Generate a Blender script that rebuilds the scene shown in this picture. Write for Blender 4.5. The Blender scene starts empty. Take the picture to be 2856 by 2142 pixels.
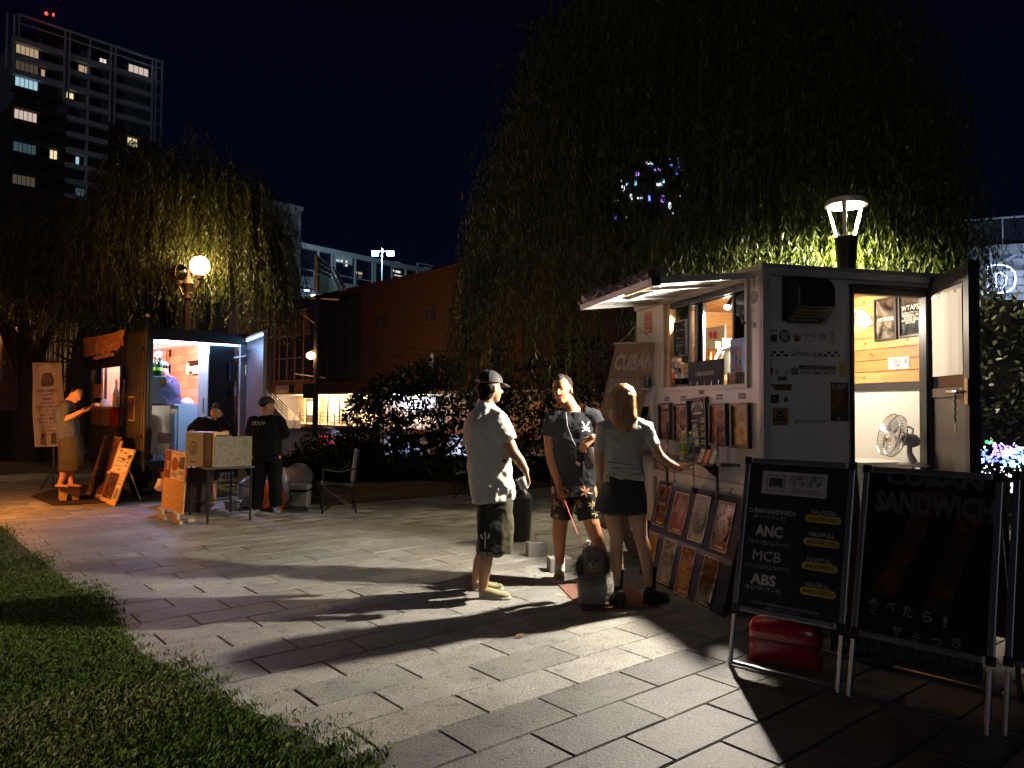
import bpy, bmesh, math, random
import numpy as np
from mathutils import Vector, Matrix
from mathutils.bvhtree import BVHTree
rnd = random.Random(7); nrg = np.random.default_rng(11)
scene = bpy.context.scene
COL = scene.collection
def V(*a): return np.array(a, float)
def nz(v):
 v = np.array(v, float); return v / max(np.linalg.norm(v), 1e-9)
# -- camera
F, CX, CY, HC = 2100., 1428., 1071., 1.5
_p, _r = math.radians(1.69), math.radians(0.45)
CF = V(0, math.cos(_p), math.sin(_p)); _u0 = V(0, -math.sin(_p), math.cos(_p)); _x0 = V(1, 0, 0)
CR = _x0*math.cos(_r) + _u0*math.sin(_r); CU = -_x0*math.sin(_r) + _u0*math.cos(_r)
C0 = V(0, 0, HC)
def ray(x, y): return CF + CR*(x-CX)/F - CU*(y-CY)/F
def G(x, y, z=0.):
 d = ray(x, y); return C0 + d*(z-HC)/d[2]
def AT(x, y, Y):
 d = ray(x, y); return C0 + d*Y/d[1]
cam_data = bpy.data.cameras.new('camera'); cam = bpy.data.objects.new('camera', cam_data); COL.objects.link(cam)
cam_data.sensor_width = 36; cam_data.lens = 36*F/2856; cam_data.clip_start = .05; cam_data.clip_end = 1500
m = Matrix.Identity(4)
for i in range(3):
 m[i][0], m[i][1], m[i][2], m[i][3] = CR[i], CU[i], -CF[i], C0[i]
cam.matrix_world = m; scene.camera = cam
# -- night sky, added fill sun, exposure
world = bpy.data.worlds.new('World'); scene.world = world; world.use_nodes = True
nt = world.node_tree; bg = nt.nodes['Background']
tc = nt.nodes.new('ShaderNodeTexCoord'); sp = nt.nodes.new('ShaderNodeSeparateXYZ'); rp = nt.nodes.new('ShaderNodeValToRGB')
nt.links.new(tc.outputs['Generated'], sp.inputs[0]); nt.links.new(sp.outputs['Z'], rp.inputs[0]); nt.links.new(rp.outputs[0], bg.inputs[0])
e = rp.color_ramp.elements
e[0].position = 0; e[0].color = (.0011, .0019, .0085, 1); e[1].position = .6; e[1].color = (.0005, .0006, .0030, 1)
sky = nt.nodes.new('ShaderNodeTexSky'); sky.sky_type = 'NISHITA'; sky.sun_disc = False
sky.sun_elevation = math.radians(-9); sky.sun_rotation = math.radians(200)
mixs = nt.nodes.new('ShaderNodeMixRGB'); mixs.blend_type = 'ADD'; mixs.inputs[0].default_value = .05
nt.links.new(rp.outputs[0], mixs.inputs[1]); nt.links.new(sky.outputs[0], mixs.inputs[2]); nt.links.new(mixs.outputs[0], bg.inputs[0])
bg.inputs[1].default_value = 1.0
sun = bpy.data.lights.new('city_glow_fill', 'SUN'); sun.energy = .075; sun.angle = math.radians(25); sun.color = (.88, .90, 1)  # weak wide sun added as fill, stands in for moonlight and city glow
so = bpy.data.objects.new('city_glow_fill', sun); COL.objects.link(so)
so.rotation_euler = Vector((.35, .88, -.32)).to_track_quat('-Z', 'Y').to_euler()
vs = scene.view_settings; vs.view_transform = 'Standard'; vs.look = 'None'; vs.exposure = 0; vs.gamma = 1
scene.render.engine = 'CYCLES'
cy = scene.cycles; cy.use_denoising = True; cy.max_bounces = 5; cy.diffuse_bounces = 2; cy.glossy_bounces = 3
cy.transmission_bounces = 5; cy.transparent_max_bounces = 8; cy.sample_clamp_indirect = 3.0; cy.caustics_reflective = False; cy.caustics_refractive = False
LIGHTS = []
def lamp(name, loc, watts, color, radius=.05, kind='POINT', aim=None, cone=120, blend=.5):
 l = bpy.data.lights.new(name, kind); l.energy = watts; l.color = color; l.shadow_soft_size = radius
 o = bpy.data.objects.new(name, l); o.location = loc; COL.objects.link(o)
 if kind == 'SPOT':
  l.spot_size = math.radians(cone); l.spot_blend = blend
  o.rotation_euler = Vector(np.array(aim)-np.array(loc)).to_track_quat('-Z', 'Y').to_euler()
 LIGHTS.append(o); return o
# -- materials
def lin(c):
 if isinstance(c, str):
  c = [int(c[i:i+2], 16)/255 for i in (0, 2, 4)]
  return tuple((v/12.92 if v <= .04045 else ((v+.055)/1.055)**2.4) for v in c)
 return tuple(c)
MATS = {}
def mat(key, rgb=(.5, .5, .5), rough=.6, metal=0, emit=None, es=0, noise=None, bump=None, alpha=1, trans=0, stretch=None, rgb2=None, coat=0, spec=.5, two=None):
 if key in MATS: return MATS[key]
 M = bpy.data.materials.new(key); M.use_nodes = True; t = M.node_tree; b = t.nodes['Principled BSDF']
 rgb = lin(rgb)
 b.inputs['Base Color'].default_value = (*rgb, 1); b.inputs['Roughness'].default_value = rough; b.inputs['Metallic'].default_value = metal
 b.inputs['Specular IOR Level'].default_value = spec
 if coat: b.inputs['Coat Weight'].default_value = coat; b.inputs['Coat Roughness'].default_value = .08
 if emit: b.inputs['Emission Color'].default_value = (*lin(emit), 1); b.inputs['Emission Strength'].default_value = es
 if alpha < 1: b.inputs['Alpha'].default_value = alpha
 if trans: b.inputs['Transmission Weight'].default_value = trans
 if noise or bump:
  co = t.nodes.new('ShaderNodeTexCoord'); mp = t.nodes.new('ShaderNodeMapping'); t.links.new(co.outputs['Object'], mp.inputs[0])
  if stretch: mp.inputs['Scale'].default_value = stretch
 if noise:
  n = t.nodes.new('ShaderNodeTexNoise'); n.inputs['Scale'].default_value = noise[0]; n.inputs['Detail'].default_value = 6; n.inputs['Roughness'].default_value = .65
  t.links.new(mp.outputs[0], n.inputs[0])
  r = t.nodes.new('ShaderNodeValToRGB'); t.links.new(n.outputs[0], r.inputs[0])
  k = noise[1]; c2 = lin(rgb2) if rgb2 else tuple(min(1, v*(1+k)) for v in rgb)
  c1 = rgb if rgb2 else tuple(v*(1-k) for v in rgb)
  r.color_ramp.elements[0].position = .32; r.color_ramp.elements[1].position = .68
  r.color_ramp.elements[0].color = (*c1, 1); r.color_ramp.elements[1].color = (*c2, 1)
  t.links.new(r.outputs[0], b.inputs['Base Color'])
 if bump:
  n2 = t.nodes.new('ShaderNodeTexNoise'); n2.inputs['Scale'].default_value = bump[0]; n2.inputs['Detail'].default_value = 8; t.links.new(mp.outputs[0], n2.inputs[0])
  bp = t.nodes.new('ShaderNodeBump'); bp.inputs['Strength'].default_value = bump[1]; bp.inputs['Distance'].default_value = .01
  t.links.new(n2.outputs[0], bp.inputs['Height']); t.links.new(bp.outputs[0], b.inputs['Normal'])
 MATS[key] = M; return M
def food_mat(key, cols, scale=9, gloss=.25, thr=(.3, .45, .58, .72)):
 """a print of food: several colours broken up by a warped noise"""
 if key in MATS: return MATS[key]
 M = bpy.data.materials.new(key); M.use_nodes = True; t = M.node_tree; b = t.nodes['Principled BSDF']
 co = t.nodes.new('ShaderNodeTexCoord'); n = t.nodes.new('ShaderNodeTexNoise'); n.inputs['Scale'].default_value = scale; n.inputs['Detail'].default_value = 5
 n.inputs['Distortion'].default_value = 1.6; t.links.new(co.outputs['Object'], n.inputs[0])
 r = t.nodes.new('ShaderNodeValToRGB'); t.links.new(n.outputs[0], r.inputs[0]); el = r.color_ramp.elements
 while len(el) < len(cols): el.new(.5)
 for i, c in enumerate(cols): el[i].position = thr[i] if i < len(thr) else .9; el[i].color = (*lin(c), 1)
 t.links.new(r.outputs[0], b.inputs['Base Color']); b.inputs['Roughness'].default_value = gloss
 MATS[key] = M; return M
def wood_mat(key, c1, c2, rough=.5, grain=(1.5, 1.5, 30), axis='Z', scale=3., spec=.5):
 if key in MATS: return MATS[key]
 M = bpy.data.materials.new(key); M.use_nodes = True; t = M.node_tree; b = t.nodes['Principled BSDF']
 co = t.nodes.new('ShaderNodeTexCoord'); mp = t.nodes.new('ShaderNodeMapping'); t.links.new(co.outputs['Object'], mp.inputs[0]); mp.inputs['Scale'].default_value = grain
 n = t.nodes.new('ShaderNodeTexNoise'); n.inputs['Scale'].default_value = scale; n.inputs['Detail'].default_value = 6; n.inputs['Distortion'].default_value = .8; t.links.new(mp.outputs[0], n.inputs[0])
 r = t.nodes.new('ShaderNodeValToRGB'); t.links.new(n.outputs[0], r.inputs[0])
 r.color_ramp.elements[0].position = .35; r.color_ramp.elements[1].position = .62
 r.color_ramp.elements[0].color = (*lin(c1), 1); r.color_ramp.elements[1].color = (*lin(c2), 1)
 t.links.new(r.outputs[0], b.inputs['Base Color']); b.inputs['Roughness'].default_value = rough; b.inputs['Specular IOR Level'].default_value = spec
 MATS[key] = M; return M
def vcol_mat(key, rough=.6, spec=.4, bump=None, speck=0):
 if key in MATS: return MATS[key]
 M = bpy.data.materials.new(key); M.use_nodes = True; t = M.node_tree; b = t.nodes['Principled BSDF']
 at = t.nodes.new('ShaderNodeAttribute'); at.attribute_name = 'tone'
 src = at.outputs['Color']
 geo = t.nodes.new('ShaderNodeNewGeometry')
 if speck:
  n = t.nodes.new('ShaderNodeTexNoise'); n.inputs['Scale'].default_value = 85; n.inputs['Detail'].default_value = 3; t.links.new(geo.outputs['Position'], n.inputs[0])
  n3 = t.nodes.new('ShaderNodeTexNoise'); n3.inputs['Scale'].default_value = 2.3; n3.inputs['Detail'].default_value = 8; n3.inputs['Roughness'].default_value = .7; t.links.new(geo.outputs['Position'], n3.inputs[0])
  a1 = t.nodes.new('ShaderNodeMapRange'); a1.inputs[1].default_value = .3; a1.inputs[2].default_value = .7; a1.inputs[3].default_value = 1-speck; a1.inputs[4].default_value = 1+speck; t.links.new(n.outputs[0], a1.inputs[0])
  a2 = t.nodes.new('ShaderNodeMapRange'); a2.inputs[1].default_value = .3; a2.inputs[2].default_value = .7; a2.inputs[3].default_value = .66; a2.inputs[4].default_value = 1.2; t.links.new(n3.outputs[0], a2.inputs[0])
  mu = t.nodes.new('ShaderNodeMath'); mu.operation = 'MULTIPLY'; t.links.new(a1.outputs[0], mu.inputs[0]); t.links.new(a2.outputs[0], mu.inputs[1])
  n4 = t.nodes.new('ShaderNodeTexNoise'); n4.inputs['Scale'].default_value = 13; n4.inputs['Detail'].default_value = 2; t.links.new(geo.outputs['Position'], n4.inputs[0]); a4 = t.nodes.new('ShaderNodeMapRange'); a4.inputs[1].default_value = .60; a4.inputs[2].default_value = .68; a4.inputs[3].default_value = 1; a4.inputs[4].default_value = .68; t.links.new(n4.outputs[0], a4.inputs[0])
  m4 = t.nodes.new('ShaderNodeMath'); m4.operation = 'MULTIPLY'; t.links.new(mu.outputs[0], m4.inputs[0]); t.links.new(a4.outputs[0], m4.inputs[1]); mu = m4
  mx = t.nodes.new('ShaderNodeVectorMath'); mx.operation = 'SCALE'; t.links.new(src, mx.inputs[0]); t.links.new(mu.outputs[0], mx.inputs['Scale']); src = mx.outputs[0]
 t.links.new(src, b.inputs['Base Color']); b.inputs['Roughness'].default_value = rough; b.inputs['Specular IOR Level'].default_value = spec
 if bump:
  n2 = t.nodes.new('ShaderNodeTexNoise'); n2.inputs['Scale'].default_value = bump[0]; n2.inputs['Detail'].default_value = 4; t.links.new(geo.outputs['Position'], n2.inputs[0])
  bp = t.nodes.new('ShaderNodeBump'); bp.inputs['Strength'].default_value = bump[1]; bp.inputs['Distance'].default_value = .004
  t.links.new(n2.outputs[0], bp.inputs['Height']); t.links.new(bp.outputs[0], b.inputs['Normal'])
 MATS[key] = M; return M
# -- objects
def link(name, me, parent=None, kind=None, label=None):
 o = bpy.data.objects.new(name, me); COL.objects.link(o)
 if parent is not None: o.parent = parent
 if kind: o['kind'] = kind
 if label: o['label'] = label
 return o
def thing(name, label, cat, loc=(0, 0, 0), group=None):
 o = bpy.data.objects.new(name, None); COL.objects.link(o); o.location = [float(v) for v in loc]; o.empty_display_size = .1
 o['label'] = label; o['category'] = cat
 if group: o['group'] = group
 return o
def rootloc(p):
 while p is not None and p.parent is not None: p = p.parent
 return V(*p.location) if p is not None else V(0, 0, 0)
def tag(o, label, cat, group=None):
 o['label'] = label; o['category'] = cat
 if group: o['group'] = group
 return o
class Fr:
 """a frame: x along, y out of the face, z up the face; u = direction of reading along x"""
 def __init__(s, o, X, Z=(0, 0, 1), out=None, u=1):
  s.o = np.array(o, float); s.X = nz(X); s.Z = nz(Z); s.Y = nz(np.cross(s.X, s.Z)) if out is None else nz(out); s.u = u
 def __call__(s, x, y=0, z=0): return s.o + s.X*x + s.Y*y + s.Z*z
 def px(s, x, y, out=0):
  d = ray(x, y); p0 = s(0, out, 0); t = ((p0-C0) @ s.Y)/(d @ s.Y); q = C0+d*t-s.o
  return float(q @ s.X), float(q @ s.Z)
W = Fr((0, 0, 0), (1, 0, 0), (0, 0, 1), (0, 1, 0))
def pframe(bl, br, tl, u=1):
 """frame on a slanting panel from its bottom left, bottom right and top left corners (as seen)"""
 bl, br, tl = np.array(bl), np.array(br), np.array(tl); X = nz(br-bl); Zv = tl-bl; h = float(np.linalg.norm(Zv-X*(Zv@X))); f = Fr(bl, X, Zv-X*(Zv@X)); f.w = float(np.linalg.norm(br-bl)); f.h = h; return f
class MB:
 def __init__(s): s.v = []; s.f = []
 def add(s, vs, fs):
  b = len(s.v); s.v += [np.array(p, float) for p in vs]; s.f += [tuple(i+b for i in f) for f in fs]; return s
 def quad(s, a, b, c, d): return s.add([a, b, c, d], [(0, 1, 2, 3)])
 def box(s, fr, x0, x1, y0, y1, z0, z1):
  p = [fr(x, y, z) for z in (z0, z1) for y in (y0, y1) for x in (x0, x1)]
  return s.add(p, [(0, 2, 3, 1), (4, 5, 7, 6), (0, 1, 5, 4), (2, 6, 7, 3), (0, 4, 6, 2), (1, 3, 7, 5)])
 def cbox(s, c, sx, sy, sz, X=(1, 0, 0), Z=(0, 0, 1)):
  f = Fr(c, X, Z); return s.box(f, -sx/2, sx/2, -sy/2, sy/2, -sz/2, sz/2)
 def poly(s, fr, pts, y0, y1):
  n = len(pts); p = [fr(x, y0, z) for x, z in pts]+[fr(x, y1, z) for x, z in pts]
  return s.add(p, [tuple(range(n)), tuple(range(2*n-1, n-1, -1))]+[(i, (i+1) % n, n+(i+1) % n, n+i) for i in range(n)])
 def flat(s, fr, pts, y=0.): return s.add([fr(x, y, z) for x, z in pts], [tuple(range(len(pts)))])
 def tube(s, pts, r, n=8, cap=True):
  pts = [np.array(p, float) for p in pts]; rs = r if isinstance(r, (list, tuple)) else [r]*len(pts)
  t0 = nz(pts[1]-pts[0]); a = nz(np.cross(t0, (0, 0, 1) if abs(t0[2]) < .9 else (1, 0, 0))); vs = []
  for i, p in enumerate(pts):
   t = nz((pts[min(i+1, len(pts)-1)]-pts[max(i-1, 0)])); a = nz(a-t*(a@t)); b = np.cross(t, a)
   for k in range(n):
    th = 2*math.pi*k/n; vs.append(p+(a*math.cos(th)+b*math.sin(th))*rs[i])
  fs = [(i*n+k, i*n+(k+1) % n, (i+1)*n+(k+1) % n, (i+1)*n+k) for i in range(len(pts)-1) for k in range(n)]
  if cap: fs += [tuple(range(n-1, -1, -1)), tuple(range((len(pts)-1)*n, len(pts)*n))]
  return s.add(vs, fs)
 def cyl(s, p, q, r, r2=None, n=12): return s.tube([p, q], [r, r if r2 is None else r2], n)
 def lathe(s, c, prof, n=20, Z=(0, 0, 1)):
  Z = nz(Z); a = nz(np.cross(Z, (1, 0, 0) if abs(Z[0]) < .9 else (0, 1, 0))); b = np.cross(Z, a); c = np.array(c, float)
  vs = [c+Z*h+(a*math.cos(2*math.pi*k/n)+b*math.sin(2*math.pi*k/n))*max(r, 1e-4) for r, h in prof for k in range(n)]
  m_ = len(prof); fs = [(i*n+k, i*n+(k+1) % n, (i+1)*n+(k+1) % n, (i+1)*n+k) for i in range(m_-1) for k in range(n)]
  fs += [tuple(range(n-1, -1, -1)), tuple(range((m_-1)*n, m_*n))]
  return s.add(vs, fs)
 def ell(s, c, rx, ry, rz, X=(1, 0, 0), Z=(0, 0, 1), nu=14, nv=9):
  X = nz(X); Z = nz(np.array(Z, float)-X*(np.array(Z, float)@X)); Y = np.cross(Z, X); c = np.array(c, float); vs = []
  for j in range(nv+1):
   ph = -math.pi/2+math.pi*j/nv
   for i in range(nu):
    th = 2*math.pi*i/nu; cp = max(math.cos(ph), 1e-3)
    vs.append(c+X*rx*cp*math.cos(th)+Y*ry*cp*math.sin(th)+Z*rz*math.sin(ph))
  fs = [(j*nu+i, j*nu+(i+1) % nu, (j+1)*nu+(i+1) % nu, (j+1)*nu+i) for j in range(nv) for i in range(nu)]
  fs += [tuple(range(nu-1, -1, -1)), tuple(range(nv*nu, (nv+1)*nu))]
  return s.add(vs, fs)
 def loft(s, secs, n=18, p=2.0):
  """secs: (centre, half a, half b, direction a)"""
  vs = []; cs = [np.array(q[0], float) for q in secs]
  for i, (c, a, b, da) in enumerate(secs):
   t = nz(cs[min(i+1, len(cs)-1)]-cs[max(i-1, 0)]); da = nz(np.array(da, float)-t*(np.array(da, float)@t)); da = -da if i and (da @ pda) < 0 else da; pda = da; db = np.cross(t, da)
   for k in range(n):
    th = 2*math.pi*k/n; cc, ss = math.cos(th), math.sin(th)
    vs.append(cs[i]+da*a*math.copysign(abs(cc)**(2/p), cc)+db*b*math.copysign(abs(ss)**(2/p), ss))
  m_ = len(secs); fs = [(i*n+k, i*n+(k+1) % n, (i+1)*n+(k+1) % n, (i+1)*n+k) for i in range(m_-1) for k in range(n)]
  fs += [tuple(range(n-1, -1, -1)), tuple(range((m_-1)*n, m_*n))]
  return s.add(vs, fs)
 def rc(s, p, q, rp, rq, n=14):
  """round-ended cone"""
  s.tube([p, q], [rp, rq], n); s.ell(p, rp, rp, rp, nu=12, nv=8); s.ell(q, rq, rq, rq, nu=12, nv=8); return s
 def mesh(s, name, off=None):
  me = bpy.data.meshes.new(name); a = np.array(s.v)
  if off is not None: a = a-off
  me.from_pydata([tuple(p) for p in a], [], s.f); me.update(); return me
 def build(s, name, material, parent=None, smooth=False, bevel=0, label=None, kind=None):
  if parent is None:
   a = np.array(s.v); off = V((a[:, 0].min()+a[:, 0].max())/2, (a[:, 1].min()+a[:, 1].max())/2, a[:, 2].min())
  else: off = rootloc(parent)
  me = s.mesh(name, off); me.materials.append(material)
  if bevel or smooth:
   bm = bmesh.new(); bm.from_mesh(me)
   bmesh.ops.recalc_face_normals(bm, faces=bm.faces)
   if bevel:
    bmesh.ops.bevel(bm, geom=[e_ for e_ in bm.edges if e_.is_manifold and e_.calc_face_angle(0) > .5], offset=bevel, segments=2, affect='EDGES', profile=.6)
   bm.to_mesh(me); bm.free()
  else:
   bm = bmesh.new(); bm.from_mesh(me); bmesh.ops.recalc_face_normals(bm, faces=bm.faces); bm.to_mesh(me); bm.free()
  if smooth:
   for p_ in me.polygons: p_.use_smooth = True
   try: me.set_sharp_from_angle(angle=math.radians(50))
   except Exception: pass
  o = link(name, me, parent, kind, label)
  if parent is None: o.location = off
  return o
def raw_mesh(name, verts, faces_n, idx, material, parent=None, kind=None, off=None, tone=None, smooth=False):
 """fast mesh of equal-sized faces: verts (N,3), idx flat"""
 off = rootloc(parent) if parent is not None else (off if off is not None else V(0, 0, 0))
 me = bpy.data.meshes.new(name); verts = np.asarray(verts, np.float32)-np.asarray(off, np.float32)
 me.vertices.add(len(verts)); me.vertices.foreach_set('co', verts.ravel()); nf = len(idx)//faces_n
 me.loops.add(len(idx)); me.loops.foreach_set('vertex_index', np.asarray(idx, np.int32)); me.polygons.add(nf)
 me.polygons.foreach_set('loop_start', np.arange(nf, dtype=np.int32)*faces_n); me.polygons.foreach_set('loop_total', np.full(nf, faces_n, np.int32))
 me.update(calc_edges=True); me.materials.append(material)
 if tone is not None:
  at = me.color_attributes.new('tone', 'FLOAT_COLOR', 'POINT'); c = np.ones((len(verts), 4), np.float32); c[:, :3] = tone; at.data.foreach_set('color', c.ravel())
 if smooth: me.polygons.foreach_set('use_smooth', np.ones(nf, bool))
 o = link(name, me, parent, kind)
 if parent is None: o.location = off
 return o
_txt = {}
def text_geo(s, bold=0., sp=1.):
 k = (s, bold, sp)
 if k in _txt: return _txt[k]
 cu = bpy.data.curves.new('lettering', 'FONT'); cu.body = s; cu.size = 1; cu.offset = bold; cu.resolution_u = 2; cu.space_character = sp
 cu.align_x = 'CENTER'
 o = bpy.data.objects.new('lettering', cu); COL.objects.link(o); dg = bpy.context.evaluated_depsgraph_get(); dg.update()
 me = bpy.data.meshes.new_from_object(o.evaluated_get(dg)); vs = np.array([v.co[:] for v in me.vertices]) if len(me.vertices) else np.zeros((1, 3))
 fs = [tuple(p.vertices) for p in me.polygons]; bpy.data.objects.remove(o); bpy.data.curves.remove(cu); bpy.data.meshes.remove(me)
 _txt[k] = (vs, fs); return _txt[k]
def text_pts(fr, s, x, z, h, w=None, y=.004, bold=0., rot=0, arch=0):
 """world points of a line of lettering centred at x with its baseline at z, cap height h, fitted to width w"""
 vs, fs = text_geo(s, bold); a = vs.copy(); cx = (a[:, 0].min()+a[:, 0].max())/2; ww = a[:, 0].max()-a[:, 0].min()
 sy = h/.72; sx = sy if w is None else w/max(ww, 1e-6)
 u = (a[:, 0]-cx)*sx; v = a[:, 1]*sy
 if arch: v = v+arch*(1-(2*u/max(w or ww*sx, 1e-6))**2)
 if rot: u, v = u*math.cos(rot)-v*math.sin(rot), u*math.sin(rot)+v*math.cos(rot)
 return [fr(x+fr.u*p, y, z+q) for p, q in zip(u, v)], fs
def text(fr, s, x, z, h, material, parent, w=None, y=.004, bold=0., rot=0, arch=0, name='lettering'):
 """one or several lines: s, x, z, h, w may be lists"""
 items = s if isinstance(s, list) else [(s, x, z, h, w)]
 mb = MB()
 for it in items:
  p, f = text_pts(fr, it[0], it[1], it[2], it[3], it[4], y, bold, rot, arch); mb.add(p, f)
 off = rootloc(parent); me = mb.mesh(name, off); me.materials.append(material); return link(name, me, parent)
def copy_tree(o, parent=None):
 c = o.copy(); COL.objects.link(c); c.parent = parent
 for ch in [x for x in KIDS.get(o.name, [])]: copy_tree(ch, c)
 return c
KIDS = {}
def index_kids():
 KIDS.clear()
 for o in bpy.data.objects:
  if o.parent: KIDS.setdefault(o.parent.name, []).append(o)
def remesh(mb, name, material, parent, voxel=.008, smooth=4, fold=None, label=None):
 """one continuous skin over overlapping shapes"""
 off = rootloc(parent); me = mb.mesh(name+'_src', off); o = bpy.data.objects.new(name+'_src', me); COL.objects.link(o)
 md = o.modifiers.new('r', 'REMESH'); md.mode = 'VOXEL'; md.voxel_size = voxel
 if smooth: sm = o.modifiers.new('s', 'SMOOTH'); sm.iterations = smooth; sm.factor = .5
 if fold:
  tx = bpy.data.textures.new('fold', 'CLOUDS'); tx.noise_scale = fold[0]; tx.noise_depth = 2
  dm = o.modifiers.new('d', 'DISPLACE'); dm.texture = tx; dm.strength = fold[1]; dm.mid_level = .5; dm.texture_coords = 'LOCAL'
 dg = bpy.context.evaluated_depsgraph_get(); dg.update(); out = bpy.data.meshes.new_from_object(o.evaluated_get(dg)); bpy.data.objects.remove(o)
 out.name = name; out.materials.clear(); out.materials.append(material)
 for p_ in out.polygons: p_.use_smooth = True
 r_ = link(name, out, parent, None, label); return r_
def bvh(o):
 off = rootloc(o); me = o.data; n = len(me.vertices); a = np.empty(n*3); me.vertices.foreach_get('co', a); a = a.reshape(-1, 3)+off
 return BVHTree.FromPolygons([tuple(p) for p in a], [tuple(p.vertices) for p in me.polygons])
def decal(obj, fr, pts_faces, material, parent, name='print', lift=.004):
 """lay flat print onto a curved surface, along -fr.Y"""
 t = bvh(obj); p, f = pts_faces; out = []
 for q in p:
  hit = t.ray_cast(Vector(q+fr.Y*.5), Vector(-fr.Y), 40)
  hd = (np.array(hit[0])-q) @ fr.Y+lift if hit[0] is not None else (hd if out else None); out.append(None if hd is None else q+fr.Y*hd)
 hd = next((float((o_-q) @ fr.Y) for o_, q in zip(out, p) if o_ is not None), 0); out = [q+fr.Y*hd if o_ is None else o_ for o_, q in zip(out, p)]
 mb = MB(); mb.add(out, f); me = mb.mesh(name, rootloc(parent)); me.materials.append(material); return link(name, me, parent)
# zoomed views of the photograph used for measuring
_Z = dict(a=(0, 0, 2.676), b=(0, 560, 2.765), c=(0, 880, 2.9636), d=(400, 900, 2.8614), e=(660, 660, 2.7645), g=(1260, 1000, 2.2414), h=(1600, 720, 3.3183),
   i=(1760, 1060, 4.1475), j=(2080, 700, 2.5928), k=(1760, 1280, 3.4567), l=(2000, 1240, 2.0234), p=(560, 1080, 2.6333), q=(400, 910, 6.1444), s=(2120, 900, 5.53),
   t=(830, 680, 5.53), w=(2300, 760, 5.531), y=(1480, 1380, 4.3667), x=(1300, 380, 1.58), o=(260, 1220, 7.9), r=(230, 880, 9.219), m=(1280, 1000, 6.379), n=(1500, 1020, 7.54))
def Z(k, x, y): a, b, s_ = _Z[k]; return a+x/s_, b+y/s_
# -- shared materials
white_metal = mat('white_painted_metal', (.62, .60, .58), .38, noise=(3, .06), bump=(6, .03))
alu = mat('brushed_aluminium', (.62, .63, .65), .32, .9, noise=(9, .1), stretch=(1, 1, 6))
black_metal = mat('black_metal', (.02, .02, .022), .38, .3)
black_paint = mat('black_paint', (.018, .018, .02), .45, noise=(5, .4))
print_white = mat('white_print', (.75, .75, .73), .5)
print_black = mat('black_print', (.015, .015, .015), .5)
print_grey = mat('grey_print', (.3, .3, .3), .5)
pine = wood_mat('pine_planks', (.50, .23, .075), (.62, .33, .12), .45, grain=(.7, .7, 9), scale=2.5)
glass = mat('window_glass', (.8, .85, .9), .03, trans=1, alpha=.35)
dark_glass = mat('dark_glass', (.01, .012, .018), .08)
rubber = mat('tyre_rubber', (.02, .02, .02), .8)
steel = mat('stainless_steel', (.6, .6, .6), .22, 1)
chrome = mat('chrome', (.8, .8, .8), .1, 1)
# -- ground
TH = math.radians(39.9); PA = V(math.cos(TH), math.sin(TH), 0); PB = V(math.sin(TH), -math.cos(TH), 0)
def ab(a, b, z=0.): return PA*a+PB*b+V(0, 0, z)
soil = mat('ground_soil', (.055, .038, .022), .9, noise=(1.2, .5), bump=(14, .5))
def sheet(name, pts, z, material, kind='structure', th=0):
 mb = MB(); mb.add([(*p[:2], z if len(p) < 3 else p[2]) for p in pts], [tuple(range(len(pts)))]); return mb.build(name, material, None, kind=kind)
# terrain: the flat riverside terrace, a bank falling to a lower street, and land to the horizon
mb = MB(); xs = [-700, -60, -25, -10, 0, 12, 30, 60, 700]
rows = [(-6, -.05), (13.5, -.05), (18.5, .05), (22, -.3), (30, -4.7), (700, -4.7)]
vs = [(x, y, z) for y, z in rows for x in xs]; n = len(xs)
mb.add(vs, [(j*n+i, j*n+i+1, (j+1)*n+i+1, (j+1)*n+i) for j in range(len(rows)-1) for i in range(n-1)])
mb.build('ground', soil, None, kind='structure')
# pavement: a joint bed and its pavers
bed = mat('joint_sand', (.02, .018, .015), .95, noise=(20, .4))
PB0, CP, LP = -2.925, .2975, .617
pav = MB(); pav.add([ab(a, b, -.012) for a, b in ((-16, 6), (22, 6), (22, -10.65), (4.9, -10.65), (4.9, -19), (-16, -19))], [(0, 1, 2, 3, 4, 5)])
pav = pav.build('pavement', bed, None, kind='structure')
GRASS = [G(x, y)[:2] for x, y in ((0, 1475), (60, 1520), (180, 1620), (270, 1690), (330, 1755), (400, 1830), (520, 1890), (640, 1970), (760, 2010), (860, 2060), (960, 2120), (990, 2142))]
GRASS = [V(-9.2, 12.1), V(-7.4, 10.6)]+[V(*g) for g in GRASS]+[V(-.45, 2.6), V(-.2, 1.0), V(-.1, -1), V(-12, -1), V(-14, 9)]
def inpoly(x, y, poly):
 c = False; j = len(poly)-1
 for i in range(len(poly)):
  xi, yi = poly[i][:2]; xj, yj = poly[j][:2]
  if (yi > y) != (yj > y) and x < (xj-xi)*(y-yi)/(yj-yi)+xi: c = not c
  j = i
 return c
stone = vcol_mat('granite_paver', .62, .35, bump=(70, .8), speck=.5)
def paver_geo(a0, a1, b0, b1, z, t1=0., t2=0.):
 c = .006; p = [ab(a0, b0, z-.02), ab(a1, b0, z-.02), ab(a1, b1, z-.02), ab(a0, b1, z-.02), ab(a0, b0, z-c), ab(a1, b0, z-c), ab(a1, b1, z-c), ab(a0, b1, z-c),
     ab(a0+c, b0+c, z+t1), ab(a1-c, b0+c, z+t2), ab(a1-c, b1-c, z+t2), ab(a0+c, b1-c, z+t1)]
 return p, [(0, 1, 5, 4), (1, 2, 6, 5), (2, 3, 7, 6), (3, 0, 4, 7), (4, 5, 9, 8), (5, 6, 10, 9), (6, 7, 11, 10), (7, 4, 8, 11), (8, 9, 10, 11)]
cells = []
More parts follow.
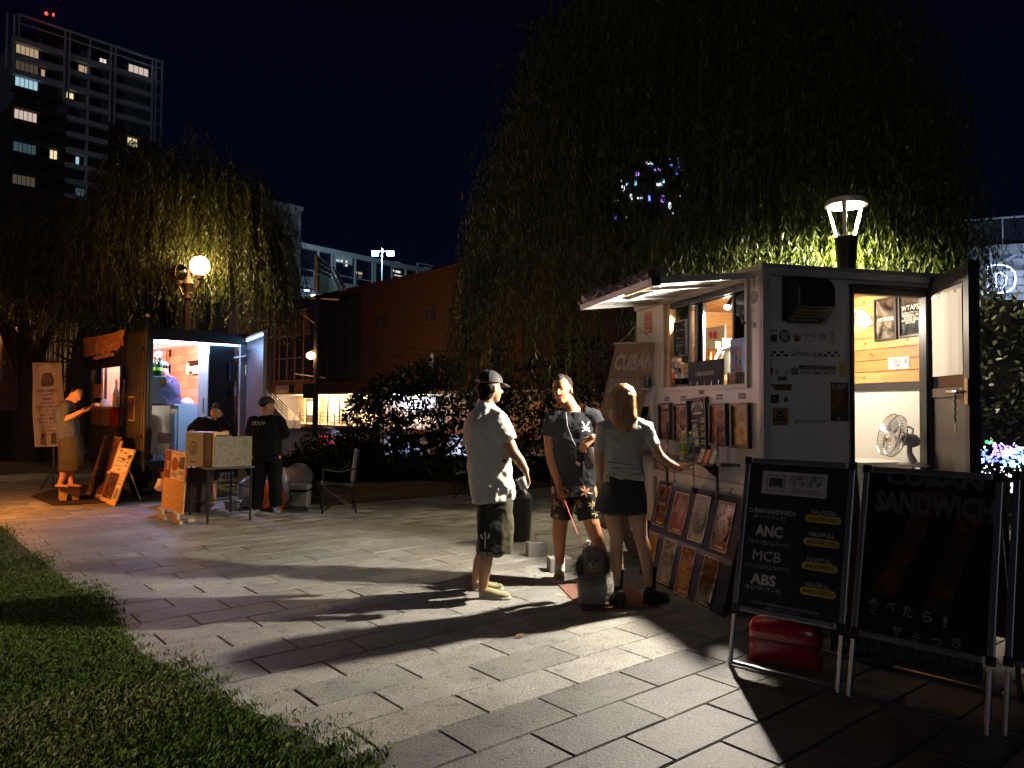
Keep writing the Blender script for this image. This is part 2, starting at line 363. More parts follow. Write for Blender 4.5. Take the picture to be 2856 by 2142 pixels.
for k in range(-54, 31):
 b0 = PB0+k*CP; off = 2.015+(0 if k % 2 == 0 else .308)
 for j in range(-32, 34):
  a0 = off+j*LP; ca, cb = a0+LP/2, b0+CP/2; P = ab(ca, cb)
  if P[1] < 1.9 or P[1] > 26: continue
  if ca > 4.9 and cb < -10.5: continue
  if cb < -18.8: continue
  v = P-C0; d = v@CF; sx = CX+F*(v@CR)/d; sy = CY-F*(v@CU)/d
  if sx < -350 or sx > 3250 or sy > 2500: continue
  if inpoly(P[0]-.12, P[1]-.12, GRASS) and inpoly(P[0]+.25, P[1]+.25, GRASS): continue
  cells.append((d, a0, b0, k, 0 <= sx <= 2856 and sy < 2180))
cells.sort(key=lambda c: (not c[4], c[0]))
fv, ff, ft = [], [], []; protos = {}
for n_, (d, a0, b0, k, vis) in enumerate(cells):
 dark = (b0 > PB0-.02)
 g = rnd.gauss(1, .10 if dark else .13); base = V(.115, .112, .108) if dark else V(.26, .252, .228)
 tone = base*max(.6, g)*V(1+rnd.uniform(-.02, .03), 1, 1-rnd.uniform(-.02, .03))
 if n_ < 296:
  key = (dark, n_ % 8)
  if key not in protos:
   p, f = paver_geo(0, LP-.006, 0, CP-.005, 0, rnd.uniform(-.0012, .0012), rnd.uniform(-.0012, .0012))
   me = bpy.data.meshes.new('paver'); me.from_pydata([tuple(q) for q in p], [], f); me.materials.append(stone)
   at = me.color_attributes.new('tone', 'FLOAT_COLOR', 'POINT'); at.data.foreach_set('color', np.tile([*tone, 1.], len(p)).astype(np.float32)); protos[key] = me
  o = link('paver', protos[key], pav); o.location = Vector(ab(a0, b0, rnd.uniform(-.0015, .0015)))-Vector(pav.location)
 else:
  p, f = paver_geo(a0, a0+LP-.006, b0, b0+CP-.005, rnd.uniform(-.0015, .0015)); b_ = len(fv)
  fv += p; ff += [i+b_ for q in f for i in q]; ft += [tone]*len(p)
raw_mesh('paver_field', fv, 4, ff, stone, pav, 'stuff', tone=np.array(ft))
# lawn: soil sheet and blades
lawn_soil = mat('lawn_soil', (.022, .034, .010), .95, noise=(6, .5), bump=(30, .6))
mb = MB(); mb.add([(*p, .012) for p in GRASS], [tuple(range(len(GRASS)))]); mb.build('lawn', lawn_soil, None, kind='structure')
def blades(name, pts, hmin, hmax, wid, c1, c2, material, lean=.6, kind='stuff', label=None, straw=.12):
 n = len(pts); th = nrg.uniform(0, 2*np.pi, n); h = nrg.uniform(hmin, hmax, n); ln = nrg.uniform(0, lean, n)*h
 d = np.stack([np.cos(th), np.sin(th), np.zeros(n)], 1); s_ = np.stack([-np.sin(th), np.cos(th), np.zeros(n)], 1)*wid/2*nrg.uniform(.6, 1.4, n)[:, None]
 p0 = pts; mid = p0+d*(ln*.3)[:, None]+np.array([0, 0, 1])*(h*.6)[:, None]; tip = p0+d*ln[:, None]*1.3+np.array([0, 0, 1])*(h*(1-.35*ln/h))[:, None]
 v = np.stack([p0-s_, p0+s_, mid+s_*.7, tip, mid-s_*.7], 1).reshape(-1, 3); idx = (np.arange(n)[:, None]*5+np.array([0, 1, 2, 3, 4])).ravel()
 big = .5+.5*np.sin(pts[:, 0]*3.1+2*np.sin(pts[:, 1]*2.3))*np.sin(pts[:, 1]*2.7+pts[:, 0]); k = np.clip(nrg.uniform(-.2, .8, n)+.5*big, 0, 1)[:, None]; straw = straw*(.3+1.8*(big > .62)); tone = np.array(c1)*(1-k)+np.array(c2)*k; st = nrg.uniform(0, 1, n) < straw; tone[st] = np.array([.26, .23, .11])*nrg.uniform(.5, 1, (st.sum(), 1))
 o = raw_mesh(name, v, 5, idx, material, kind=kind, tone=np.repeat(tone, 5, 0))
 if label: o['label'] = label
 return o
blade = vcol_mat('grass_blade', .55, .3)
pts = []
GP = np.array([g[:2] for g in GRASS]);
def grass_pts(n, x0, x1, y0, y1):
 x, y = nrg.uniform(x0, x1, n), nrg.uniform(y0, y1, n); w_ = .05*np.sin(x*9+y*4)+.04*np.sin(x*23-y*17)+nrg.normal(0, .05, n); px, py = x-w_, y-w_; ins = np.zeros(n, bool); j = len(GRASS)-1
 for i in range(len(GRASS)):
  xi, yi = GRASS[i][:2]; xj, yj = GRASS[j][:2]; j = i
  if yi != yj: ins ^= ((yi > py) != (yj > py)) & (px < (xj-xi)*(py-yi)/(yj-yi)+xi)
 P = np.stack([x, y, np.full(n, .008)], 1)[ins]; v = P-C0; d = v @ CF
 return P[(d > .5) & (np.abs((v @ CR)/d*F) < 1560) & (-(v @ CU)/d*F+CY < 2260)]
patch = lambda P: P[np.sin(P[:, 0]*2.1+1)*np.sin(P[:, 1]*1.7)+nrg.uniform(-1, 1, len(P))*.9 > -.75]
near = patch(grass_pts(330000, -4.2, 0, 2.4, 6.6)); far = patch(grass_pts(190000, -9, -2, 5.8, 12))
L1 = blades('grass', np.concatenate([near, far]), .014, .042, .0022, (.05, .10, .014), (.12, .17, .03), blade, .6, label='short green lawn along the left edge of the paving', straw=.2)
tag(L1, 'short green lawn along the left edge of the paving', 'grass')
# dry litter along the lawn edge
mb = MB()
for i in range(150):
 t = rnd.random(); j = 2+int(t*10); g0, g1 = GRASS[j], GRASS[j+1]; u = rnd.random(); q = g0*(1-u)+g1*u+V(abs(rnd.gauss(0, .16)), abs(rnd.gauss(0, .13))); th = rnd.uniform(0, 6.28); l_ = rnd.uniform(.01, .045)
 c = V(q[0], q[1], rnd.uniform(.003, .012)); dd = V(math.cos(th), math.sin(th), rnd.uniform(-.05, .1)); ss = V(-math.sin(th), math.cos(th), 0)*.003
 mb.add([c-ss, c+ss, c+dd*l_+ss*.5, c+dd*l_-ss*.5], [(0, 1, 2, 3)])
o = mb.build('dry_litter', mat('dry_litter', (.22, .14, .07), .9), None, kind='stuff'); tag(o, 'dry stalks and bits of leaf strewn along the lawn edge', 'litter')
def leaf(px, py, label, s_=.05):
 c = G(px, py, .012); mb = MB(); f = Fr(c, (math.cos(px), math.sin(px), .0), (-math.sin(px), math.cos(px), .12)); pts = [(-1, 0, 0), (-.5, .25, .3), (0, .45, .42), (.5, .3, .28), (1, .1, 0), (.5, .3, -.28), (0, .4, -.42), (-.5, .2, -.3)]
 mb.add([c+V(f.X[0]*x*s_+f.Z[0]*z*s_, f.X[1]*x*s_+f.Z[1]*z*s_, y*s_*.5) for x, y, z in pts]+[c+V(0, 0, .004)], [(i, (i+1) % 8, 8) for i in range(8)])
 tag(mb.build('fallen_leaf', mat('dry_leaf', (.22, .11, .04), .7)), label, 'leaf', 'fallen leaves on the paving')
leaf(1452, 1773, 'brown curled leaf lying alone on the brightly lit paving', .045)
leaf(55, 1502, 'pale leaf lying on the orange-lit paving beside the lawn', .035)
leaf(1280/1.549, 1300+1110/1.549, 'brown leaf lying where the lawn meets the paving near the bottom edge', .035)
# -- apartment tower, far left
def towards(vpx, Y, px, py=1128):
 """frame on a vertical face that recedes to the vanishing point vpx, starting at pixel column px and distance Y"""
 o = AT(px, py, Y); o[2] = 0; return Fr(o, ((vpx-CX)/F, 1, 0) if vpx > CX else (-(vpx-CX)/F, -1, 0))
FT = towards(3400, 133, 15)
tz = lambda x, y, out=0: FT.px(*Z('a', x, y), out)
conc = mat('tower_slab', (.50, .52, .58), .7); tbrown = mat('tower_wall', (.06, .048, .052), .8); tgrey = mat('tower_upper_wall', (.17, .175, .2), .8)
tpane = mat('tower_glass_dark', (.03, .04, .055), .12); tcurt = mat('tower_curtained_glass', (.16, .2, .24), .4)
lit = {k: mat('window_light_'+k, (.3, .3, .3), .5, emit=c, es=s) for k, c, s in (('warm', (1, .72, .42), .42), ('pale', (1, .9, .75), .8), ('cool', (.55, .85, 1), .65), ('dim', (.9, .68, .45), .07), ('teal', (.35, .62, .75), .10), ('yellow', (1, .85, .45), .9), ('rose', (1, .78, .68), .6))}
ztop = tz(15, 88)[1]; sx = [tz(x, 88+(x-40)*.323)[0] for x in (40, 92, 128, 470, 505, 655, 810, 845, 960, 1120, 1145, 1190)]
zs0 = tz(90, 280)[1]; ST = 2.93; WID = sx[-1]
tower = thing('apartment_tower', 'tall dark apartment tower with pale balcony bands and a few lit windows', 'building', FT(WID/2, -8, 0))
MB().box(FT, 0, WID, -16, 0, -5, ztop-ST*5.2).build('wall', tbrown, tower)
MB().box(FT, .8, WID-.8, -16, 0, ztop-ST*5.2, ztop-2.4).build('upper_wall', tgrey, tower)
MB().box(FT, 6, 19, -14, -4, ztop-2.4, ztop+2.0).build('roof_block', tbrown, tower)
def slab(x0, x1, z, h=.95, out=1.3, m_=conc, nm='balcony'):
 MB().box(FT, x0, x1, .0, out, z-h, z).build(nm, m_, tower)
for k in range(17):
 z = zs0-k*ST
 if k < 5:
  if k < 3: slab(sx[1], sx[3]-.1, z)
  if k < 5: slab(sx[4]+.05, sx[6]-.1, z)
  if k < 4: slab(sx[7], sx[9]-.1, z)
 if k >= 5: slab(sx[4]+.05, sx[6]-.1, z)
 if k >= 3: slab(sx[1], sx[3]-.1, z, .9, 1.2, tbrown)
 if k >= 4: slab(sx[7], sx[9]-.1, z, .9, 1.2, tbrown)
 # partition between the two middle balconies
 MB().box(FT, sx[5]-.12, sx[5]+.12, 0, 1.28, z, z+ST-.95).build('partition', conc, tower)
def window(x0, x1, z0, z1, n, m_, fr=FT, par=None, frame=None, out=.05, bars=0):
 par = par or tower; w = MB().box(fr, x0, x1, 0.01, out, z0, z1).build('window', m_, par)
 b = MB();
 for i in range(1, n): xx = x0+(x1-x0)*i/n; b.box(fr, xx-.05, xx+.05, out, out+.04, z0+.001, z1-.001)
 for j in range(bars): zz = z0+(z1-z0)*(j+1)/(bars+1); b.box(fr, x0, x1, out, out+.03, zz-.04, zz+.04)
 b.box(fr, x0-.08, x1+.08, out-.04, out+.05, z1, z1+.1); b.box(fr, x0-.08, x1+.08, out-.04, out+.05, z0-.1, z0)
 b.build('mullion', frame or black_metal, w, kind='stuff'); return w
litmap = {(0, 'R'): 'rose', (0, 'm2'): 'pale', (1, 'L'): 'warm', (1, 'm1'): 'warm', (2, 'L'): 'dim', (2, 'l2'): 'warm', (3, 'L'): 'cool', (3, 'm0'): 'yellow', (5, 'L'): 'rose', (5, 'R'): 'yellow',
   (7, 'L'): 'teal', (7, 'l3'): 'yellow', (7, 'm3'): 'cool', (9, 'L'): 'dim', (9, 'm1'): 'teal', (1, 'R'): 't', (2, 'R'): 't', (3, 'R'): 't', (4, 'R'): 't', (0, 'L'): 'd', (4, 'L'): 'd', (6, 'L'): 'd'}
for k in range(12):
 z0 = zs0-(k-1)*ST-ST+.12; z1 = z0+1.85
 g = lambda key: {'t': tcurt, 'd': tpane, None: tpane}.get(litmap.get((k, key))) or lit[litmap[(k, key)]]
 xl0, xl1 = tz(122, 340)[0], tz(285, 400)[0]
 window(xl0, xl1, z0, z1, 5, g('L'))
 window(xl1+.5, sx[3]-.6, z0, z1-.2, 3, g('l2') if (k, 'l2') not in litmap else tpane)
 if (k, 'l2') in litmap: window(xl1+.55, xl1+1.1, z0, z1-.3, 1, g('l2'), out=.12)
 if (k, 'l3') in litmap: window(xl1+2.3, xl1+3.4, z0, z1-.1, 2, g('l3'), out=.12)
 window(sx[4]+.5, sx[5]-1.2, z0, z1-.1, 3, tpane); window(sx[5]+.6, sx[6]-1.0, z0, z1-.1, 3, tpane)
 for key, a_, b_ in (('m0', .1, 1.2), ('m1', 2.0, 3.9), ('m3', 1.9, 2.4)):
  if (k, key) in litmap: window(sx[4]+a_, sx[4]+b_, z0+(.5 if key == 'm0' else 0), z1-.3, 1 if key != 'm1' else 2, g(key), out=.14)
 if (k, 'm2') in litmap: window(sx[6]-1.5, sx[6]-.4, z0+.4, z1-.7, 2, g('m2'), out=.14)
 xr0, xr1 = sx[8]+.1, sx[9]-.35
 window(xr0 if k != 5 else xr0+.1, xr1 if k != 5 else xr0+1.9, z0, z1, 4 if k != 5 else 2, g('R')); window(sx[7]+.5, sx[8]-.7, z0, z1-.1, 2, tpane)
# white frame over the five upper storeys
zf = lambda k: zs0-k*ST
for xa, kb in ((0, 2), (1, 2), (3, 3), (4, 3), (6, 3.6), (7, 3.6), (9, 4.2), (10, 4.2), (11, 4.4)):
 MB().box(FT, sx[xa]-.14, sx[xa]+.14, 1.3, 1.6, zf(kb)-.6, ztop-.36).build('frame_post', conc, tower)
MB().box(FT, sx[2]-.1, sx[2]+.1, 1.3, 1.6, zf(0)+.01, ztop-.36).build('frame_post', conc, tower); MB().box(FT, sx[5]-.1, sx[5]+.1, 1.3, 1.6, zf(0)+.01, ztop-.36).build('frame_post', conc, tower)
MB().box(FT, -.2, WID+.15, 1.2, 1.7, ztop-.35, ztop).build('frame_beam', conc, tower); MB().box(FT, .15, WID-.1, 1.32, 1.56, ztop-1.75, ztop-1.5).build('frame_beam', conc, tower)
for k in range(5): MB().box(FT, sx[10]+.15, WID, .3, 1.2, zf(k)-.3, zf(k)).build('fin', conc, tower)
q = AT(*Z('a', 345, 101), 133); rl = MB().ell(q, .28, .28, .28).build('warning_light', mat('red_lamp', (.3, 0, 0), emit=(1, .03, .02), es=6), tower)
MB().ell(q+V(.9, .6, .1), .16, .16, .3).build('warning_light', MATS['red_lamp'], tower); MB().cyl(q-V(0, 0, 2.6), q-V(0, 0, .25), .08).build('mast', black_metal, tower)
# low blocks below the tower
FA = towards(3400, 96, 8); an = thing('low_building', 'low grey building at the foot of the tower behind the left willow', 'building', FA(5, -4, 0))
zt = FA.px(*Z('a', 120, 1400))[1]; MB().box(FA, 0, 15, -9, 0, -5, zt).build('wall', mat('low_block_wall', (.045, .034, .03), .85, noise=(.4, .2)), an)
for i in range(5):
 for j in range(2): window(1.2+i*2.8, 2.6+i*2.8, zt-2.6-j*3.1, zt-1.2-j*3.1, 2, tpane, FA, an)
# beige block
FB = towards(3400, 90, 700); bb = thing('beige_building', 'beige office block with narrow windows rising behind the left willow', 'building', FB(4, -4, 0))
xr = FB.px(*Z('e', 495, 20))[0]; zr = FB.px(*Z('e', 495, 8))[1]-.0
zr = FB.px(842, 586)[1]; beige = mat('beige_render', (.17, .15, .165), .85, noise=(.3, .12))
MB().box(FB, -3, xr, -12, 0, -5, zr).build('wall', beige, bb); MB().box(FB, -3.2, xr+.2, -12.2, .2, zr+.003, zr+.4).build('cornice', beige, bb)
MB().box(FB, .5, 1.4, -3, -2, zr+.4, zr+1.8).build('chimney', beige, bb); MB().box(FB, 3.0, 3.8, -3, -2, zr+.4, zr+1.4).build('chimney', beige, bb)
for i in range(3):
 for j in range(3): window(xr-5.2+i*1.75, xr-4.1+i*1.75, zr-2.6-j*2.6, zr-1.0-j*2.6, 1, mat('beige_block_pane', (.1, .1, .12), .2), FB, bb)
window(xr-.9, xr-.4, zr-3.6, zr-3.0, 1, tpane, FB, bb)
# -- elevated station
FS = towards(3070, 110, 700); tp = lambda x, y, o=0: FS.px(*Z('t', x, y), o)
st = thing('station_viaduct', 'elevated railway station with a glazed white-framed platform and pale viaduct wall behind the brown building', 'station', FS(15, -5, 0))
stw = mat('station_frame', (.5, .55, .62), .5); stglass = mat('station_glass', (.012, .02, .04), .1); stcon = mat('station_concrete', (.30, .35, .42), .7); stwhite = mat('viaduct_panel', (.62, .67, .75), .6)
zA = tp(50, 62)[1]; zB = tp(640, 562)[1]; zC = tp(640, 600)[1]; zD = tp(0, 700)[1]; xe = tp(2085, 455)[0]; zM = tp(900, 500)[1]
MB().box(FS, -6, xe, -14, -.2, zC, zA-.05).build('glazing', stglass, st)
MB().box(FS, -6, xe+1, -14, .5, zA, zA+.75).build('roof', stw, st); MB().box(FS, -6, xe-4, -30, -14.5, zA+.2, zA+4).build('upper_roof', mat('station_far_roof', (.04, .045, .06), .7), st)
MB().box(FS, -6, xe-8, 0.01, .6, zC-1.7, zC).build('deck_edge', stcon, st)
for x in (310, 520, 565, 880, 1150, 1190, 1450, 1660, 1830):
 s_ = tp(x, 200)[0]; MB().box(FS, s_-.13, s_+.13, 0, .3, zC+.003, zA-.003).build('post', stw, st)
MB().box(FS, -6, xe-9, .05, .2, zC+1.1, zC+1.22).build('rail', stw, st)
for i in range(9): MB().box(FS, -5+i*2.6, -4.88+i*2.6, .06, .18, zC+.003, zC+1.1).build('rail_post', stw, st)
MB().box(FS, -6, xe-9, -12, -.6, zC-5.2, zC-1.72).build('viaduct_panel', stwhite, st)
MB().box(FS, -6, 12, -14, 2.0, zC-7.0, zC-6.1).build('lower_beam', stwhite, st); MB().box(FS, -6, 12, -10, 1.0, zC-12.6, zC-9.6).build('lower_wall', stwhite, st)
for x in (-2, 3.4, 8): MB().box(FS, x, x+1.1, -3, -1.8, -4, zC-5.2).build('column', stcon, st)
for x0, x1, y, m_ in ((570, 640, 250, 'cool'), (660, 690, 262, 'pale'), (735, 762, 275, 'pale'), (735, 762, 330, 'pale'), (885, 903, 438, 'pale'), (930, 990, 450, 'warm'), (1460, 1482, 410, 'pale'), (1510, 1580, 425, 'pale'), (940, 980, 508, 'dim'), (1500, 1580, 285, 'dim')):
 a, b = tp(x0, y), tp(x1, y); MB().box(FS, a[0], b[0], .02, .12, a[1]-.18, a[1]+.18).build('platform_light', lit[m_], st)
a, b = tp(1490, 440), tp(1645, 490); MB().box(FS, a[0], b[0], .02, .1, b[1]-.3, a[1]-.4).build('lit_panel', lit['pale'], st)
a, b = tp(575, 265), tp(840, 330); MB().box(FS, a[0], b[0], .005, .09, b[1], b[1]+1.2).build('lit_panel', lit['teal'], st)  # teal emission stands in for blue light on the platform seats
a, b = tp(1835, 285), tp(2070, 330); MB().box(FS, a[0], a[0]+.25, .01, .3, zA+.76, a[1]).build('post', stw, st); MB().box(FS, a[0], b[0], .01, .3, a[1]-.2, a[1]).build('rail', stw, st)
for x in (1930, 1970, 2015): s_ = tp(x, 320)[0]; MB().box(FS, s_, s_+.6, .02, .2, zA+1.0, a[1]-.6).build('lit_panel', lit['teal'], st)
for ex, ey in ((255, 435), (312, 442), (540, 415), (592, 455)):
 p = AT(*Z('e', ex, ey), 104); MB().ell(p, .35, .35, .16).build('viaduct_lamp', mat('cool_lamp', (.8, .9, 1), emit=(.7, .9, 1), es=9), st)
lamp('station_underlight', AT(*Z('e', 430, 445), 98), 4200, (.62, .82, 1), .8)
# floodlight mast
fl = thing('floodlight', 'twin white floodlight on a mast above the station roof', 'floodlight', AT(1068, 745, 100))
p = AT(*Z('t', 1305, 140), 100); MB().cyl(p-V(0, 0, 6.5), p+V(0, 0, .6), .1, .07).build('mast', stw, fl); MB().cyl(p+V(-1.1, 0, .2), p+V(1.1, 0, .2), .05).build('cross_arm', stw, fl)
for dx in (-.9, 1.15): MB().cbox(p+V(dx, -.2, -.1), .85, .3, .65).build('lamp_head', mat('flood_lamp', (.6, 1, 1), emit=(.55, 1, 1), es=14), fl)
lamp('floodlight_beam', p+V(0, -1.2, .3), 2500, (.5, .9, 1), .4)
# lamp posts near the viaduct
for ex, y0, y1, lab in ((390, 335, 520, 'grey lamp post with a bent arm standing before the pale viaduct'),):
 o = thing('lamp_post', lab, 'lamp post', AT(*Z('e', ex, 520), 85)); a, b = AT(*Z('e', ex, 640), 85), AT(*Z('e', ex, y0), 85)
 MB().tube([a, b], .14, 8).build('post', stcon, o); MB().tube([b, b+V(-1.6, 0, .15)], .08, 6).build('arm', stcon, o); MB().cbox(b+V(-1.9, 0, .12), .8, .25, .15).build('lamp_head', stcon, o)
# -- brown building
o_ = AT(1058, 1130, 75); o_[2] = 0; FN = Fr(o_, (.6665, -.7455, 0)); ep = lambda x, y, o=0: FN.px(*Z('e', x, y), o)
bn = thing('brown_building', 'long brown building with small windows and a lit shop on its raised terrace', 'building', FN(0, -5, 0))
brown = mat('brown_render', (.042, .020, .010), .85, noise=(.25, .18)); brown2 = mat('brown_panel', (.26, .125, .08), .8, noise=(.5, .15)); cream = mat('shop_plaster', (.70, .56, .36), .8)
zT = ep(1100, 372)[1]; zc = ep(700, 1212)[1]; zfl = ep(700, 1448)[1]; xl = ep(372, 520)[0]; xL = ep(222, 1000)[0]
MB().box(FN, xl, 46, -14, 0, zc+.05, zT).build('wall', brown, bn); MB().box(FN, xl-.1, 46, -.3, .25, zT+.003, zT+.3).build('parapet', brown, bn)
for x in (1100, 1290, 1490, 1705, 1930):  # cladding joints
 s_ = ep(x, 700)[0]; MB().box(FN, s_-.04, s_+.04, .0, .03, zc+1, zT-.01).build('wall_joint', mat('wall_joint', (.06, .03, .02), .9), bn)
for y in (520, 1085): z_ = ep(1500, y)[1]; MB().box(FN, 0, 46, .0, .035, z_-.05, z_+.05).build('wall_joint', MATS['wall_joint'], bn)
for x0, y0, x1, y1, m_ in ((1085, 590, 1145, 700, tpane), (1458, 530, 1530, 650, tpane), (1895, 465, 1978, 600, tpane), (1452, 905, 1527, 1005, tpane), (1885, 865, 2000, 1000, mat('louvre', (.12, .07, .05), .6))):
 a, b = ep(x0, (y0+y0)/2), ep(x1, y1); window(a[0], b[0], b[1], a[1]-.3, 2 if m_ is tpane else 5, m_, FN, bn, mat('brown_window_frame', (.08, .06, .05), .5), .06, 0)
a, b = ep(1512, 900), ep(1527, 1000); MB().box(FN, b[0]-.35, b[0], .15, .2, b[1], a[1]).build('lit_sign_edge', lit['teal'], bn)
a, b = ep(625, 530), ep(955, 1100); MB().box(FN, a[0], b[0], .05, .8, b[1], a[1]).build('dark_glazing', mat('dark_green_glazing', (.022, .026, .032), .1), bn)
for x0, y0, x1, y1 in ((700, 560, 712, 1090), (790, 560, 800, 1090), (880, 560, 888, 1090)): s_ = ep(x0, y0, .8)[0]; MB().box(FN, s_, s_+.12, .8, .84, b[1], a[1]).build('mullion', mat('dark_mullion', (.03, .032, .036), .4), bn)
# glazed corner: panels between bright mullions
cw = [ep(x, 700, .5)[0] for x in (300, 335, 395, 455, 520, 580)]; zr_ = [ep(455, 575, .5)[1], ep(455, 765, .5)[1], ep(455, 935, .5)[1], ep(455, 1110, .5)[1]]
mull = mat('copper_mullion', (.55, .36, .26), .5)
for i in range(5):
 for j in range(3): MB().box(FN, cw[i]+.06, cw[i+1]-.06, .02, .5, zr_[j+1]+.06, zr_[j]-.06).build('pane', brown2 if j == 0 else mat('corner_glass', (.05, .045, .05), .08), bn)
for i in range(6): MB().box(FN, cw[i]-.06, cw[i]+.06, .02, .6, zr_[3], zr_[0]).build('mullion', mull, bn)
for j in range(4): MB().box(FN, cw[0]-.06, cw[5]+.06, .605, .7, zr_[j]-.07, zr_[j]+.07).build('transom', mull, bn)
for x in (222, 278): s_ = ep(x, 1000, .5)[0]; MB().box(FN, s_-.05, s_+.05, .02, .6, zr_[3], zr_[2]+.5).build('mullion', mull, bn)
s0 = ep(222, 1000, .5)[0]; MB().box(FN, s0, cw[0], .3, .55, zr_[3], zr_[2]+.45).build('pane', MATS['corner_glass'], bn)
MB().box(FN, xL, xl-.001, -14, 0, zc+.05, zr_[2]).build('wall', brown, bn)
MB().box(FN, xL, cw[5]+.3, .01, .75, zc+.06, zr_[3]-.08).build('fascia', mat('orange_fascia', (.42, .16, .09), .7), bn)
a, b = ep(312, 1150, .76), ep(418, 1205, .76); sg = MB().box(FN, a[0], b[0], .76, .95, b[1], a[1]).build('shop_sign', mat('shop_sign', (.6, .42, .36), .6), bn)
text(Fr(FN(0, .95, 0), FN.X), [('うれしたのし', (a[0]+b[0])/2+.6, (a[1]+b[1])/2-.1, .5, 1.6)], 0, 0, 0, print_black, sg); MB().box(FN, b[0]+.15, b[0]+.7, .76, 1.1, b[1], a[1]).build('round_lamp_case', black_metal, bn)
# raised shop
MB().box(FN, xL-2, 46, -14, -3.2, -4.7, zc+.04).build('shop_wall', cream, bn); MB().box(FN, xL-3, 46, -3.1, 1.2, zfl-.35, zfl).build('terrace_slab', mat('terrace_slab', (.35, .2, .16), .8), bn)
MB().box(FN, xL-1, 46, -3.2, 0.9, zc-.08, zc+.045).build('soffit', mat('soffit', (.62, .58, .5), .7), bn)
sp_ = lambda x, y: FN.px(*Z('e', x, y), -3.2)
stone_m = mat('stone_cladding', (.62, .5, .34), .85, noise=(5, .5), bump=(4, 1))
for x0, x1 in ((485, 540), (625, 662)):
 a, b = sp_(x0, 1230), sp_(x1, 1440); c_ = MB().box(FN, a[0], b[0], -3.19, -2.9, zfl, zc-.1).build('stone_pier', stone_m, bn)
 zz = zfl+.02; k = 0
 while zz < zc-.35:
  h_ = rnd.uniform(.16, .3); xx = a[0]
  while xx < b[0]-.05:
   w_ = min(rnd.uniform(.3, .6), b[0]-xx); MB().box(FN, xx+.01, xx+w_-.01, -2.9, -2.9+rnd.uniform(.03, .1), zz+.01, zz+h_-.01).build('stone', stone_m, c_); xx += w_
  zz += h_
a, b = sp_(547, 1245), sp_(620, 1440); d_ = MB().box(FN, a[0], b[0], -3.19, -3.05, zfl, zc-.5).build('shop_door', mat('shop_door', (.12, .09, .07), .4), bn)
MB().box(FN, a[0]+.35, b[0]-.35, -3.05, -3.02, zfl+.9, zc-.8).build('pane', mat('lit_glass', (.6, .7, .7), .2, emit=(.7, .85, .8), es=.35), d_)
a, b = sp_(722, 1230), sp_(940, 1420); cu_ = MB()
for i in range(24):
 x0, x1 = a[0]+(b[0]-a[0])*i/24, a[0]+(b[0]-a[0])*(i+.5)/24; x2 = a[0]+(b[0]-a[0])*(i+1)/24
 cu_.quad(FN(x0, -3.1, zfl+.1), FN(x1, -2.98, zfl+.1), FN(x1, -2.98, zc-.25), FN(x0, -3.1, zc-.25)); cu_.quad(FN(x1, -2.98, zfl+.1), FN(x2, -3.1, zfl+.1), FN(x2, -3.1, zc-.25), FN(x1, -2.98, zc-.25))
cu_.build('curtain', mat('shop_curtain', (.5, .5, .46), .8), bn)
for x in (720, 810, 940): s_ = sp_(x, 1300)[0]; MB().box(FN, s_-.06, s_+.06, -2.97, -2.85, zfl, zc-.1).build('window_frame', black_metal, bn)
MB().cyl(FN(sp_(438, 1305)[0], -3.2, sp_(438, 1305)[1]), FN(sp_(438, 1305)[0], -3.1, sp_(438, 1305)[1]), .42).build('round_window', tpane, bn)
# railing
x0_ = ep(492, 1400, 1.0)[0]
for i in range(0, 40, 1):
 x = x0_+i*1.6
 if x > 34: break
 MB().box(FN, x-.04, x+.04, 1.02, 1.1, zfl+.002, zfl+1.28).build('rail_post', black_metal, bn)
for zz in (1.3, .9, .5): MB().box(FN, x0_, 34, 1.03, 1.09, zfl+zz, zfl+zz+.05).build('rail', black_metal, bn)
# stair with its rail, falling from upper left to the terrace
a, b = ep(262, 1245, 1.6), ep(488, 1478, 1.6); strg = mat('stair_side', (.36, .30, .26), .7)
MB().add([FN(a[0], 1.5, a[1]), FN(b[0], 1.5, b[1]), FN(b[0], 1.5, b[1]+.9), FN(a[0], 1.5, a[1]+.9), FN(a[0], 3.2, a[1]), FN(b[0], 3.2, b[1]), FN(b[0], 3.2, b[1]+.9), FN(a[0], 3.2, a[1]+.9)], [(0, 1, 2, 3), (4, 5, 6, 7), (0, 1, 5, 4), (3, 2, 6, 7), (0, 3, 7, 4), (1, 2, 6, 5)]).build('stair', strg, bn)
for h_ in (1.3, 1.65, 2.0, 2.35): MB().tube([FN(a[0], 3.15, a[1]+h_), FN(b[0], 3.15, b[1]+h_)], .035, 6).build('stair_rail', steel, bn)
for i in range(7): q = i/6; MB().tube([FN(a[0]+(b[0]-a[0])*q, 3.15, a[1]+(b[1]-a[1])*q+.9), FN(a[0]+(b[0]-a[0])*q, 3.15, a[1]+(b[1]-a[1])*q+2.35)], .035, 6).build('rail_post', steel, bn)
# bright shop bay farther right behind the tree
for x0, x1, y0, y1, m_ in ((1120, 1190, 1218, 1256, lit['cool']), (1235, 1300, 1150, 1340, mat('bay_light', (.5, .5, .5), emit=(.75, .8, .9), es=.5)), (1150, 1290, 1262, 1345, mat('bay_pink', (.5, .5, .5), emit=(.9, .5, .6), es=.3)), (1320, 1550, 1240, 1350, MATS['bay_light'])):
 a, b = sp_(x0, y0), sp_(x1, y1); MB().box(FN, a[0], b[0], -3.18, -2.95, min(b[1], zc-.3) if b[1] > zfl else zfl, a[1]).build('lit_display', m_, bn)
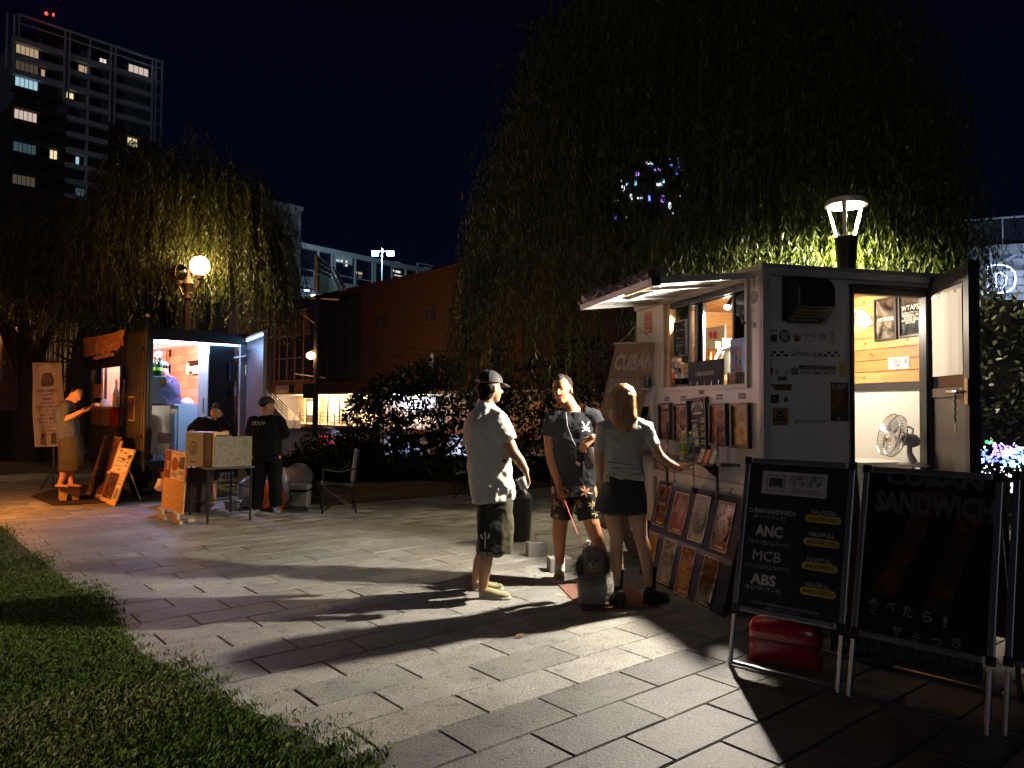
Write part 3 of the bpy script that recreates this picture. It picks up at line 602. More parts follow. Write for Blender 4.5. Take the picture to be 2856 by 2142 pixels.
# street level
lw = mat('street_level_wall', (.55, .57, .66), .7, noise=(.4, .12)); MB().box(FN, xL-6, 46, -3.15, -.5, -4.7, zfl-.36).build('street_wall', lw, bn)
a, b = ep(690, 1530, 0), ep(850, 1600, 0); MB().box(FN, a[0], b[0], -.49, 1.3, zfl-2.4, zfl-1.1).build('red_canopy', mat('red_canopy', (.5, .03, .03), .6), bn)
for x0, x1 in ((480, 530), (1230, 1290), (1480, 1520)): a, b = ep(x0, 1500), ep(x1, 1640); MB().box(FN, a[0], b[0], -.49, -.42, zfl-3.6, zfl-1.2).build('street_door', mat('street_door', (.2, .25, .33), .4), bn)
for x, w_, c_, r_ in ((520, 900, (1, .72, .36), -1.4), (690, 1100, (1, .74, .4), -1.4), (900, 1000, (1, .78, .48), -1.4), (1250, 900, (.75, .8, 1), -1.2)):
 s_ = FN.px(*Z('e', x, 1216), r_)[0]; q = FN(s_, r_, zc-.35); MB().cyl(q+V(0, 0, .28), q+V(0, 0, .2), .22).build('ceiling_light', mat('ceiling_lamp', (1, .9, .7), emit=(1, .85, .6), es=9), bn); lamp('shop_ceiling_light', q, w_*1.7, c_, .25)
for x, y, w_ in ((560, 1560, 800), (1000, 1530, 1100), (1500, 1560, 1500)):
 q = FN(*(lambda t_: (t_[0], 3.5, t_[1]))(FN.px(*Z('e', x, y), 3.5))); q[2] = -1.6; lamp('assumed_street_light', q, w_, (.62, .72, 1), .4, 'SPOT', q-FN.Y*2-V(0, 0, 1.3), 100, .5)  # cool lamps without fixtures, assumed and added to light the street wall
# -- roof billboard frame
bf = thing('billboard_frame', 'rusty billboard lattice on the roof edge seen from behind', 'billboard', AT(*Z('e', 610, 430), 64)); dk = mat('lattice_steel', (.16, .17, .17), .6, .4)
def bp_(u, v):  # u 0..1 along, v 0..1 up; the board recedes
 Y = 62+u*45; xt, yt = 610+u*175, 140+u*135; yb = 432; return AT(*Z('e', xt, yb+(yt-yb)*v), Y)
for i in range(9): MB().tube([bp_(i/8, 0), bp_(i/8, 1)], .13, 4).build('post', dk, bf)
for j in range(7): MB().tube([bp_(0, j/6), bp_(.5, j/6), bp_(1, j/6)], .1, 4).build('beam', dk, bf)
bb2 = MB(); bb2.quad(bp_(0, .02)+V(.2, .3, 0), bp_(.98, .02)+V(.2, .3, 0), bp_(.98, .5)+V(.2, .3, 0), bp_(0, .55)+V(.2, .3, 0)); bb2.build('board', mat('board_back', (.05, .052, .05), .8), bf)
for x0, y0, x1, y1 in ((700, 200, 800, 420), (745, 235, 825, 410), (770, 262, 838, 405)): MB().tube([AT(*Z('e', x0, y0), 80), AT(*Z('e', x1, y1), 76)], .1, 5).build('strut', mat('bright_strut', (.5, .55, .58), .4, .5), bf)
# -- utility pole and wires
pc = mat('pole_concrete', (.10, .095, .10), .8)
up = thing('utility_pole', 'tall concrete utility pole with an orange lamp in front of the glazed corner', 'pole', AT(872, 1262, 56)); zb = -4.7
pb, pt = AT(872, 1262, 56), AT(*Z('e', 621, 452), 56); pb = V(pt[0], 56, -4.7); MB().tube([pb, pt], [.24, .17], 12).build('pole', pc, up)
for z_, l_ in ((pt[2]-.3, 4.6), (pt[2]-6.2, 2.0)): MB().tube([V(pt[0]-l_*.8, 56, z_+.3), V(pt[0]+l_*.35, 56, z_)], .07, 6).build('cross_arm', pc, up)
MB().tube([V(pt[0]-2.8, 56, pt[2]-.1), V(pt[0], 56, pt[2]-2.2)], .05, 6).build('brace', pc, up)
MB().cyl(V(pt[0]-.5, 55.8, pt[2]-7.7), V(pt[0]-.5, 55.8, pt[2]-6.6), .4).build('transformer', pc, up)
q = AT(*Z('e', 571, 917), 55.7); MB().tube([V(pt[0], 56, q[2]+.5), q+V(0, .1, .35)], .05, 6).build('lamp_arm', pc, up); MB().ell(q, .32, .32, .26).build('lamp_bulb', mat('sodium_bulb', (1, .6, .3), emit=(1, .50, .2), es=28), up)
lamp('utility_pole_lamp', q+V(-.2, .9, -.2), 3200, (1, .42, .16), .3)
def wire(a, b, sag, nm='overhead_wire', lab='', r=.014, grp='overhead wires crossing the brown building'):
 mb = MB(); mb.tube([a*(1-t)+b*t-V(0, 0, sag*4*t*(1-t)) for t in [i/14 for i in range(15)]], r, 4); tag(mb.build(nm, rubber), lab, 'wire', grp)
wl = [('upper thin wire crossing high on the brown wall', 600, 700, 2300, 560, 50, 40, 2.2), ('second thin wire sagging over the brown wall', 600, 715, 2300, 650, 50, 40, 2.5), ('wire dipping low between the two small windows', 900, 720, 2300, 760, 50, 40, 3.4), ('lowest wire running to the dark pole beside the man in the cap', 640, 735, 2040, 905, 50, 27, 2.6),
  ('wire falling steeply from the pole top to the right', 630, 470, 2050, 860, 56, 27, 1.4), ('cable entering behind the man in the cap at mid height', 1000, 800, 2300, 940, 50, 30, 1.0)]
for lab, x0, y0, x1, y1, Y0, Y1, sg_ in wl: wire(AT(*Z('e', x0, y0), Y0), AT(*Z('e', x1, y1), Y1), sg_, lab=lab)
for i, (y0, y1) in enumerate(((600, 640), (640, 700), (660, 760), (690, 770))): wire(AT(*Z('e', 180, y1), 40), AT(*Z('e', 600, y0), 56), .8, lab='%s of the cables fanning left from the utility pole past the glazed corner' % ['topmost', 'second', 'third', 'lowest'][i], grp='cables fanning left from the pole')
p2 = thing('wooden_pole', 'dark short pole with brackets seen just behind the man in the cap', 'pole', AT(1385, 1300, 27)); a, b = AT(1386, 1320, 27), AT(*Z('e', 2012, 820), 27)
MB().tube([a, b], .16, 10).build('pole', black_paint, p2)
for dz in (.3, .9, 1.5): MB().tube([b-V(0, 0, dz), b+V(.55, 0, -dz+.12)], .05, 6).build('bracket', black_paint, p2)
# vehicles on the lower street, mostly hidden by the hedge
def car(px, py, Y, lab, body, head=None):
 c = AT(px, py, Y); c[2] = -4.7; r_ = thing('parked_car', lab, 'car', c, 'cars on the lower street'); f = Fr(c, (1, .1, 0))
 MB().loft([(f(-2.1, 0, .62), .78, .28, (0, 1, 0)), (f(-1.9, 0, .68), .84, .38, (0, 1, 0)), (f(0, 0, .7), .86, .42, (0, 1, 0)), (f(1.8, 0, .66), .84, .36, (0, 1, 0)), (f(2.05, 0, .6), .76, .25, (0, 1, 0))], 16, 4).build('body', body, r_, True)
 MB().loft([(f(-1.3, 0, 1.1), .74, .14, (0, 1, 0)), (f(-.8, 0, 1.28), .7, .26, (0, 1, 0)), (f(.6, 0, 1.28), .7, .26, (0, 1, 0)), (f(1.25, 0, 1.08), .74, .12, (0, 1, 0))], 16, 4).build('cabin', dark_glass, r_, True)
 for x in (-1.3, 1.3):
  for y in (-.8, .8): w_ = MB().cyl(f(x, y-.1, .32), f(x, y+.1, .32), .32, n=18).build('wheel', rubber, r_); MB().cyl(f(x, y-.11, .32), f(x, y+.11, .32), .18, n=12).build('rim', steel, w_)
 for y in (-.6, .6): MB().ell(f(2.06, y, .66), .06, .16, .1).build('headlight', head or steel, r_)
hl = mat('headlight_on', (1, 1, 1), emit=(.6, .85, 1), es=16)
car(800, 1300, 42, 'pale car on the lower street left of the hedge, half hidden by the standing person', mat('pale_car_paint', (.35, .38, .42), .3))
car(975, 1300, 40, 'dark car with bright headlights on the lower street seen through the hedge', mat('dark_car_paint', (.03, .03, .05), .3), hl)
for (x, y) in ((1112, 555), (1238, 553)): q = AT(*Z('p', x, y), 38); tag(MB().ell(q, .13, .1, .16).build('headlamp', hl), 'bright %s headlamp shining through the hedge behind the folding chair' % ('left' if x < 1200 else 'right'), 'lamp')
for (x, y) in ((942, 552), (722, 612)): q = AT(*Z('p', x, y), 36); tag(MB().ell(q, .1, .1, .1).build('green_lamp', mat('green_lamp', (0, .3, .1), emit=(.15, .9, .4), es=.8)), 'small green light %s' % ('in the middle of the hedge' if x > 900 else 'low at the left end of the hedge'), 'lamp')
# -- station wing at the right edge, with a neon letter
vz = lambda x, y: (2060+x/2.779, 660+y/2.779)
FW = Fr(AT(*vz(1340, 240), 62)*V(1, 1, 0), (.93, -.37, 0)); wp = lambda x, y, o=0: FW.px(*vz(x, y), o)
sw = thing('station_wing', 'white steel station wing with dark glazed parapet at the right edge behind the trailer', 'building', FW(10, -4, 0))
z0, z1, z2 = wp(1600, 250)[1], wp(1600, 150)[1], wp(1600, 100)[1]
MB().box(FW, -2, 40, -10, -.1, -5, z0-.4).build('wall', stwhite, sw); MB().box(FW, -2, 40, -10, -3.2, z0-.4, z1+.6).build('back_wall', stwhite, sw)
MB().box(FW, 0, 40, -3.2, .6, z1, z2).build('roof_edge', stw, sw); MB().box(FW, 3, 40, -1, 0, z2+.003, z2+2.1).build('parapet_glazing', stglass, sw)
for i in range(10): MB().box(FW, 3+i*3.4, 3.1+i*3.4, .0, .1, z2+.004, z2+2.2).build('post', stw, sw)
MB().box(FW, 3, 40, -.2, .12, z2+2.2, z2+2.3).build('rail', stw, sw)
for i in range(6): MB().box(FW, -2, 40, -.09, .05, z0-1.0-i*.62, z0-.92-i*.62).build('cladding_joint', stcon, sw)
for i in range(5): x = 5+i*5.5; MB().tube([FW(x, -1, z0-.3), FW(x+2.6, -1, z1)], .14, 6).build('truss_member', stw, sw); MB().tube([FW(x+5.5, -1, z0-.3), FW(x+2.6, -1, z1)], .14, 6).build('truss_member', stw, sw)
a, b = wp(1935, 125, .3), wp(1965, 215, .3); MB().box(FW, a[0], b[0], .06, .5, b[1]-4, a[1]).build('white_post', mat('post_painted_glow', (.7, .75, .9), .5, emit=(.5, .6, 1), es=.12), sw)  # post is no lamp, faint emission stands in for light on it
def neon(fr, pts, r, col, nm, lab, par=None, es=3.5):
 mb = MB().tube([fr(x, .55, z) for x, z in pts], r, 8); o = mb.build(nm, mat(nm+'_'+col, (.8, .85, 1), emit=(.65, .78, 1), es=es), par)
 return o
dn = thing('neon_letter', 'white neon letter D on the station wing at the right edge', 'neon sign', FW(*(lambda t_: (t_[0], .5, t_[1]))(wp(1930, 340))))
P = lambda x, y: wp(x, y, .55)
neon(FW, [P(1932, 420), P(1932, 232), P(1960, 222), P(2040, 218), P(2100, 236), P(2138, 275), P(2146, 320), P(2140, 380), P(2100, 420), P(2040, 436), P(1932, 436)], .06, 'white', 'neon_tube', '', dn)
neon(FW, [P(1998, 400), P(1998, 285), P(2030, 280), P(2062, 292), P(2078, 320), P(2070, 370), P(2040, 396), P(1998, 400)], .06, 'white', 'neon_tube', '', dn)
lamp('assumed_wing_light', FW(14, 4.5, z0-1), 2200, (.62, .76, 1), 1)  # assumed light before the wall, stands in for bluish lamps inside the wing
# -- right food trailer
def thin_glass(key, tint=(.9, .93, .95), k=.08):
 if key in MATS: return MATS[key]
 M = bpy.data.materials.new(key); M.use_nodes = True; t = M.node_tree; t.nodes.remove(t.nodes['Principled BSDF']); out = t.nodes['Material Output']
 a = t.nodes.new('ShaderNodeBsdfTransparent'); a.inputs[0].default_value = (*tint, 1); g = t.nodes.new('ShaderNodeBsdfGlossy'); g.inputs['Roughness'].default_value = .03
 fz = t.nodes.new('ShaderNodeFresnel'); fz.inputs[0].default_value = 1.45; mx = t.nodes.new('ShaderNodeMixShader')
 t.links.new(fz.outputs[0], mx.inputs[0]); t.links.new(a.outputs[0], mx.inputs[1]); t.links.new(g.outputs[0], mx.inputs[2]); t.links.new(mx.outputs[0], out.inputs[0])
 MATS[key] = M; return M
clear = thin_glass('clear_glass')
FR = Fr((1.78, 5.33, 0), (-.2487, .9686, 0), out=(-.9686, -.2487, 0), u=-1)
BR = Fr((1.78, 5.33, 0), (.9686, .2487, 0))
fz = lambda k, x, y, o=0: FR.px(*Z(k, x, y), o)
bz = lambda k, x, y, o=0: BR.px(*Z(k, x, y), o)
LT, WT, ZB, ZR = 2.2, 1.53, .5, 2.50
tr = thing('food_trailer', 'white sandwich trailer with raised serving hatch and open rear door', 'food trailer', FR(1.1, -.76, 0))
wall = mat('trailer_wall', (.78, .76, .73), .32, bump=(2.5, .05)); trim = mat('trailer_trim', (.5, .48, .46), .35, .3); wall_in = mat('trailer_inner_wall', (.8, .78, .72), .5)
w0, w1 = fz('h', 1612, 200)[0], fz('h', 845, 500)[0]; wz0, wz1 = fz('h', 1640, 1165)[1], 2.455
def fbox(x0, x1, z0, z1, y0, y1, nm, m_, par=None): return MB().box(FR, x0, x1, y0, y1, z0, z1).build(nm, m_, par or tr)
def bbox(x0, x1, z0, z1, y0, y1, nm, m_, par=None): return MB().box(BR, x0, x1, y0, y1, z0, z1).build(nm, m_, par or tr)
mw = MB(); T = .035
mw.box(FR, .0, w0, -T, 0, ZB, ZR); mw.box(FR, w0, w1, -T, 0, ZB, wz0); mw.box(FR, w0, w1, -T, 0, wz1, ZR); mw.box(FR, w1, LT, -T, 0, ZB, ZR)
mw.build('serving_wall', wall, tr, kind='stuff')
d0, d1, dz0, dz1 = bz('j', 752, 800)[0], bz('j', 1312, 800)[0], .56, 2.395
mw = MB(); mw.box(BR, T+.001, d0, -T, 0, ZB, ZR); mw.box(BR, d0, d1, -T, 0, dz1, ZR); mw.box(BR, d1, WT, -T, 0, ZB, ZR); mw.box(BR, d0, d1, -T, 0, ZB, dz0); mw.build('rear_wall', wall, tr, kind='stuff')
MB().box(FR, T+.001, LT, -WT, -WT+T, ZB, ZR).build('far_side_wall', wall_in, tr); MB().box(FR, LT-T, LT-.001, -WT+T+.001, -T-.001, ZB, ZR).build('front_wall', wall_in, tr)
MB().box(FR, -.02, LT+.02, -WT-.02, .02, ZR+.002, ZR+.03).build('roof', trim, tr); MB().box(FR, .0, LT, -WT, .0, ZB-.07, ZB-.002).build('floor', trim, tr)
# edge trims
fbox(-.03, .03, ZB, ZR, .001, .02, 'corner_trim', white_metal); bbox(-.02, .045, ZB, ZR, .001, .02, 'corner_trim', white_metal)
fbox(-.02, LT, ZR-.05, ZR+.001, .001, .025, 'roof_trim', white_metal); bbox(.046, WT+.02, ZR-.05, ZR+.001, .001, .02, 'roof_trim', white_metal)
fbox(1.74, 1.775, ZB, 1.7, .001, .03, 'corner_trim', white_metal)
z_r = fz('i', 800, 1165)[1]; fbox(.02, 1.72, z_r-.035, z_r+.035, .001, .045, 'side_rail', white_metal)
fbox(.9, .904, wz0-.12-.9, wz0-.12, .0005, .002, 'panel_seam', trim)
# interior: pine planks on the far side wall and under the roof, black strip, white lower wall
FI = Fr(FR(0, -WT+T, 0), FR.X, out=FR.Y, u=-1); iz = lambda k, x, y, o=0: FI.px(*Z(k, x, y), o)
zst = iz('j', 1000, 980)[1]; nplank = 8; hp = (ZR-.02-zst-.03)/nplank; tones = [wood_mat('pine_plank_%s' % k, c1, c2, .42, grain=(.8, .8, 10), scale=2.6) for k, c1, c2 in (('light', (.52, .24, .08), (.66, .36, .13)), ('mid', (.44, .19, .06), (.60, .31, .11)), ('deep', (.38, .155, .045), (.54, .26, .09)))]
for i in range(nplank):
 MB().box(FI, .04, LT-T-.01, .001, .015, zst+.03+i*hp+.002, zst+.03+(i+1)*hp-.003).build('plank', tones[i % 3], tr, bevel=.003)
 for j in range(2):
  kx, kz = rnd.uniform(.1, 1.0), zst+.03+(i+rnd.uniform(.3, .7))*hp; MB().lathe(FI(kx, .0155, kz), [(.012, 0), (.006, .0006)], 10, FI.Y).build('knot', mat('pine_knot', (.13, .04, .01), .5), tr)
MB().box(FI, .04, LT-T-.01, .001, .02, zst-.03, zst+.028).build('black_strip', black_paint, tr)
for i in range(9): MB().box(FR, .04, LT-T-.01, -WT+.05+i*.16, -WT+.05+i*.16+.155, ZR-.03, ZR-.012).build('ceiling_plank', tones[(i+1) % 3], tr, bevel=.003)
MB().box(FR, LT-T-.02, LT-T-.002, -WT+T+.02, -T-.02, 1.2, ZR-.035).build('end_plank_wall', tones[1], tr)
# stickers/frames inside the door, on the plank wall
def corner_frame(fr, quad, d=.02, bw=.016, nm='picture_frame', par=None, fm=None, pm=None, label=None, out0=.016):
 """quad: TL, TR, BR, BL in pixels"""
 P = [fr(*(lambda t_: (t_[0], out0, t_[1]))(fr.px(*q, out0))) for q in quad]; f = pframe(P[3], P[2], P[0]); f.Y = fr.Y if (f.Y @ fr.Y) > 0 else f.Y
 f.u = 1; w_, h_ = f.w, f.h
 b = MB(); b.box(f, 0, bw, 0, d, 0, h_); b.box(f, w_-bw, w_, 0, d, 0, h_); b.box(f, bw, w_-bw, 0, d, 0, bw); b.box(f, bw, w_-bw, 0, d, h_-bw, h_)
 o = b.build(nm, fm or black_metal, par, label=label); o['kind'] = 'thing' if par is None else o.get('kind', 'thing')
 if par is not None: del o['kind']
 MB().box(f, bw, w_-bw, .001, d*.45, bw, h_-bw).build('print', pm, o); return o, f
cloud = food_mat('cloud_print', ['0a0a0a', '3a3530', '8a8070', 'c8b89a'], 5, .1); wtm = food_mat('dark_streaked_print', ['101214', '24282a', '3c4244', '8a8f90'], 7, .08)
f1, ff1 = corner_frame(FI, [Z('w', 730, 440), Z('w', 1060, 370), Z('w', 1135, 1025), Z('w', 795, 1070)], label=None, pm=cloud)
tag(f1, 'left black picture frame with a cloudy landscape on the plank wall inside the door', 'picture'); f1.location = f1.location
text(ff1, 'FUCK THE WORLD', ff1.w/2, ff1.h*.46, .028, print_white, f1, w=ff1.w*.72, y=.012, bold=.02)
f2, ff2 = corner_frame(FI, [Z('w', 1105, 355), Z('w', 1450, 280), Z('w', 1525, 965), Z('w', 1170, 1015)], pm=wtm)
tag(f2, 'right black picture frame with grey lettering on the plank wall inside the door', 'picture')
text(ff2, [('WTAPS', ff2.w/2, ff2.h*.60, .042, ff2.w*.76)]+[(s_, ff2.w/2, ff2.h*(.52-.055*i), .017, w_*ff2.w) for i, (s_, w_) in enumerate((('CONFUSION, DIE', .64), ('ABOMINATION, RIO', .7), ('SOLITUDE, SCA', .55), ('PERPLEXION, DESCK', .74), ('WAY OF LIFE', .42)))], 0, 0, 0, mat('pale_print', (.6, .55, .48), .4), f2, y=.012, bold=.015)
P4 = [iz('w', *q) for q in ((1005, 1320), (1335, 1280), (1338, 1478), (1010, 1500))]; cf = pframe(FI(P4[3][0], .016, P4[3][1]), FI(P4[2][0], .016, P4[2][1]), FI(P4[0][0], .016, P4[0][1])); cf.Y = FI.Y
c_ = MB().box(cf, 0, cf.w, 0, .003, 0, cf.h).build('certificate', mat('paper_white', (.82, .80, .76), .7)); tag(c_, 'white hygiene certificate plate on the planks under the two frames', 'certificate')
text(cf, [('食品衛生責任者', cf.w*.35, cf.h*.52, .03, cf.w*.56), ('氏名 常 田 義 樹', cf.w*.35, cf.h*.2, .02, cf.w*.42), ('㊪', cf.w*.84, cf.h*.42, .035, None), ('・・・', cf.w*.84, cf.h*.8, .012, cf.w*.15)], 0, 0, 0, mat('ink_blue', (.02, .03, .1), .5), c_, y=.0045, bold=.01)
b_ = MB();
for x0, x1, y0, y1 in ((.03, .97, .06, .075), (.03, .97, .93, .945), (.03, .04, .06, .945), (.96, .97, .06, .945), (.68, .687, .06, .945)): b_.box(cf, cf.w*x0, cf.w*x1, .003, .004, cf.h*y0, cf.h*y1)
b_.build('print_border', MATS['ink_blue'], c_)
# paper fan
hc = iz('w', 505, 960, .02); rad = abs(iz('w', 505, 585, .02)[1]-hc[1]); fan_t = thing('paper_fan', 'open folded paper fan with black brush characters pinned to the plank wall', 'fan', FI(hc[0], .02, hc[1]))
rb = MB(); gb = MB()
for i in range(26):
 a0, a1 = math.radians(22+i*5), math.radians(22+(i+1)*5); am = (a0+a1)/2
 def q(r_, a_, o): return FI(hc[0]-math.cos(a_)*r_, .022+o, hc[1]+math.sin(a_)*r_)
 rb.add([q(rad*.42, a0, 0), q(rad, a0, 0), q(rad, am, .006), q(rad*.42, am, .006)], [(0, 1, 2, 3)]); rb.add([q(rad*.42, am, .006), q(rad, am, .006), q(rad, a1, 0), q(rad*.42, a1, 0)], [(0, 1, 2, 3)])
 gb.add([q(.0, am, .001), q(rad*.42, a0, .001), q(rad*.42, a1, .001)], [(0, 1, 2)])
rb.build('fan_leaf', mat('fan_paper', (.85, .75, .6), .7), fan_t); gb.build('fan_ribs', mat('bamboo', (.7, .45, .2), .5), fan_t)
text(Fr(FI(hc[0], .035, hc[1]), FI.X, out=FI.Y, u=-1), [('祭', .0, rad*.78, .028, .035), ('ひ', .0, rad*.6, .028, .035), ('と', .0, rad*.46, .024, .03)], 0, 0, 0, print_black, fan_t, bold=.02)
# white counter corner, desk fan
cw_ = MB().box(FR, .25, .75, -WT+.05, -.75, .6, iz('j', 900, 1520, .3)[1]).build('worktop', wall_in, tr, bevel=.005)
df = thing('electric_fan', 'grey desk fan tilted upward inside the open rear door', 'fan', FI(.2, .35, .8)); grey_pl = mat('grey_plastic', (.55, .55, .57), .35)
def dpt(x, y, depth_out=.35): t_ = FI.px(*Z('j', x, y), depth_out); return FI(t_[0], depth_out, t_[1])
gc = dpt(1062, 1335); R_ = np.linalg.norm(dpt(1090, 1172)-dpt(1010, 1500))/2; R_ = .16; axis = nz(V(1, .0, -.25)); up_ = nz(V(.25, .0, .97)-axis*(V(.25, .0, .97) @ axis)); side = nz(np.cross(axis, up_))
gm = MB()
for k in range(40):
 th = 2*math.pi*k/40; e_ = up_*math.cos(th)+side*math.sin(th); gm.tube([gc-axis*.035+e_*.03, gc-axis*.05+e_*R_*.8, gc-axis*.03+e_*R_, gc+axis*.02+e_*R_, gc+axis*.05+e_*R_*.75, gc+axis*.06+e_*.04], .0016, 4, False)
gm.build('grille', steel, df, kind='stuff')
for o_2 in (-.03, .02): MB().tube([gc+axis*o_2+(up_*math.cos(2*math.pi*k/36)+side*math.sin(2*math.pi*k/36))*R_ for k in range(37)], .004, 6, False).build('grille_ring', steel, df)
for k in range(4):
 th = math.pi/2*k; e_ = up_*math.cos(th)+side*math.sin(th); e2 = up_*math.cos(th+.7)+side*math.sin(th+.7); MB().add([gc-axis*.01+e_*.02, gc+e_*R_*.8-axis*.015, gc+e2*R_*.85+axis*.015, gc+e2*.02+axis*.01], [(0, 1, 2, 3)]).build('blade', mat('fan_blade', (.6, .62, .65), .3), df)
MB().loft([(gc+axis*.05, .03, .03, side), (gc+axis*.08, .048, .048, side), (gc+axis*.17, .05, .05, side), (gc+axis*.2, .03, .03, side)], 14).build('motor_housing', grey_pl, df, True)
mc = gc+axis*.13; MB().tube([mc, mc-V(0, 0, .1), mc-V(0, 0, .16)+axis*.03], [.018, .02, .03], 10).build('neck', grey_pl, df, True); MB().lathe(mc-V(0, 0, .19)+axis*.03, [(.11, 0), (.11, .012), (.05, .03)], 20).build('base', grey_pl, df)
MB().tube([mc+axis*.02+V(0, 0, .03), mc+axis*.03+V(0, 0, .09), mc-axis*.02+V(0, 0, .1)], .008, 6).build('handle', grey_pl, df)
# ---- rear door
Hd = BR(d1+.028, .003, 0); nr = V(3.10, 5.12, 0); FD = Fr(Hd*V(1, 1, 0), nr-Hd); dw = float(np.linalg.norm(nr-Hd)); dr = MB()
dzt = FD.px(*Z('j', 1600, 95))[1]; dt_ = .036; doorm = mat('door_brown', (.085, .075, .068), .4); dz_ = lambda x, y, o=0: FD.px(*Z('j', x, y), o)
door = MB().box(FD, .0, dw, -dt_, -.004, .58, dzt).build('rear_door', doorm, tr)
pA, pB = dz_(1335, 250), dz_(1590, 930); pC = dz_(1335, 1060)[1]
for x0, x1, z0, z1 in ((0, pA[0], .58, dzt), (pB[0], dw, .58, dzt), (pA[0], pB[0], dz_(1450, 260)[1], dzt), (pA[0], pB[0], pC, dz_(1450, 990)[1])): MB().box(FD, x0+.0005, x1-.0005, -.003, .012, z0+.0005, z1-.0005).build('door_rail', doorm, door)
MB().box(FD, dw, dw+.055, -dt_-.02, .016, .56, dzt+.02).build('door_edge', black_paint, door)
zt_, zb_ = dz_(1450, 268)[1], dz_(1480, 930)[1]
MB().box(FD, pA[0]+.01, pB[0]-.01, -.002, .002, dz_(1450, 985)[1], zt_-.002).build('door_window', dark_glass, door)
pp = MB(); nn_ = 9
for i in range(nn_):
 x0, x1 = pA[0]+.03+(pB[0]-pA[0]-.05)*i/nn_, pA[0]+.03+(pB[0]-pA[0]-.05)*(i+1)/nn_; o0, o1 = .006+.004*math.sin(i*1.7), .006+.004*math.sin((i+1)*1.7)
 pp.quad(FD(x0, o0, zb_+.03), FD(x1, o1, zb_+.03), FD(x1, o1+.004, zt_-.035), FD(x0, o0+.004, zt_-.035))
pp.build('paper_sheet', mat('door_paper', (.72, .66, .58), .8), door, True)
wr = MB();
for i in range(12):
 x0 = pA[0]+.012+(pB[0]-pA[0]-.03)*i/12; x1 = x0+(pB[0]-pA[0]-.03)/12; wr.quad(FD(x0, .008+.008*math.sin(i*2.1), zt_-.055+.008*math.sin(i)), FD(x1, .008+.008*math.sin(i*2.1+2.1), zt_-.055+.008*math.sin(i+1)), FD(x1, .006, zt_-.006), FD(x0, .006, zt_-.006))
wr.build('tape_strip', mat('crumpled_tape', (.5, .42, .36), .25), door)
hz_ = dz_(1560, 1020); MB().tube([FD(hz_[0]+.05, .012, hz_[1]), FD(hz_[0]+.05, .05, hz_[1]), FD(hz_[0]-.09, .055, hz_[1]+.004)], .014, 8).build('door_handle', steel, door, True); MB().box(FD, dw+.0, dw+.05, .016, .024, hz_[1]-.09, hz_[1]+.09).build('lock_plate', steel, door)
MB().lathe(FD(hz_[0]+.05, .012, hz_[1]), [(.03, 0), (.03, .012), (.02, .02)], 16, FD.Y).build('escutcheon', steel, door)
kc = thing('key_cord', 'braided key cord hanging from the rear door handle', 'key cord', FD(hz_[0]-.04, .05, hz_[1]-.3))
kk = MB(); kk.tube([FD(hz_[0]-.0+.004*math.sin(i*2), .045+.004*math.cos(i*2), hz_[1]-.02-i*.016) for i in range(13)], .009, 6); kk.build('cord', mat('cord_grey', (.35, .33, .3), .7), kc, True); MB().box(FD, hz_[0]-.012, hz_[0]+.012, .04, .046, hz_[1]-.28, hz_[1]-.215).build('key', steel, kc)
for hz2 in (.8, 2.2): MB().cyl(FD(-.004, -.012, hz2), FD(-.004, -.012, hz2+.1), .01).build('hinge', steel, door)
# ---- door surround
for x0, x1, z0, z1 in ((d0-.0, d0+.028, dz0, dz1), (d1-.028, d1, dz0, dz1), (d0+.029, d1-.029, dz1-.05, dz1)): bbox(x0+.001, x1-.001, z0, z1-.001, -.05, .018, 'door_jamb', black_metal)
bbox(d0-.01, d1+.03, dz1+.0, dz1+.018, .0005, .05, 'drip_rail', black_metal)
# ---- black ventilation hood on the rear wall
va, vb = bz('j', 260, 190), bz('j', 545, 515); vh = bbox(va[0], vb[0], vb[1], va[1], .001, .012, 'vent_hood', black_paint)
Fv = Fr(BR(va[0]+.02, 0, 0), BR.Y, out=BR.X); hd = MB(); pz1, pz0 = va[1]-.01, bz('j', 600, 405, .18)[1]
prof = [(.013, pz1), (.10, pz1), (.155, pz1-.035), (.185, pz1-.09), (.185, pz0), (.013, pz0-.10)]
hd.poly(Fv, prof, 0, vb[0]-va[0]-.04); hd.build('hood_cover', black_paint, vh, bevel=.006)
n0 = nz(V(.172, 0, .10))
for i in range(4):
 for j in range(9):
  q0 = Fv(.05+i*.033, .03+j*.026, pz0-.10+(.05+i*.033-.013)*.10/.172-.002); MB().cbox(q0, .012, .018, .004, Fv.Y, V(*(Fv.X*-.5+V(0, 0, .86)))).build('slot', mat('hood_slot_lit', (.4, .22, .08), .5), vh)  # orange light on the slots is put into their colour
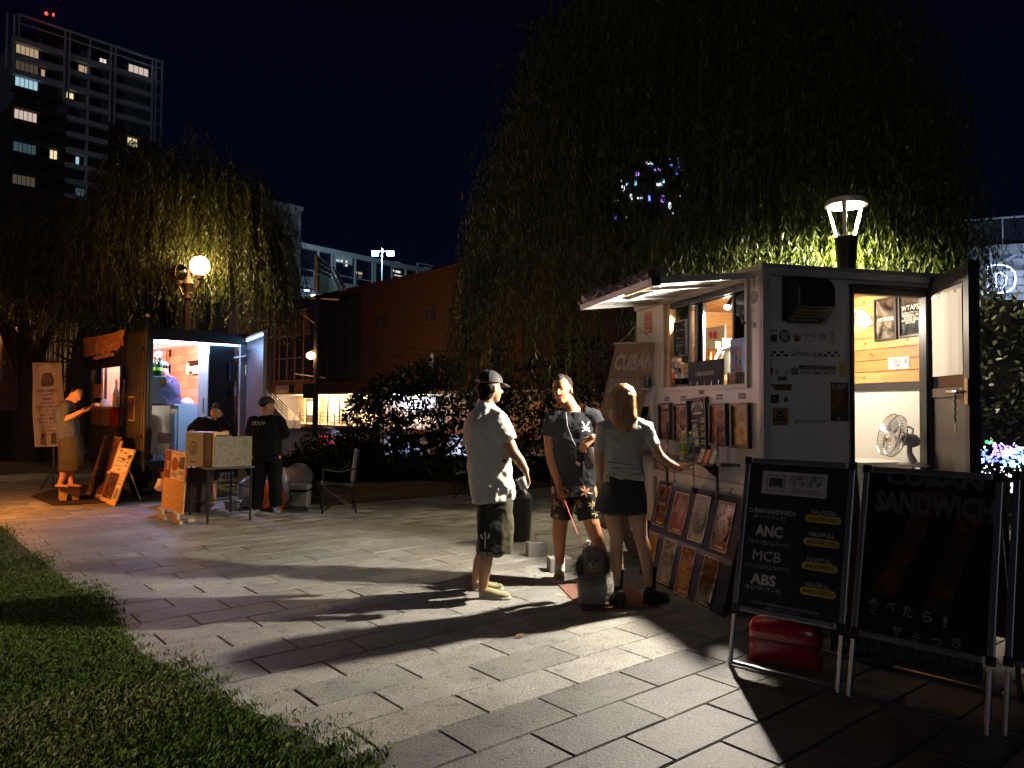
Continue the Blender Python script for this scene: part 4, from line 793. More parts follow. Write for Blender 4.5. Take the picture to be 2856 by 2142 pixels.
# ---- stickers on the rear wall
def sk(x, y, o=0): return bz('s', x, y, o)
def sticker(x0, y0, x1, y1, m_, label, cat='sticker', nm='sticker', par=tr, o=.0015, fr=BR, f_=sk):
 a, b = f_(x0, (y0)), f_(x1, y1); lo, hi = min(a[0], b[0]), max(a[0], b[0]); q = MB().box(fr, lo, hi, .0004, o, b[1], a[1]).build(nm, m_, par);
 if label: q['label'] = label
 return q
yl, pur, grn, tan_ = mat('yellow_sticker', (.55, .45, .12), .5), mat('purple_sticker', (.08, .02, .25), .5), mat('green_sticker', (.02, .16, .08), .5), mat('tan_sticker', (.42, .26, .08), .5)
dk_s = mat('dark_sticker', (.03, .03, .028), .5)
txm = print_black
def t_on(s_, x, y, hpx, wpx, m_=None, par=tr, fr=BR, f_=sk, y_=.002, bold=.0, k='s', arch=0):
 a = f_(x, y); h = abs(f_(x, y-hpx)[1]-a[1]); w_ = abs(f_(x+wpx/2, y)[0]-f_(x-wpx/2, y)[0]); return text(fr, s_, a[0], a[1], h, m_ or txm, par, w=w_, y=y_, bold=bold, arch=arch)
t_on('CAPTAINS HELM', 700, 520, 72, 500, bold=.01)
cks = MB()
for x0, y0 in ((190, 437), (310, 437), (250, 482), (370, 482), (1030, 443), (1145, 443), (978, 486), (1088, 486)): a, b = sk(x0, y0), sk(x0+55, y0+40); cks.box(BR, a[0], b[0], .0004, .002, b[1], a[1])
for x0, y0, w_ in ((165, 482, 22), (1202, 488, 25)): a, b = sk(x0, y0), sk(x0+w_, y0+40); cks.box(BR, a[0], b[0], .0004, .002, b[1], a[1])
cks.build('checker_print', print_black, tr, kind='stuff')
s1 = sticker(597, 655, 1168, 735, print_black, None); t_on('HAD ENOUGH?', 925, 725, 56, 465, mat('sticker_grey', (.4, .38, .36), .5), s1, bold=.03); t_on('⌂', 640, 722, 44, 60, MATS['sticker_grey'], s1, bold=.03)
t_on('VOTE DEMOCRATIC!', 885, 800, 56, 550, bold=.03)
t_on('@RELUCKS_NAGAOKA', 787, 1545, 50, 515, bold=.0)
def disc(fr, f_, x, y, rpx, m_, par=tr, nm='sticker', inner=0, y1=.0015, lab=None):
 a = f_(x, y); r = abs(f_(x+rpx, y)[0]-a[0]); n_ = 28; mb = MB()
 if not inner: mb.poly(fr, [(a[0]+r*math.cos(2*math.pi*k/n_), a[1]+r*math.sin(2*math.pi*k/n_)) for k in range(n_)], .0004, y1)
 else:
  ri = r*inner
  for k in range(n_):
   t0, t1 = 2*math.pi*k/n_, 2*math.pi*(k+1)/n_; mb.add([fr(a[0]+rr*math.cos(tt), y1, a[1]+rr*math.sin(tt)) for rr, tt in ((ri, t0), (r, t0), (r, t1), (ri, t1))], [(0, 1, 2, 3)])
 return mb.build(nm, m_, par, label=lab)
g_ = disc(BR, sk, 378, 205, 90, grn); t_on('祭', 378, 275, 88, 105, mat('sticker_pale', (.5, .5, .46), .5), g_, bold=.01)
mb = MB(); mb.add([BR(*(lambda t_: (t_[0], .0022, t_[1]))(sk(x, y))) for x, y in ((300, 190), (345, 135), (378, 165), (410, 120), (460, 190), (448, 205), (408, 150), (378, 190), (345, 160), (312, 205))], [(0, 1, 8, 9), (1, 2, 7, 8), (2, 3, 6, 7), (3, 4, 5, 6)]); mb.build('print', MATS['sticker_pale'], g_)
disc(BR, sk, 775, 195, 88, print_black, inner=.93); t_on('aloha', 780, 225, 75, 130, bold=.005)
t_on('HH', 208, 145, 50, 100, mat('sticker_dkgreen', (.03, .045, .03), .5), bold=.03); sticker(160, 180, 258, 295, MATS['sticker_dkgreen'], None)
hand = MB()
for (x0, y0, x1, y1, w_) in ((490, 200, 530, 220, 14), (525, 160, 545, 230, 12), (565, 150, 562, 235, 12), (600, 190, 590, 240, 12), (665, 175, 605, 250, 14)):
 a, b = sk(x0, y0), sk(x1, y1); hand.cbox(BR((a[0]+b[0])/2, .0012, (a[1]+b[1])/2), math.hypot(a[0]-b[0], a[1]-b[1]), .001, .009, BR.X*(b[0]-a[0])+V(0, 0, b[1]-a[1]), V(0, 0, 1) if abs(x1-x0) > 25 else BR.X)
hand.build('sticker', mat('sticker_red', (.25, .04, .04), .5), tr, kind='stuff'); disc(BR, sk, 560, 250, 38, MATS['sticker_red']); disc(BR, sk, 600, 262, 26, mat('sticker_olive', (.25, .22, .05), .5))
sticker(905, 160, 1015, 270, mat('faint_blue', (.33, .35, .37), .5), None); sticker(1070, 120, 1150, 320, mat('faint_grey', (.50, .48, .46), .5), None)
p_ = sticker(110, 695, 192, 805, pur, None); t_on('本日', 151, 790, 40, 50, mat('hot_pink', (.6, .03, .12), .5), p_, bold=.02); t_on('営', 151, 742, 34, 34, MATS['hot_pink'], p_, bold=.02)
t_on('♨', 262, 780, 60, 60, mat('soft_print', (.16, .15, .14), .5)); t_on('✾', 400, 790, 62, 62, MATS['soft_print'])
s_ = sticker(478, 700, 582, 805, mat('soft_dark', (.14, .13, .11), .5), None); t_on('SK', 530, 770, 50, 80, MATS['sticker_pale'], s_)
s_ = sticker(272, 832, 412, 890, print_black, None); t_on('BBR 909', 342, 876, 26, 110, MATS['sticker_grey'], s_, bold=.02)
a, b = sk(240, 945), sk(490, 1045); mb = MB(); mb.poly(BR, [(a[0], b[1]), (b[0]-.01, b[1]), (b[0]+.004, a[1]), (a[0]-.045, a[1]-.002)], .0004, .0015); s_ = mb.build('sticker', mat('brown_sticker', (.16, .09, .05), .5), tr); t_on('SPRING', 350, 1028, 62, 250, mat('red_brown', (.22, .05, .03), .5), s_, bold=.02)
s_ = sticker(165, 1110, 288, 1240, dk_s, None); disc(BR, sk, 225, 1175, 30, MATS['soft_print'], s_, 'print', y1=.0022); disc(BR, sk, 395, 1185, 34, MATS['soft_dark']); t_on('▲', 395, 1165, 40, 36, MATS['soft_dark'])
s_ = sticker(195, 1312, 432, 1578, print_black, None); q_ = sticker(202, 1320, 426, 1480, tan_, None, par=s_, o=.0024, nm='print'); sticker(202, 1508, 426, 1570, tan_, None, par=s_, o=.0024, nm='print'); sticker(252, 1335, 372, 1470, dk_s, None, par=s_, o=.0032, nm='print')
disc(BR, sk, 313, 1392, 44, MATS['sticker_grey'], s_, 'print', y1=.0038); disc(BR, sk, 313, 1392, 34, print_black, s_, 'print', y1=.0044); t_on('撮影歓迎', 314, 1560, 42, 190, mat('sticker_dark_red', (.15, .05, .02), .5), s_, y_=.003, bold=.01)
s_ = sticker(1218, 585, 1325, 850, yl, None);
for i, ch in enumerate('はま番み'): t_on(ch, 1265, 665+i*45, 34, 34, None, s_)
s_ = sticker(1085, 918, 1365, 1520, food_mat('sandwich_poster', ['120c0a', '3a2216', '6e4526', '9a744a'], 14, .4), None); t_on('CUBAN', 1215, 1010, 60, 220, MATS['sticker_grey'], s_, bold=.03); q_ = sticker(1090, 1395, 1358, 1512, dk_s, None, par=s_, o=.0022, nm='print'); disc(BR, sk, 1205, 1475, 18, MATS['sticker_grey'], s_, 'print', y1=.003)
# ---- serving window
ff_ = white_metal
for x0, x1, z0, z1 in ((w0-.02, w0+.012, wz0-.03, wz1+.01), (w1-.01, w1+.025, wz0-.03, wz1+.01), (w0+.012, w1-.01, wz0-.03, wz0+.004), (w0+.012, w1-.01, wz1-.02, wz1+.01)): fbox(x0, x1, z0, z1, -.03, .022, 'window_trim', ff_)
wa = fz('h', 890, 800)[0]; fbox(wa, w1-.012, wz0+.005, wz1-.022, -.10, .0, 'wood_reveal', wood_mat('reveal_pine', (.45, .25, .09), (.6, .36, .15), .5))
gx = [fz('h', x, 800, -.05)[0] for x in (900, 1085, 1180, 1480, 1612)]
def sash(x0, x1, y, nm='sliding_window'):
 lo, hi = min(x0, x1), max(x0, x1); b = MB(); zz0, zz1 = wz0+.006, wz1-.022; t_ = .022
 fr_ = fbox(lo, lo+t_, zz0, zz1, y, y+.022, nm, black_metal); fbox(hi-t_, hi, zz0, zz1, y, y+.022, 'stile', black_metal, fr_); fbox(lo+t_+.0005, hi-t_-.0005, zz1-t_, zz1, y, y+.022, 'rail', black_metal, fr_); fbox(lo+t_+.0005, hi-t_-.0005, zz0, zz0+t_, y, y+.022, 'rail', black_metal, fr_)
 MB().box(FR, lo+t_, hi-t_, y+.009, y+.013, zz0+t_, zz1-t_).build('pane', clear, fr_); return fr_
sL = sash(gx[0], gx[1], -.06); sM = sash(gx[1]-.03, gx[2], -.09); sR = sash(gx[3], gx[4]-.0, -.06)
fbox(w0+.02, wa-.005, wz1-.075, wz1-.023, -.095, -.062, 'top_track', black_metal)
pd = fbox(fz('h', 1608, 200)[0], wa, wz1-.0225-.05, wz1-.0225, -.03, -.012, 'header', black_metal)
# stickers on the panes
hs = lambda x, y: fz('h', x, y, -.045)
cols = [(.55, .55, .5), (.6, .1, .08), (.65, .5, .12), (.1, .12, .12), (.15, .35, .2), (.6, .35, .25), (.7, .68, .6), (.08, .15, .4)]
cm = [mat('pane_sticker_%s' % n_, c, .5) for n_, c in zip(('cream', 'red', 'gold', 'black', 'green', 'salmon', 'white', 'blue'), cols)]
for i in range(4):
 for j in range(4):
  x, y = 962+j*29, 945+i*48
  if rnd.random() < .85: o = disc(FR, hs, x, y, 14, cm[(i*3+j*5) % 8], sL, 'sticker', y1=-.043) if (i+j) % 2 else sticker(x-13, y-18, x+13, y+18, cm[(i*3+j*5) % 8], None, par=sL, o=-.043, fr=FR, f_=hs)
for i in range(6):
 for j in range(3):
  x, y = 1515+j*38, 840+i*42; (disc(FR, hs, x, y, 18, cm[(i*5+j*3+2) % 8], sR, 'sticker', y1=-.043) if (i+j) % 2 else sticker(x-15, y-18, x+15, y+18, cm[(i*5+j*3+2) % 8], None, par=sR, o=-.043, fr=FR, f_=hs))
sticker(1498, 755, 1612, 1060, mat('mountain_print', (.06, .13, .42), .4), None, par=sR, o=-.046, fr=FR, f_=hs)
# menu frame hung in the left pane
mf, mfr = corner_frame(Fr(FR(0, -.04, 0), FR.X, out=FR.Y, u=-1), [Z('h', 922, 600), Z('h', 1035, 575), Z('h', 1055, 905), Z('h', 945, 925)], pm=wtm, out0=.0, bw=.012); tag(mf, 'slim black menu frame hanging behind the left pane of the serving window', 'menu')
text(mfr, [('RELUCKS', mfr.w/2, mfr.h*.72, .014, mfr.w*.6)]+[(s_, mfr.w/2, mfr.h*(.5-i*.1), .013, mfr.w*.45) for i, s_ in enumerate(('ANC', 'MCB', 'ABS'))], 0, 0, 0, mat('sticker_pale', (.5, .5, .46)), mf, y=.012)
# black sandwich sign board in the window
a, b = fz('h', 1062, 975, .01), fz('h', 1385, 1165, .01); a2 = fz('h', 1385, 930, .01)
cs = thing('counter_sign', 'matt black CUBAN SANDWICH sign board standing on the serving window sill', 'sign', FR(a[0], .012, wz0+.01))
MB().box(FR, b[0], a[0], .0, .014, wz0+.0045, a2[1]).build('board', mat('black_board', (.012, .012, .016), .8, spec=.15), cs); text(FR, 'CUBAN SANDWICH', (a[0]+b[0])/2, fz('h', 1215, 1085, .01)[1], .035, mat('sign_print', (.45, .45, .46), .5), cs, w=abs(a[0]-b[0])*.52, y=.0155)
for i in range(5): x = b[0]+(a[0]-b[0])*(i+.5)/5; MB().box(FR, x-.002, x+.002, .0142, .018, wz0+.0046, wz0+.04).build('clip', steel, cs)
# cans on the sill
for i in range(6):
 x = fz('h', 1450+i*28, 1120, -.01)[0]; c_ = thing('food_can', '%s small labelled can in the row at the right end of the sill' % ['leftmost', 'second', 'third', 'fourth', 'fifth', 'rightmost'][i], 'can', FR(x, -.005, wz0+.005), 'cans on the sill')
 MB().lathe(FR(x, -.005, wz0+.006), [(.021, 0), (.022, .004), (.022, .082), (.019, .088)], 16).build('can_body', mat('can_%s' % ('red' if i < 3 else 'dark'), (.5, .25, .22) if i < 3 else (.05, .05, .05), .3, .4, noise=(40, .8)), c_, True)
 MB().lathe(FR(x, -.005, wz0+.0945), [(.018, 0), (.018, .002)], 16).build('lid', steel, c_)
# kitchen things seen through the window
def blk(nm, lab, cat, k, x0, y0, x1, y1, inset, dep, m_, bev=.004):
 a, b = fz(k, x0, y0, -inset), fz(k, x1, y1, -inset); lo, hi = min(a[0], b[0]), max(a[0], b[0]); o = MB().box(FR, lo, hi, -inset-dep, -inset, b[1], a[1]).build(nm, m_, None, bevel=bev); tag(o, lab, cat); return o
cream_s = mat('cream_card', (.75, .7, .6), .6)
sgn = blk('paper_sign', 'cream paper sign with a red character and two peaches inside the window', 'sign', 'h', 1183, 660, 1400, 758, .6, .01, cream_s, 0)
a = fz('h', 1205, 735, -.6); text(FR, '桃', a[0], a[1], .06, mat('red_ink', (.5, .02, .02), .5), sgn, y=-.597, bold=.02)
for dx in (1270, 1310): q = fz('h', dx, 712, -.6); MB().ell(FR(q[0], -.597, q[1]), .034, .004, .036, FR.X).build('print', MATS['red_ink'], sgn)
hood = mat('cream_machine', (.62, .6, .47), .4)
blk('dispenser', 'cream coloured dispenser machine behind the sandwich sign', 'machine', 'h', 1185, 765, 1375, 830, .52, .2, hood, .02); blk('spout_box', 'boxy spout head in front of the cream dispenser', 'machine part', 'h', 1222, 780, 1310, 838, .45, .06, mat('olive_cream', (.5, .5, .36), .4), .01)
a, b = fz('h', 1255, 850, -.48), fz('h', 1255, 940, -.48); tag(MB().lathe(FR(a[0], -.48, b[1]), [(.045, 0), (.04, .02), (.045, a[1]-b[1])], 18).build('copper_cup', mat('copper', (.8, .35, .12), .25, 1), None, True), 'shiny copper canister under the dispenser', 'canister')
a, b = fz('h', 1430, 790, -.7), fz('h', 1430, 1080, -.7); pot = thing('stock_pot', 'tall brushed steel cylinder pot at the right of the kitchen opening', 'pot', FR(a[0], -.7, b[1])); MB().lathe(FR(a[0], -.7, b[1]), [(.115, 0), (.115, a[1]-b[1]-.03)], 24).build('body', mat('pot_steel', (.55, .55, .42), .3, .8), pot, True); MB().lathe(FR(a[0], -.7, a[1]-.029), [(.12, 0), (.11, .02), (.03, .05)], 24).build('lid', steel, pot, True)
gun = thing('hand_mixer', 'white hand tool lying on top of the sandwich sign', 'tool', FR(*(lambda t_: (t_[0], -.3, t_[1]))(fz('h', 1370, 880, -.3))));
P = lambda x, y: FR(*(lambda t_: (t_[0], -.3, t_[1]))(fz('h', x, y, -.3)))
MB().tube([P(1468, 808), P(1345, 860)], .016, 8).build('barrel', wall_in, gun, True); MB().tube([P(1370, 860), P(1330, 935)], .026, 8).build('grip', wall_in, gun, True)
MB().box(FR, .3, 1.9, -.35, -.2, 1.52, 1.6).build('counter', steel, tr); blk('tray', 'orange lit steel tray on the kitchen counter below the tool', 'tray', 'h', 1395, 1080, 1470, 1130, .3, .12, mat('tray_copper', (.6, .3, .1), .3, .8))  # orange light on the steel tray is put into its colour
# ---- spotlights on the ceiling track: these light the whole scene
spots = []
MB().box(FR, .3, 1.7, -.235, -.2, 2.425, 2.45).build('light_track', black_metal, tr)
for i, (t_, zz) in enumerate(((.83, 2.325), (1.33, 2.315))):
 c = FR(t_, -.2, zz); ax = nz(FR.Y*.64-V(0, 0, .77)-FR.X*.1); s_ = thing('spotlight', ['nearer', 'farther'][i]+' black track spotlight glowing inside the serving window', 'spotlight', c+V(0, 0, .1), 'spotlights on the track')
 MB().cyl(c-ax*.11, c-ax*.012, .024, .03, 14).build('lamp_can', black_metal, s_); MB().cyl(c-ax*.08, c-ax*.06+V(0, 0, .11), .006).build('bracket', black_metal, s_)
 MB().ell(c-ax*.008, .028, .028, .02, Z=ax).build('bulb', mat('spot_bulb', (1, .95, .85), emit=(1, .93, .8), es=90), s_)
 l = lamp('spotlight_beam', c+ax*.03, (1150, 240)[i], (1, .90, .75), .028, 'SPOT', c+ax, 147, .5)
# assumed bulb added further inside to light the planks by the door
c = FR(.75, -.75, 2.36); s_ = thing('assumed_bulb', 'warm round ceiling bulb inside the trailer near the rear door', 'bulb', c); MB().lathe(c, [(.03, 0), (.03, .1)], 14).build('socket', black_metal, s_); MB().ell(c-V(0, 0, .02), .035, .035, .03).build('bulb', MATS['spot_bulb'], s_)
lamp('assumed_bulb_light', c-V(0, 0, .09), 85, (1, .87, .68), .05)
# ---- awning hatch
aw = MB(); A0, A1 = .17, 1.69; zi, zo, wo = 2.475, 2.40, .75
FAw = Fr(FR(A0, .025, zi), FR.X, FR.Y*wo+V(0, 0, zo-zi), u=-1); LA, HA = A1-A0, math.hypot(wo, zo-zi)
FAw.Y = nz(np.cross(FAw.X, FAw.Z)); FAw.Y = FAw.Y*(1 if FAw.Y[2] > 0 else -1)
awm = mat('awning_panel', (.72, .71, .67), .28, bump=(1.2, .08))
hatch = MB().box(FAw, .03, LA-.03, .0, .014, .03, HA-.02).build('hatch', awm, tr)
for x0, x1, y0, y1 in ((0, .03, 0, HA), (LA-.03, LA, 0, HA), (.0305, LA-.0305, HA-.03, HA), (.0305, LA-.0305, 0, .03)): MB().box(FAw, x0, x1, -.028, .018, y0, y1).build('hatch_frame', white_metal, hatch)
for x0, x1 in ((.42, .45), (LA-.5, LA-.47)): MB().box(FAw, x0, x1, -.022, -.001, .031, HA-.031).build('hatch_rib', white_metal, hatch)
MB().box(FAw, .45, LA-.5, -.02, -.001, .46, .5).build('hatch_rib', white_metal, hatch)
MB().box(FAw, .06, .5, -.045, -.0285, HA-.025, HA+.005).build('wood_strip', wood_mat('strip_pine', (.55, .33, .13), (.68, .46, .22), .5), hatch); MB().box(FAw, -.005, .05, -.04, .02, HA-.06, HA+.01).build('corner_cap', black_metal, hatch)
# crumpled rolled cover lying along the outer edge
cv = MB(); ns = 46; ring = 9; vs = []
for i in range(ns):
 x = .03+(LA-.02)*i/(ns-1); rr = .045+.03*abs(math.sin(i*.55+1))+.02*rnd.random()
 if 18 < i < 24: rr *= .45
 for k in range(ring): th = math.pi*k/(ring-1); vs.append(FAw(x+rnd.uniform(-.006, .006), .02+rr*math.sin(th)*(1+.25*rnd.uniform(-1, 1))*.95, HA-.05+rr*.9*math.cos(th)*(1+.2*rnd.uniform(-1, 1))))
cv.add(vs, [(i*ring+k, i*ring+k+1, (i+1)*ring+k+1, (i+1)*ring+k) for i in range(ns-1) for k in range(ring-1)])
o = cv.build('rolled_cover', mat('crumpled_vinyl', (.34, .31, .30), .35, bump=(30, .6))); tag(o, 'crumpled grey vinyl cover rolled along the outer edge of the serving hatch', 'cover')
def onaw(x, y): d = ray(*Z('h', x, y)); t_ = ((FAw.o-C0) @ FAw.Y)/(d @ FAw.Y); return C0+d*t_
p0 = onaw(1440, 275); p1 = FR(*(lambda t_: (t_[0], .03, t_[1]))(fz('h', 1612, 605))); MB().tube([p0, p0*.45+p1*.55], .007, 8).build('gas_strut', steel, hatch); MB().tube([p0*.45+p1*.55, p1], .011, 8).build('strut_barrel', black_metal, hatch)
p0 = onaw(740, 488)-V(0, 0, .02); p1 = FR(*(lambda t_: (t_[0], .03, t_[1]))(fz('h', 882, 882))); MB().tube([p0, p1], .010, 8).build('gas_strut', steel, hatch)
for x, y in ((815, 255), (385, 395), (420, 392)):
 q = onaw(x, y); MB().tube([q+V(.012*math.cos(a_), 0, .012*math.sin(a_)-.02) for a_ in [i*.6 for i in range(11)]], .0025, 5).build('hook_ring', steel, hatch)
# ---- tags, picture frames on the serving wall
izr = lambda x, y, o=0: fz('i', x, y, o)
for i, (x0, y0, x1, y1) in enumerate(((388, 193, 442, 245), (575, 184, 634, 240), (987, 165, 1060, 224), (1245, 152, 1328, 216))):
 a, b = izr(x0, y0), izr(x1, y1); tg = MB().box(FR, min(a[0], b[0]), max(a[0], b[0]), .0004, .002, b[1], a[1]).build('tag_plate', mat('tag_grey', (.09, .09, .11), .5), tr); text(FR, 'This is', (a[0]+b[0])/2, b[1]+(a[1]-b[1])*.28, .021, print_white, tg, w=abs(a[0]-b[0])*.7, y=.003, bold=.02)
foods = {'sandwich': ['1c0f0a', '5a2f1a', '8a4f2c', 'b98455'], 'salad': ['201418', '6a3a38', 'a88a80', 'c9bfb5'], 'banana': ['1c100a', '6a3418', 'a86030', 'd09060'], 'feather': ['3a2c10', '8a6a2a', 'c79a3c', 'e0b860']}
fq = [([(327, 275), (470, 278), (488, 690), (352, 688)], 'sandwich', 'CUBAN', 'narrow framed poster of a long sandwich, leftmost of the five frames'), ([(500, 283), (662, 285), (690, 715), (528, 712)], 'salad', 'ANC', 'framed poster of a filled sandwich behind the two bottles'),
  ([(922, 272), (1128, 270), (1138, 765), (942, 750)], 'banana', 'ABS', 'framed poster of a bean sandwich between the menu and the last frame'), ([(1168, 275), (1388, 270), (1402, 793), (1197, 785)], 'feather', '', 'framed poster with a hand before feathers, rightmost of the five frames')]
for qd, kind, word, lab in fq:
 o, f = corner_frame(FR, [Z('i', *q) for q in qd], d=.035, bw=.018, pm=food_mat('food_'+kind, foods[kind], 11, .18), out0=.002); tag(o, lab, 'picture')
 if word: text(f, word, f.w/2, f.h*(.86 if word == 'CUBAN' else .45), .035, print_white if word == 'CUBAN' else mat('wine_print', (.12, .02, .02), .5), o, w=f.w*.55, y=.018, bold=.03)
 MB().box(f, f.w*.13, f.w*.87, .0165, .0172, f.h*.92, f.h*.955).build('print_strip', mat('pale_strip', (.7, .62, .5), .4), o)
 if kind == 'feather': MB().poly(f, [(f.w*.25, .03), (f.w*.35, f.h*.35), (f.w*.4, f.h*.58), (f.w*.52, f.h*.62), (f.w*.85, f.h*.40), (f.w*.85, f.h*.34), (f.w*.5, f.h*.52), (f.w*.45, f.h*.3), (f.w*.6, .03)], .0165, .0175).build('print', mat('hand_print', (.6, .3, .15), .4), o)
 if kind == 'sandwich':
  for i_ in range(3): MB().box(f, f.w*(.2+.22*i_), f.w*(.36+.22*i_), .0165, .0175, f.h*.22, f.h*.78).build('print', mat('bread_print', (.30, .12, .05), .4), o)
mo, mfrm = corner_frame(FR, [Z('i', *q) for q in ((687, 222), (910, 215), (925, 880), (700, 880))], d=.04, bw=.018, pm=mat('menu_dark', (.02, .022, .03), .15, noise=(6, .8)), out0=.002); tag(mo, 'tall black framed RELUCKS menu in the middle of the five frames', 'menu')
W_, H_ = mfrm.w, mfrm.h; text(mfrm, 'RELUCKS', W_/2, H_*.79, .05, mat('menu_cream', (.7, .64, .5), .4), mo, w=W_*.58, y=.02, bold=.03, arch=.05)
mb = MB(); mb.poly(mfrm, [(W_/2+.06*math.cos(math.pi*k/12), H_*.755+.06*math.sin(math.pi*k/12)) for k in range(13)], .019, .0195); mb.build('print', print_black, mo); MB().box(mfrm, W_*.27, W_*.73, .0195, .0205, H_*.725, H_*.75).build('print_bar', MATS['menu_cream'], mo)
text(mfrm, [('CUBAN SANDWICH', W_*.34, H_*.6, .013, W_*.4), ('ANC', W_*.34, H_*.47, .042, W_*.26), ('アボカド生ハムチーズ', W_*.34, H_*.435, .01, W_*.4), ('MCB', W_*.36, H_*.34, .042, W_*.26), ('マシュマロチョコバナナ', W_*.36, H_*.31, .01, W_*.4), ('ABS', W_*.38, H_*.2, .042, W_*.26), ('あんバターサンド', W_*.38, H_*.165, .01, W_*.34)]+[('HALF/FULL', W_*.76, H_*(.63-i*.125), .009, W_*.2) for i in range(4)], 0, 0, 0, print_white, mo, y=.02, bold=.02)
for i in range(4):
 pl = MB().box(mfrm, W_*.64, W_*.9, .0195, .021, H_*(.575-i*.125), H_*(.615-i*.125)).build('price_tag', mat('price_yellow', (.6, .5, .04), .5), mo); text(mfrm, ('¥500/¥1000', '¥500/¥1000', '¥400/¥800', '¥400/¥800')[i], W_*.77, H_*(.587-i*.125), .012, print_black, pl, w=W_*.22, y=.0225, bold=.02)
# emblem near the corner, round seal, small stickers above
def logo(fr, x, z, s_, m_, par, y=.003, nm='emblem'):
 """two curved horns over two short bars"""
 L_ = [(-.5, 1), (-.28, .93), (-.02, .35), (.02, .35), (.28, .93), (.5, 1), (.28, .62), (.12, .3), (.5, .34), (.36, .18), (.12, .18), (.12, .02), (.5, .02), (.5, -.16), (-.5, -.16), (-.36, .02), (-.12, .02), (-.12, .18), (-.5, .3), (-.42, .38), (-.12, .3), (-.3, .62)]
 pts = [fr(x+fr.u*p*s_, y, z+q*s_) for p, q in L_]; fs = [(0, 1, 21), (1, 2, 7, 20, 21), (2, 3, 7), (3, 4, 6, 7), (4, 5, 6), (7, 8, 9, 10), (7, 10, 11, 16, 17, 20), (17, 18, 19, 20), (11, 12, 13, 14, 15, 16)]
 if par is None or fr is None: return pts, fs
 mb = MB(); mb.add(pts, fs); me = mb.mesh(nm, rootloc(par)); me.materials.append(m_); return link(nm, me, par)
q = izr(1455, 590); logo(FR, q[0], q[1]+.02, .075, print_white, tr)
hh = lambda x, y: fz('h', x, y); sl = disc(FR, hh, 1671, 362, 34, mat('seal_grey', (.22, .22, .21), .5)); text(FR, '祭', hh(1671, 385)[0], hh(1671, 385)[1], .04, mat('sticker_pale', (.5, .5, .46)), sl, y=.003)
sticker(1660, 595, 1690, 640, mat('blue_grey_sticker', (.12, .15, .25), .5), None, fr=FR, f_=hh); sticker(1658, 150, 1675, 265, mat('dry_tape', (.35, .28, .24), .5), None, fr=FR, f_=hh); text(FR, 'K201', hh(1672, 492)[0], hh(1672, 492)[1], .012, print_black, tr, w=.045)
MB().box(FR, izr(822, 140)[0], izr(765, 140)[0], .0225, .03, izr(800, 160)[1], izr(800, 115)[1]).build('hatch_latch', chrome, tr)
# left part: red stickers, small shelf with cans, leaning dark board
hl_ = lambda x, y: fz('h', x, y)
for i, (y0, y1) in enumerate(((508, 538), (562, 612), (634, 692))): s_ = sticker(656, y0, 727, y1, mat('bright_red_sticker', (.6, .02, .02), .4), None, fr=FR, f_=hl_); text(FR, 'Supreme', hl_(691, y1-12)[0], hl_(691, y1-12)[1], .03, print_white, s_, w=abs(hl_(656, 600)[0]-hl_(727, 600)[0])*.8, y=.003, bold=.01)
bx0, bx1 = 1.78, 2.16
for nm, x0, x1, z0, z1 in (('niche_frame', 1.80, 2.16, fz('h', 740, 1205)[1]-.01, fz('h', 740, 1205)[1]+.0),): fbox(x0, x1, z0, z1, .001, .10, 'small_shelf', white_metal)
for i in range(3): x = 1.84+i*.07; c_ = MB().lathe(FR(x, .05, fz('h', 740, 1205)[1]+.001), [(.026, 0), (.026, .1), (.02, .107)], 14).build('storage_tin', mat('dark_tin', (.05, .07, .06), .35, .5), None, True); tag(c_, '%s dark tin on the small shelf beside the banner' % ['nearest', 'middle', 'farthest'][i], 'tin', 'tins on the small shelf')
lb = pframe(FR(2.35, .32, .98), FR(1.86, .20, .98), FR(2.12, .04, 1.5)); o = MB().box(lb, 0, lb.w, 0, .02, 0, lb.h).build('dark_board', mat('glossy_black_board', (.012, .012, .02), .12)); tag(o, 'glossy black board leaning between the banner and the picture frames', 'board')
# ---- shelf
sz = 1.085; sh = MB(); sh.poly(Fr(FR(0, 0, sz), FR.X, FR.Y, out=V(0, 0, 1)), [(.30, .001), (.36, .19), (.42, .22), (1.98, .22), (1.98, .001)], -.022, 0); shelf = sh.build('shelf', mat('dark_shelf', (.035, .03, .028), .35, noise=(9, .4)), tr)
for t_ in (.55, 1.42):
 MB().box(FR, t_-.014, t_+.014, .046, .056, .80, 1.36).build('bracket_bar', black_metal, shelf); MB().poly(Fr(FR(t_, 0, 0), FR.Y, out=FR.X), [(.057, 1.06), (.19, 1.06), (.057, .96)], -.006, .006).build('bracket', black_metal, shelf)
def bottle(k, x, ybase, lab, liquid, lv):
 p = G(0, 0); d = ray(*Z(k, x, ybase)); t_ = (sz+.002-HC)/d[2]; c = C0+d*t_; b_ = thing('drink_bottle', lab, 'bottle', c, 'clear bottles on the shelf')
 prof = [(.024, 0), (.031, .006), (.032, .06), (.029, .075), (.032, .09), (.032, .135), (.020, .175), (.0125, .192), (.0125, .205)]
 MB().lathe(c, prof, 18).build('bottle_body', mat('pet_plastic', (.7, .78, .68), .1, alpha=.3), b_, True); MB().lathe(c+V(0, 0, .003), [(.022, 0), (.029, .006), (.030, lv)], 16).build('liquid', liquid, b_, True); MB().lathe(c+V(0, 0, .2055), [(.0155, 0), (.0155, .018), (.014, .02)], 16).build('cap', mat('lime_cap', (.35, .6, .06), .4), b_); MB().lathe(c+V(0, 0, .065), [(.0328, 0), (.0328, .07)], 18).build('bottle_label', thin_glass('bottle_label_'+lab[:5], (.62, .8, .3) if 'tea' in lab else (.8, .9, .8)), b_)
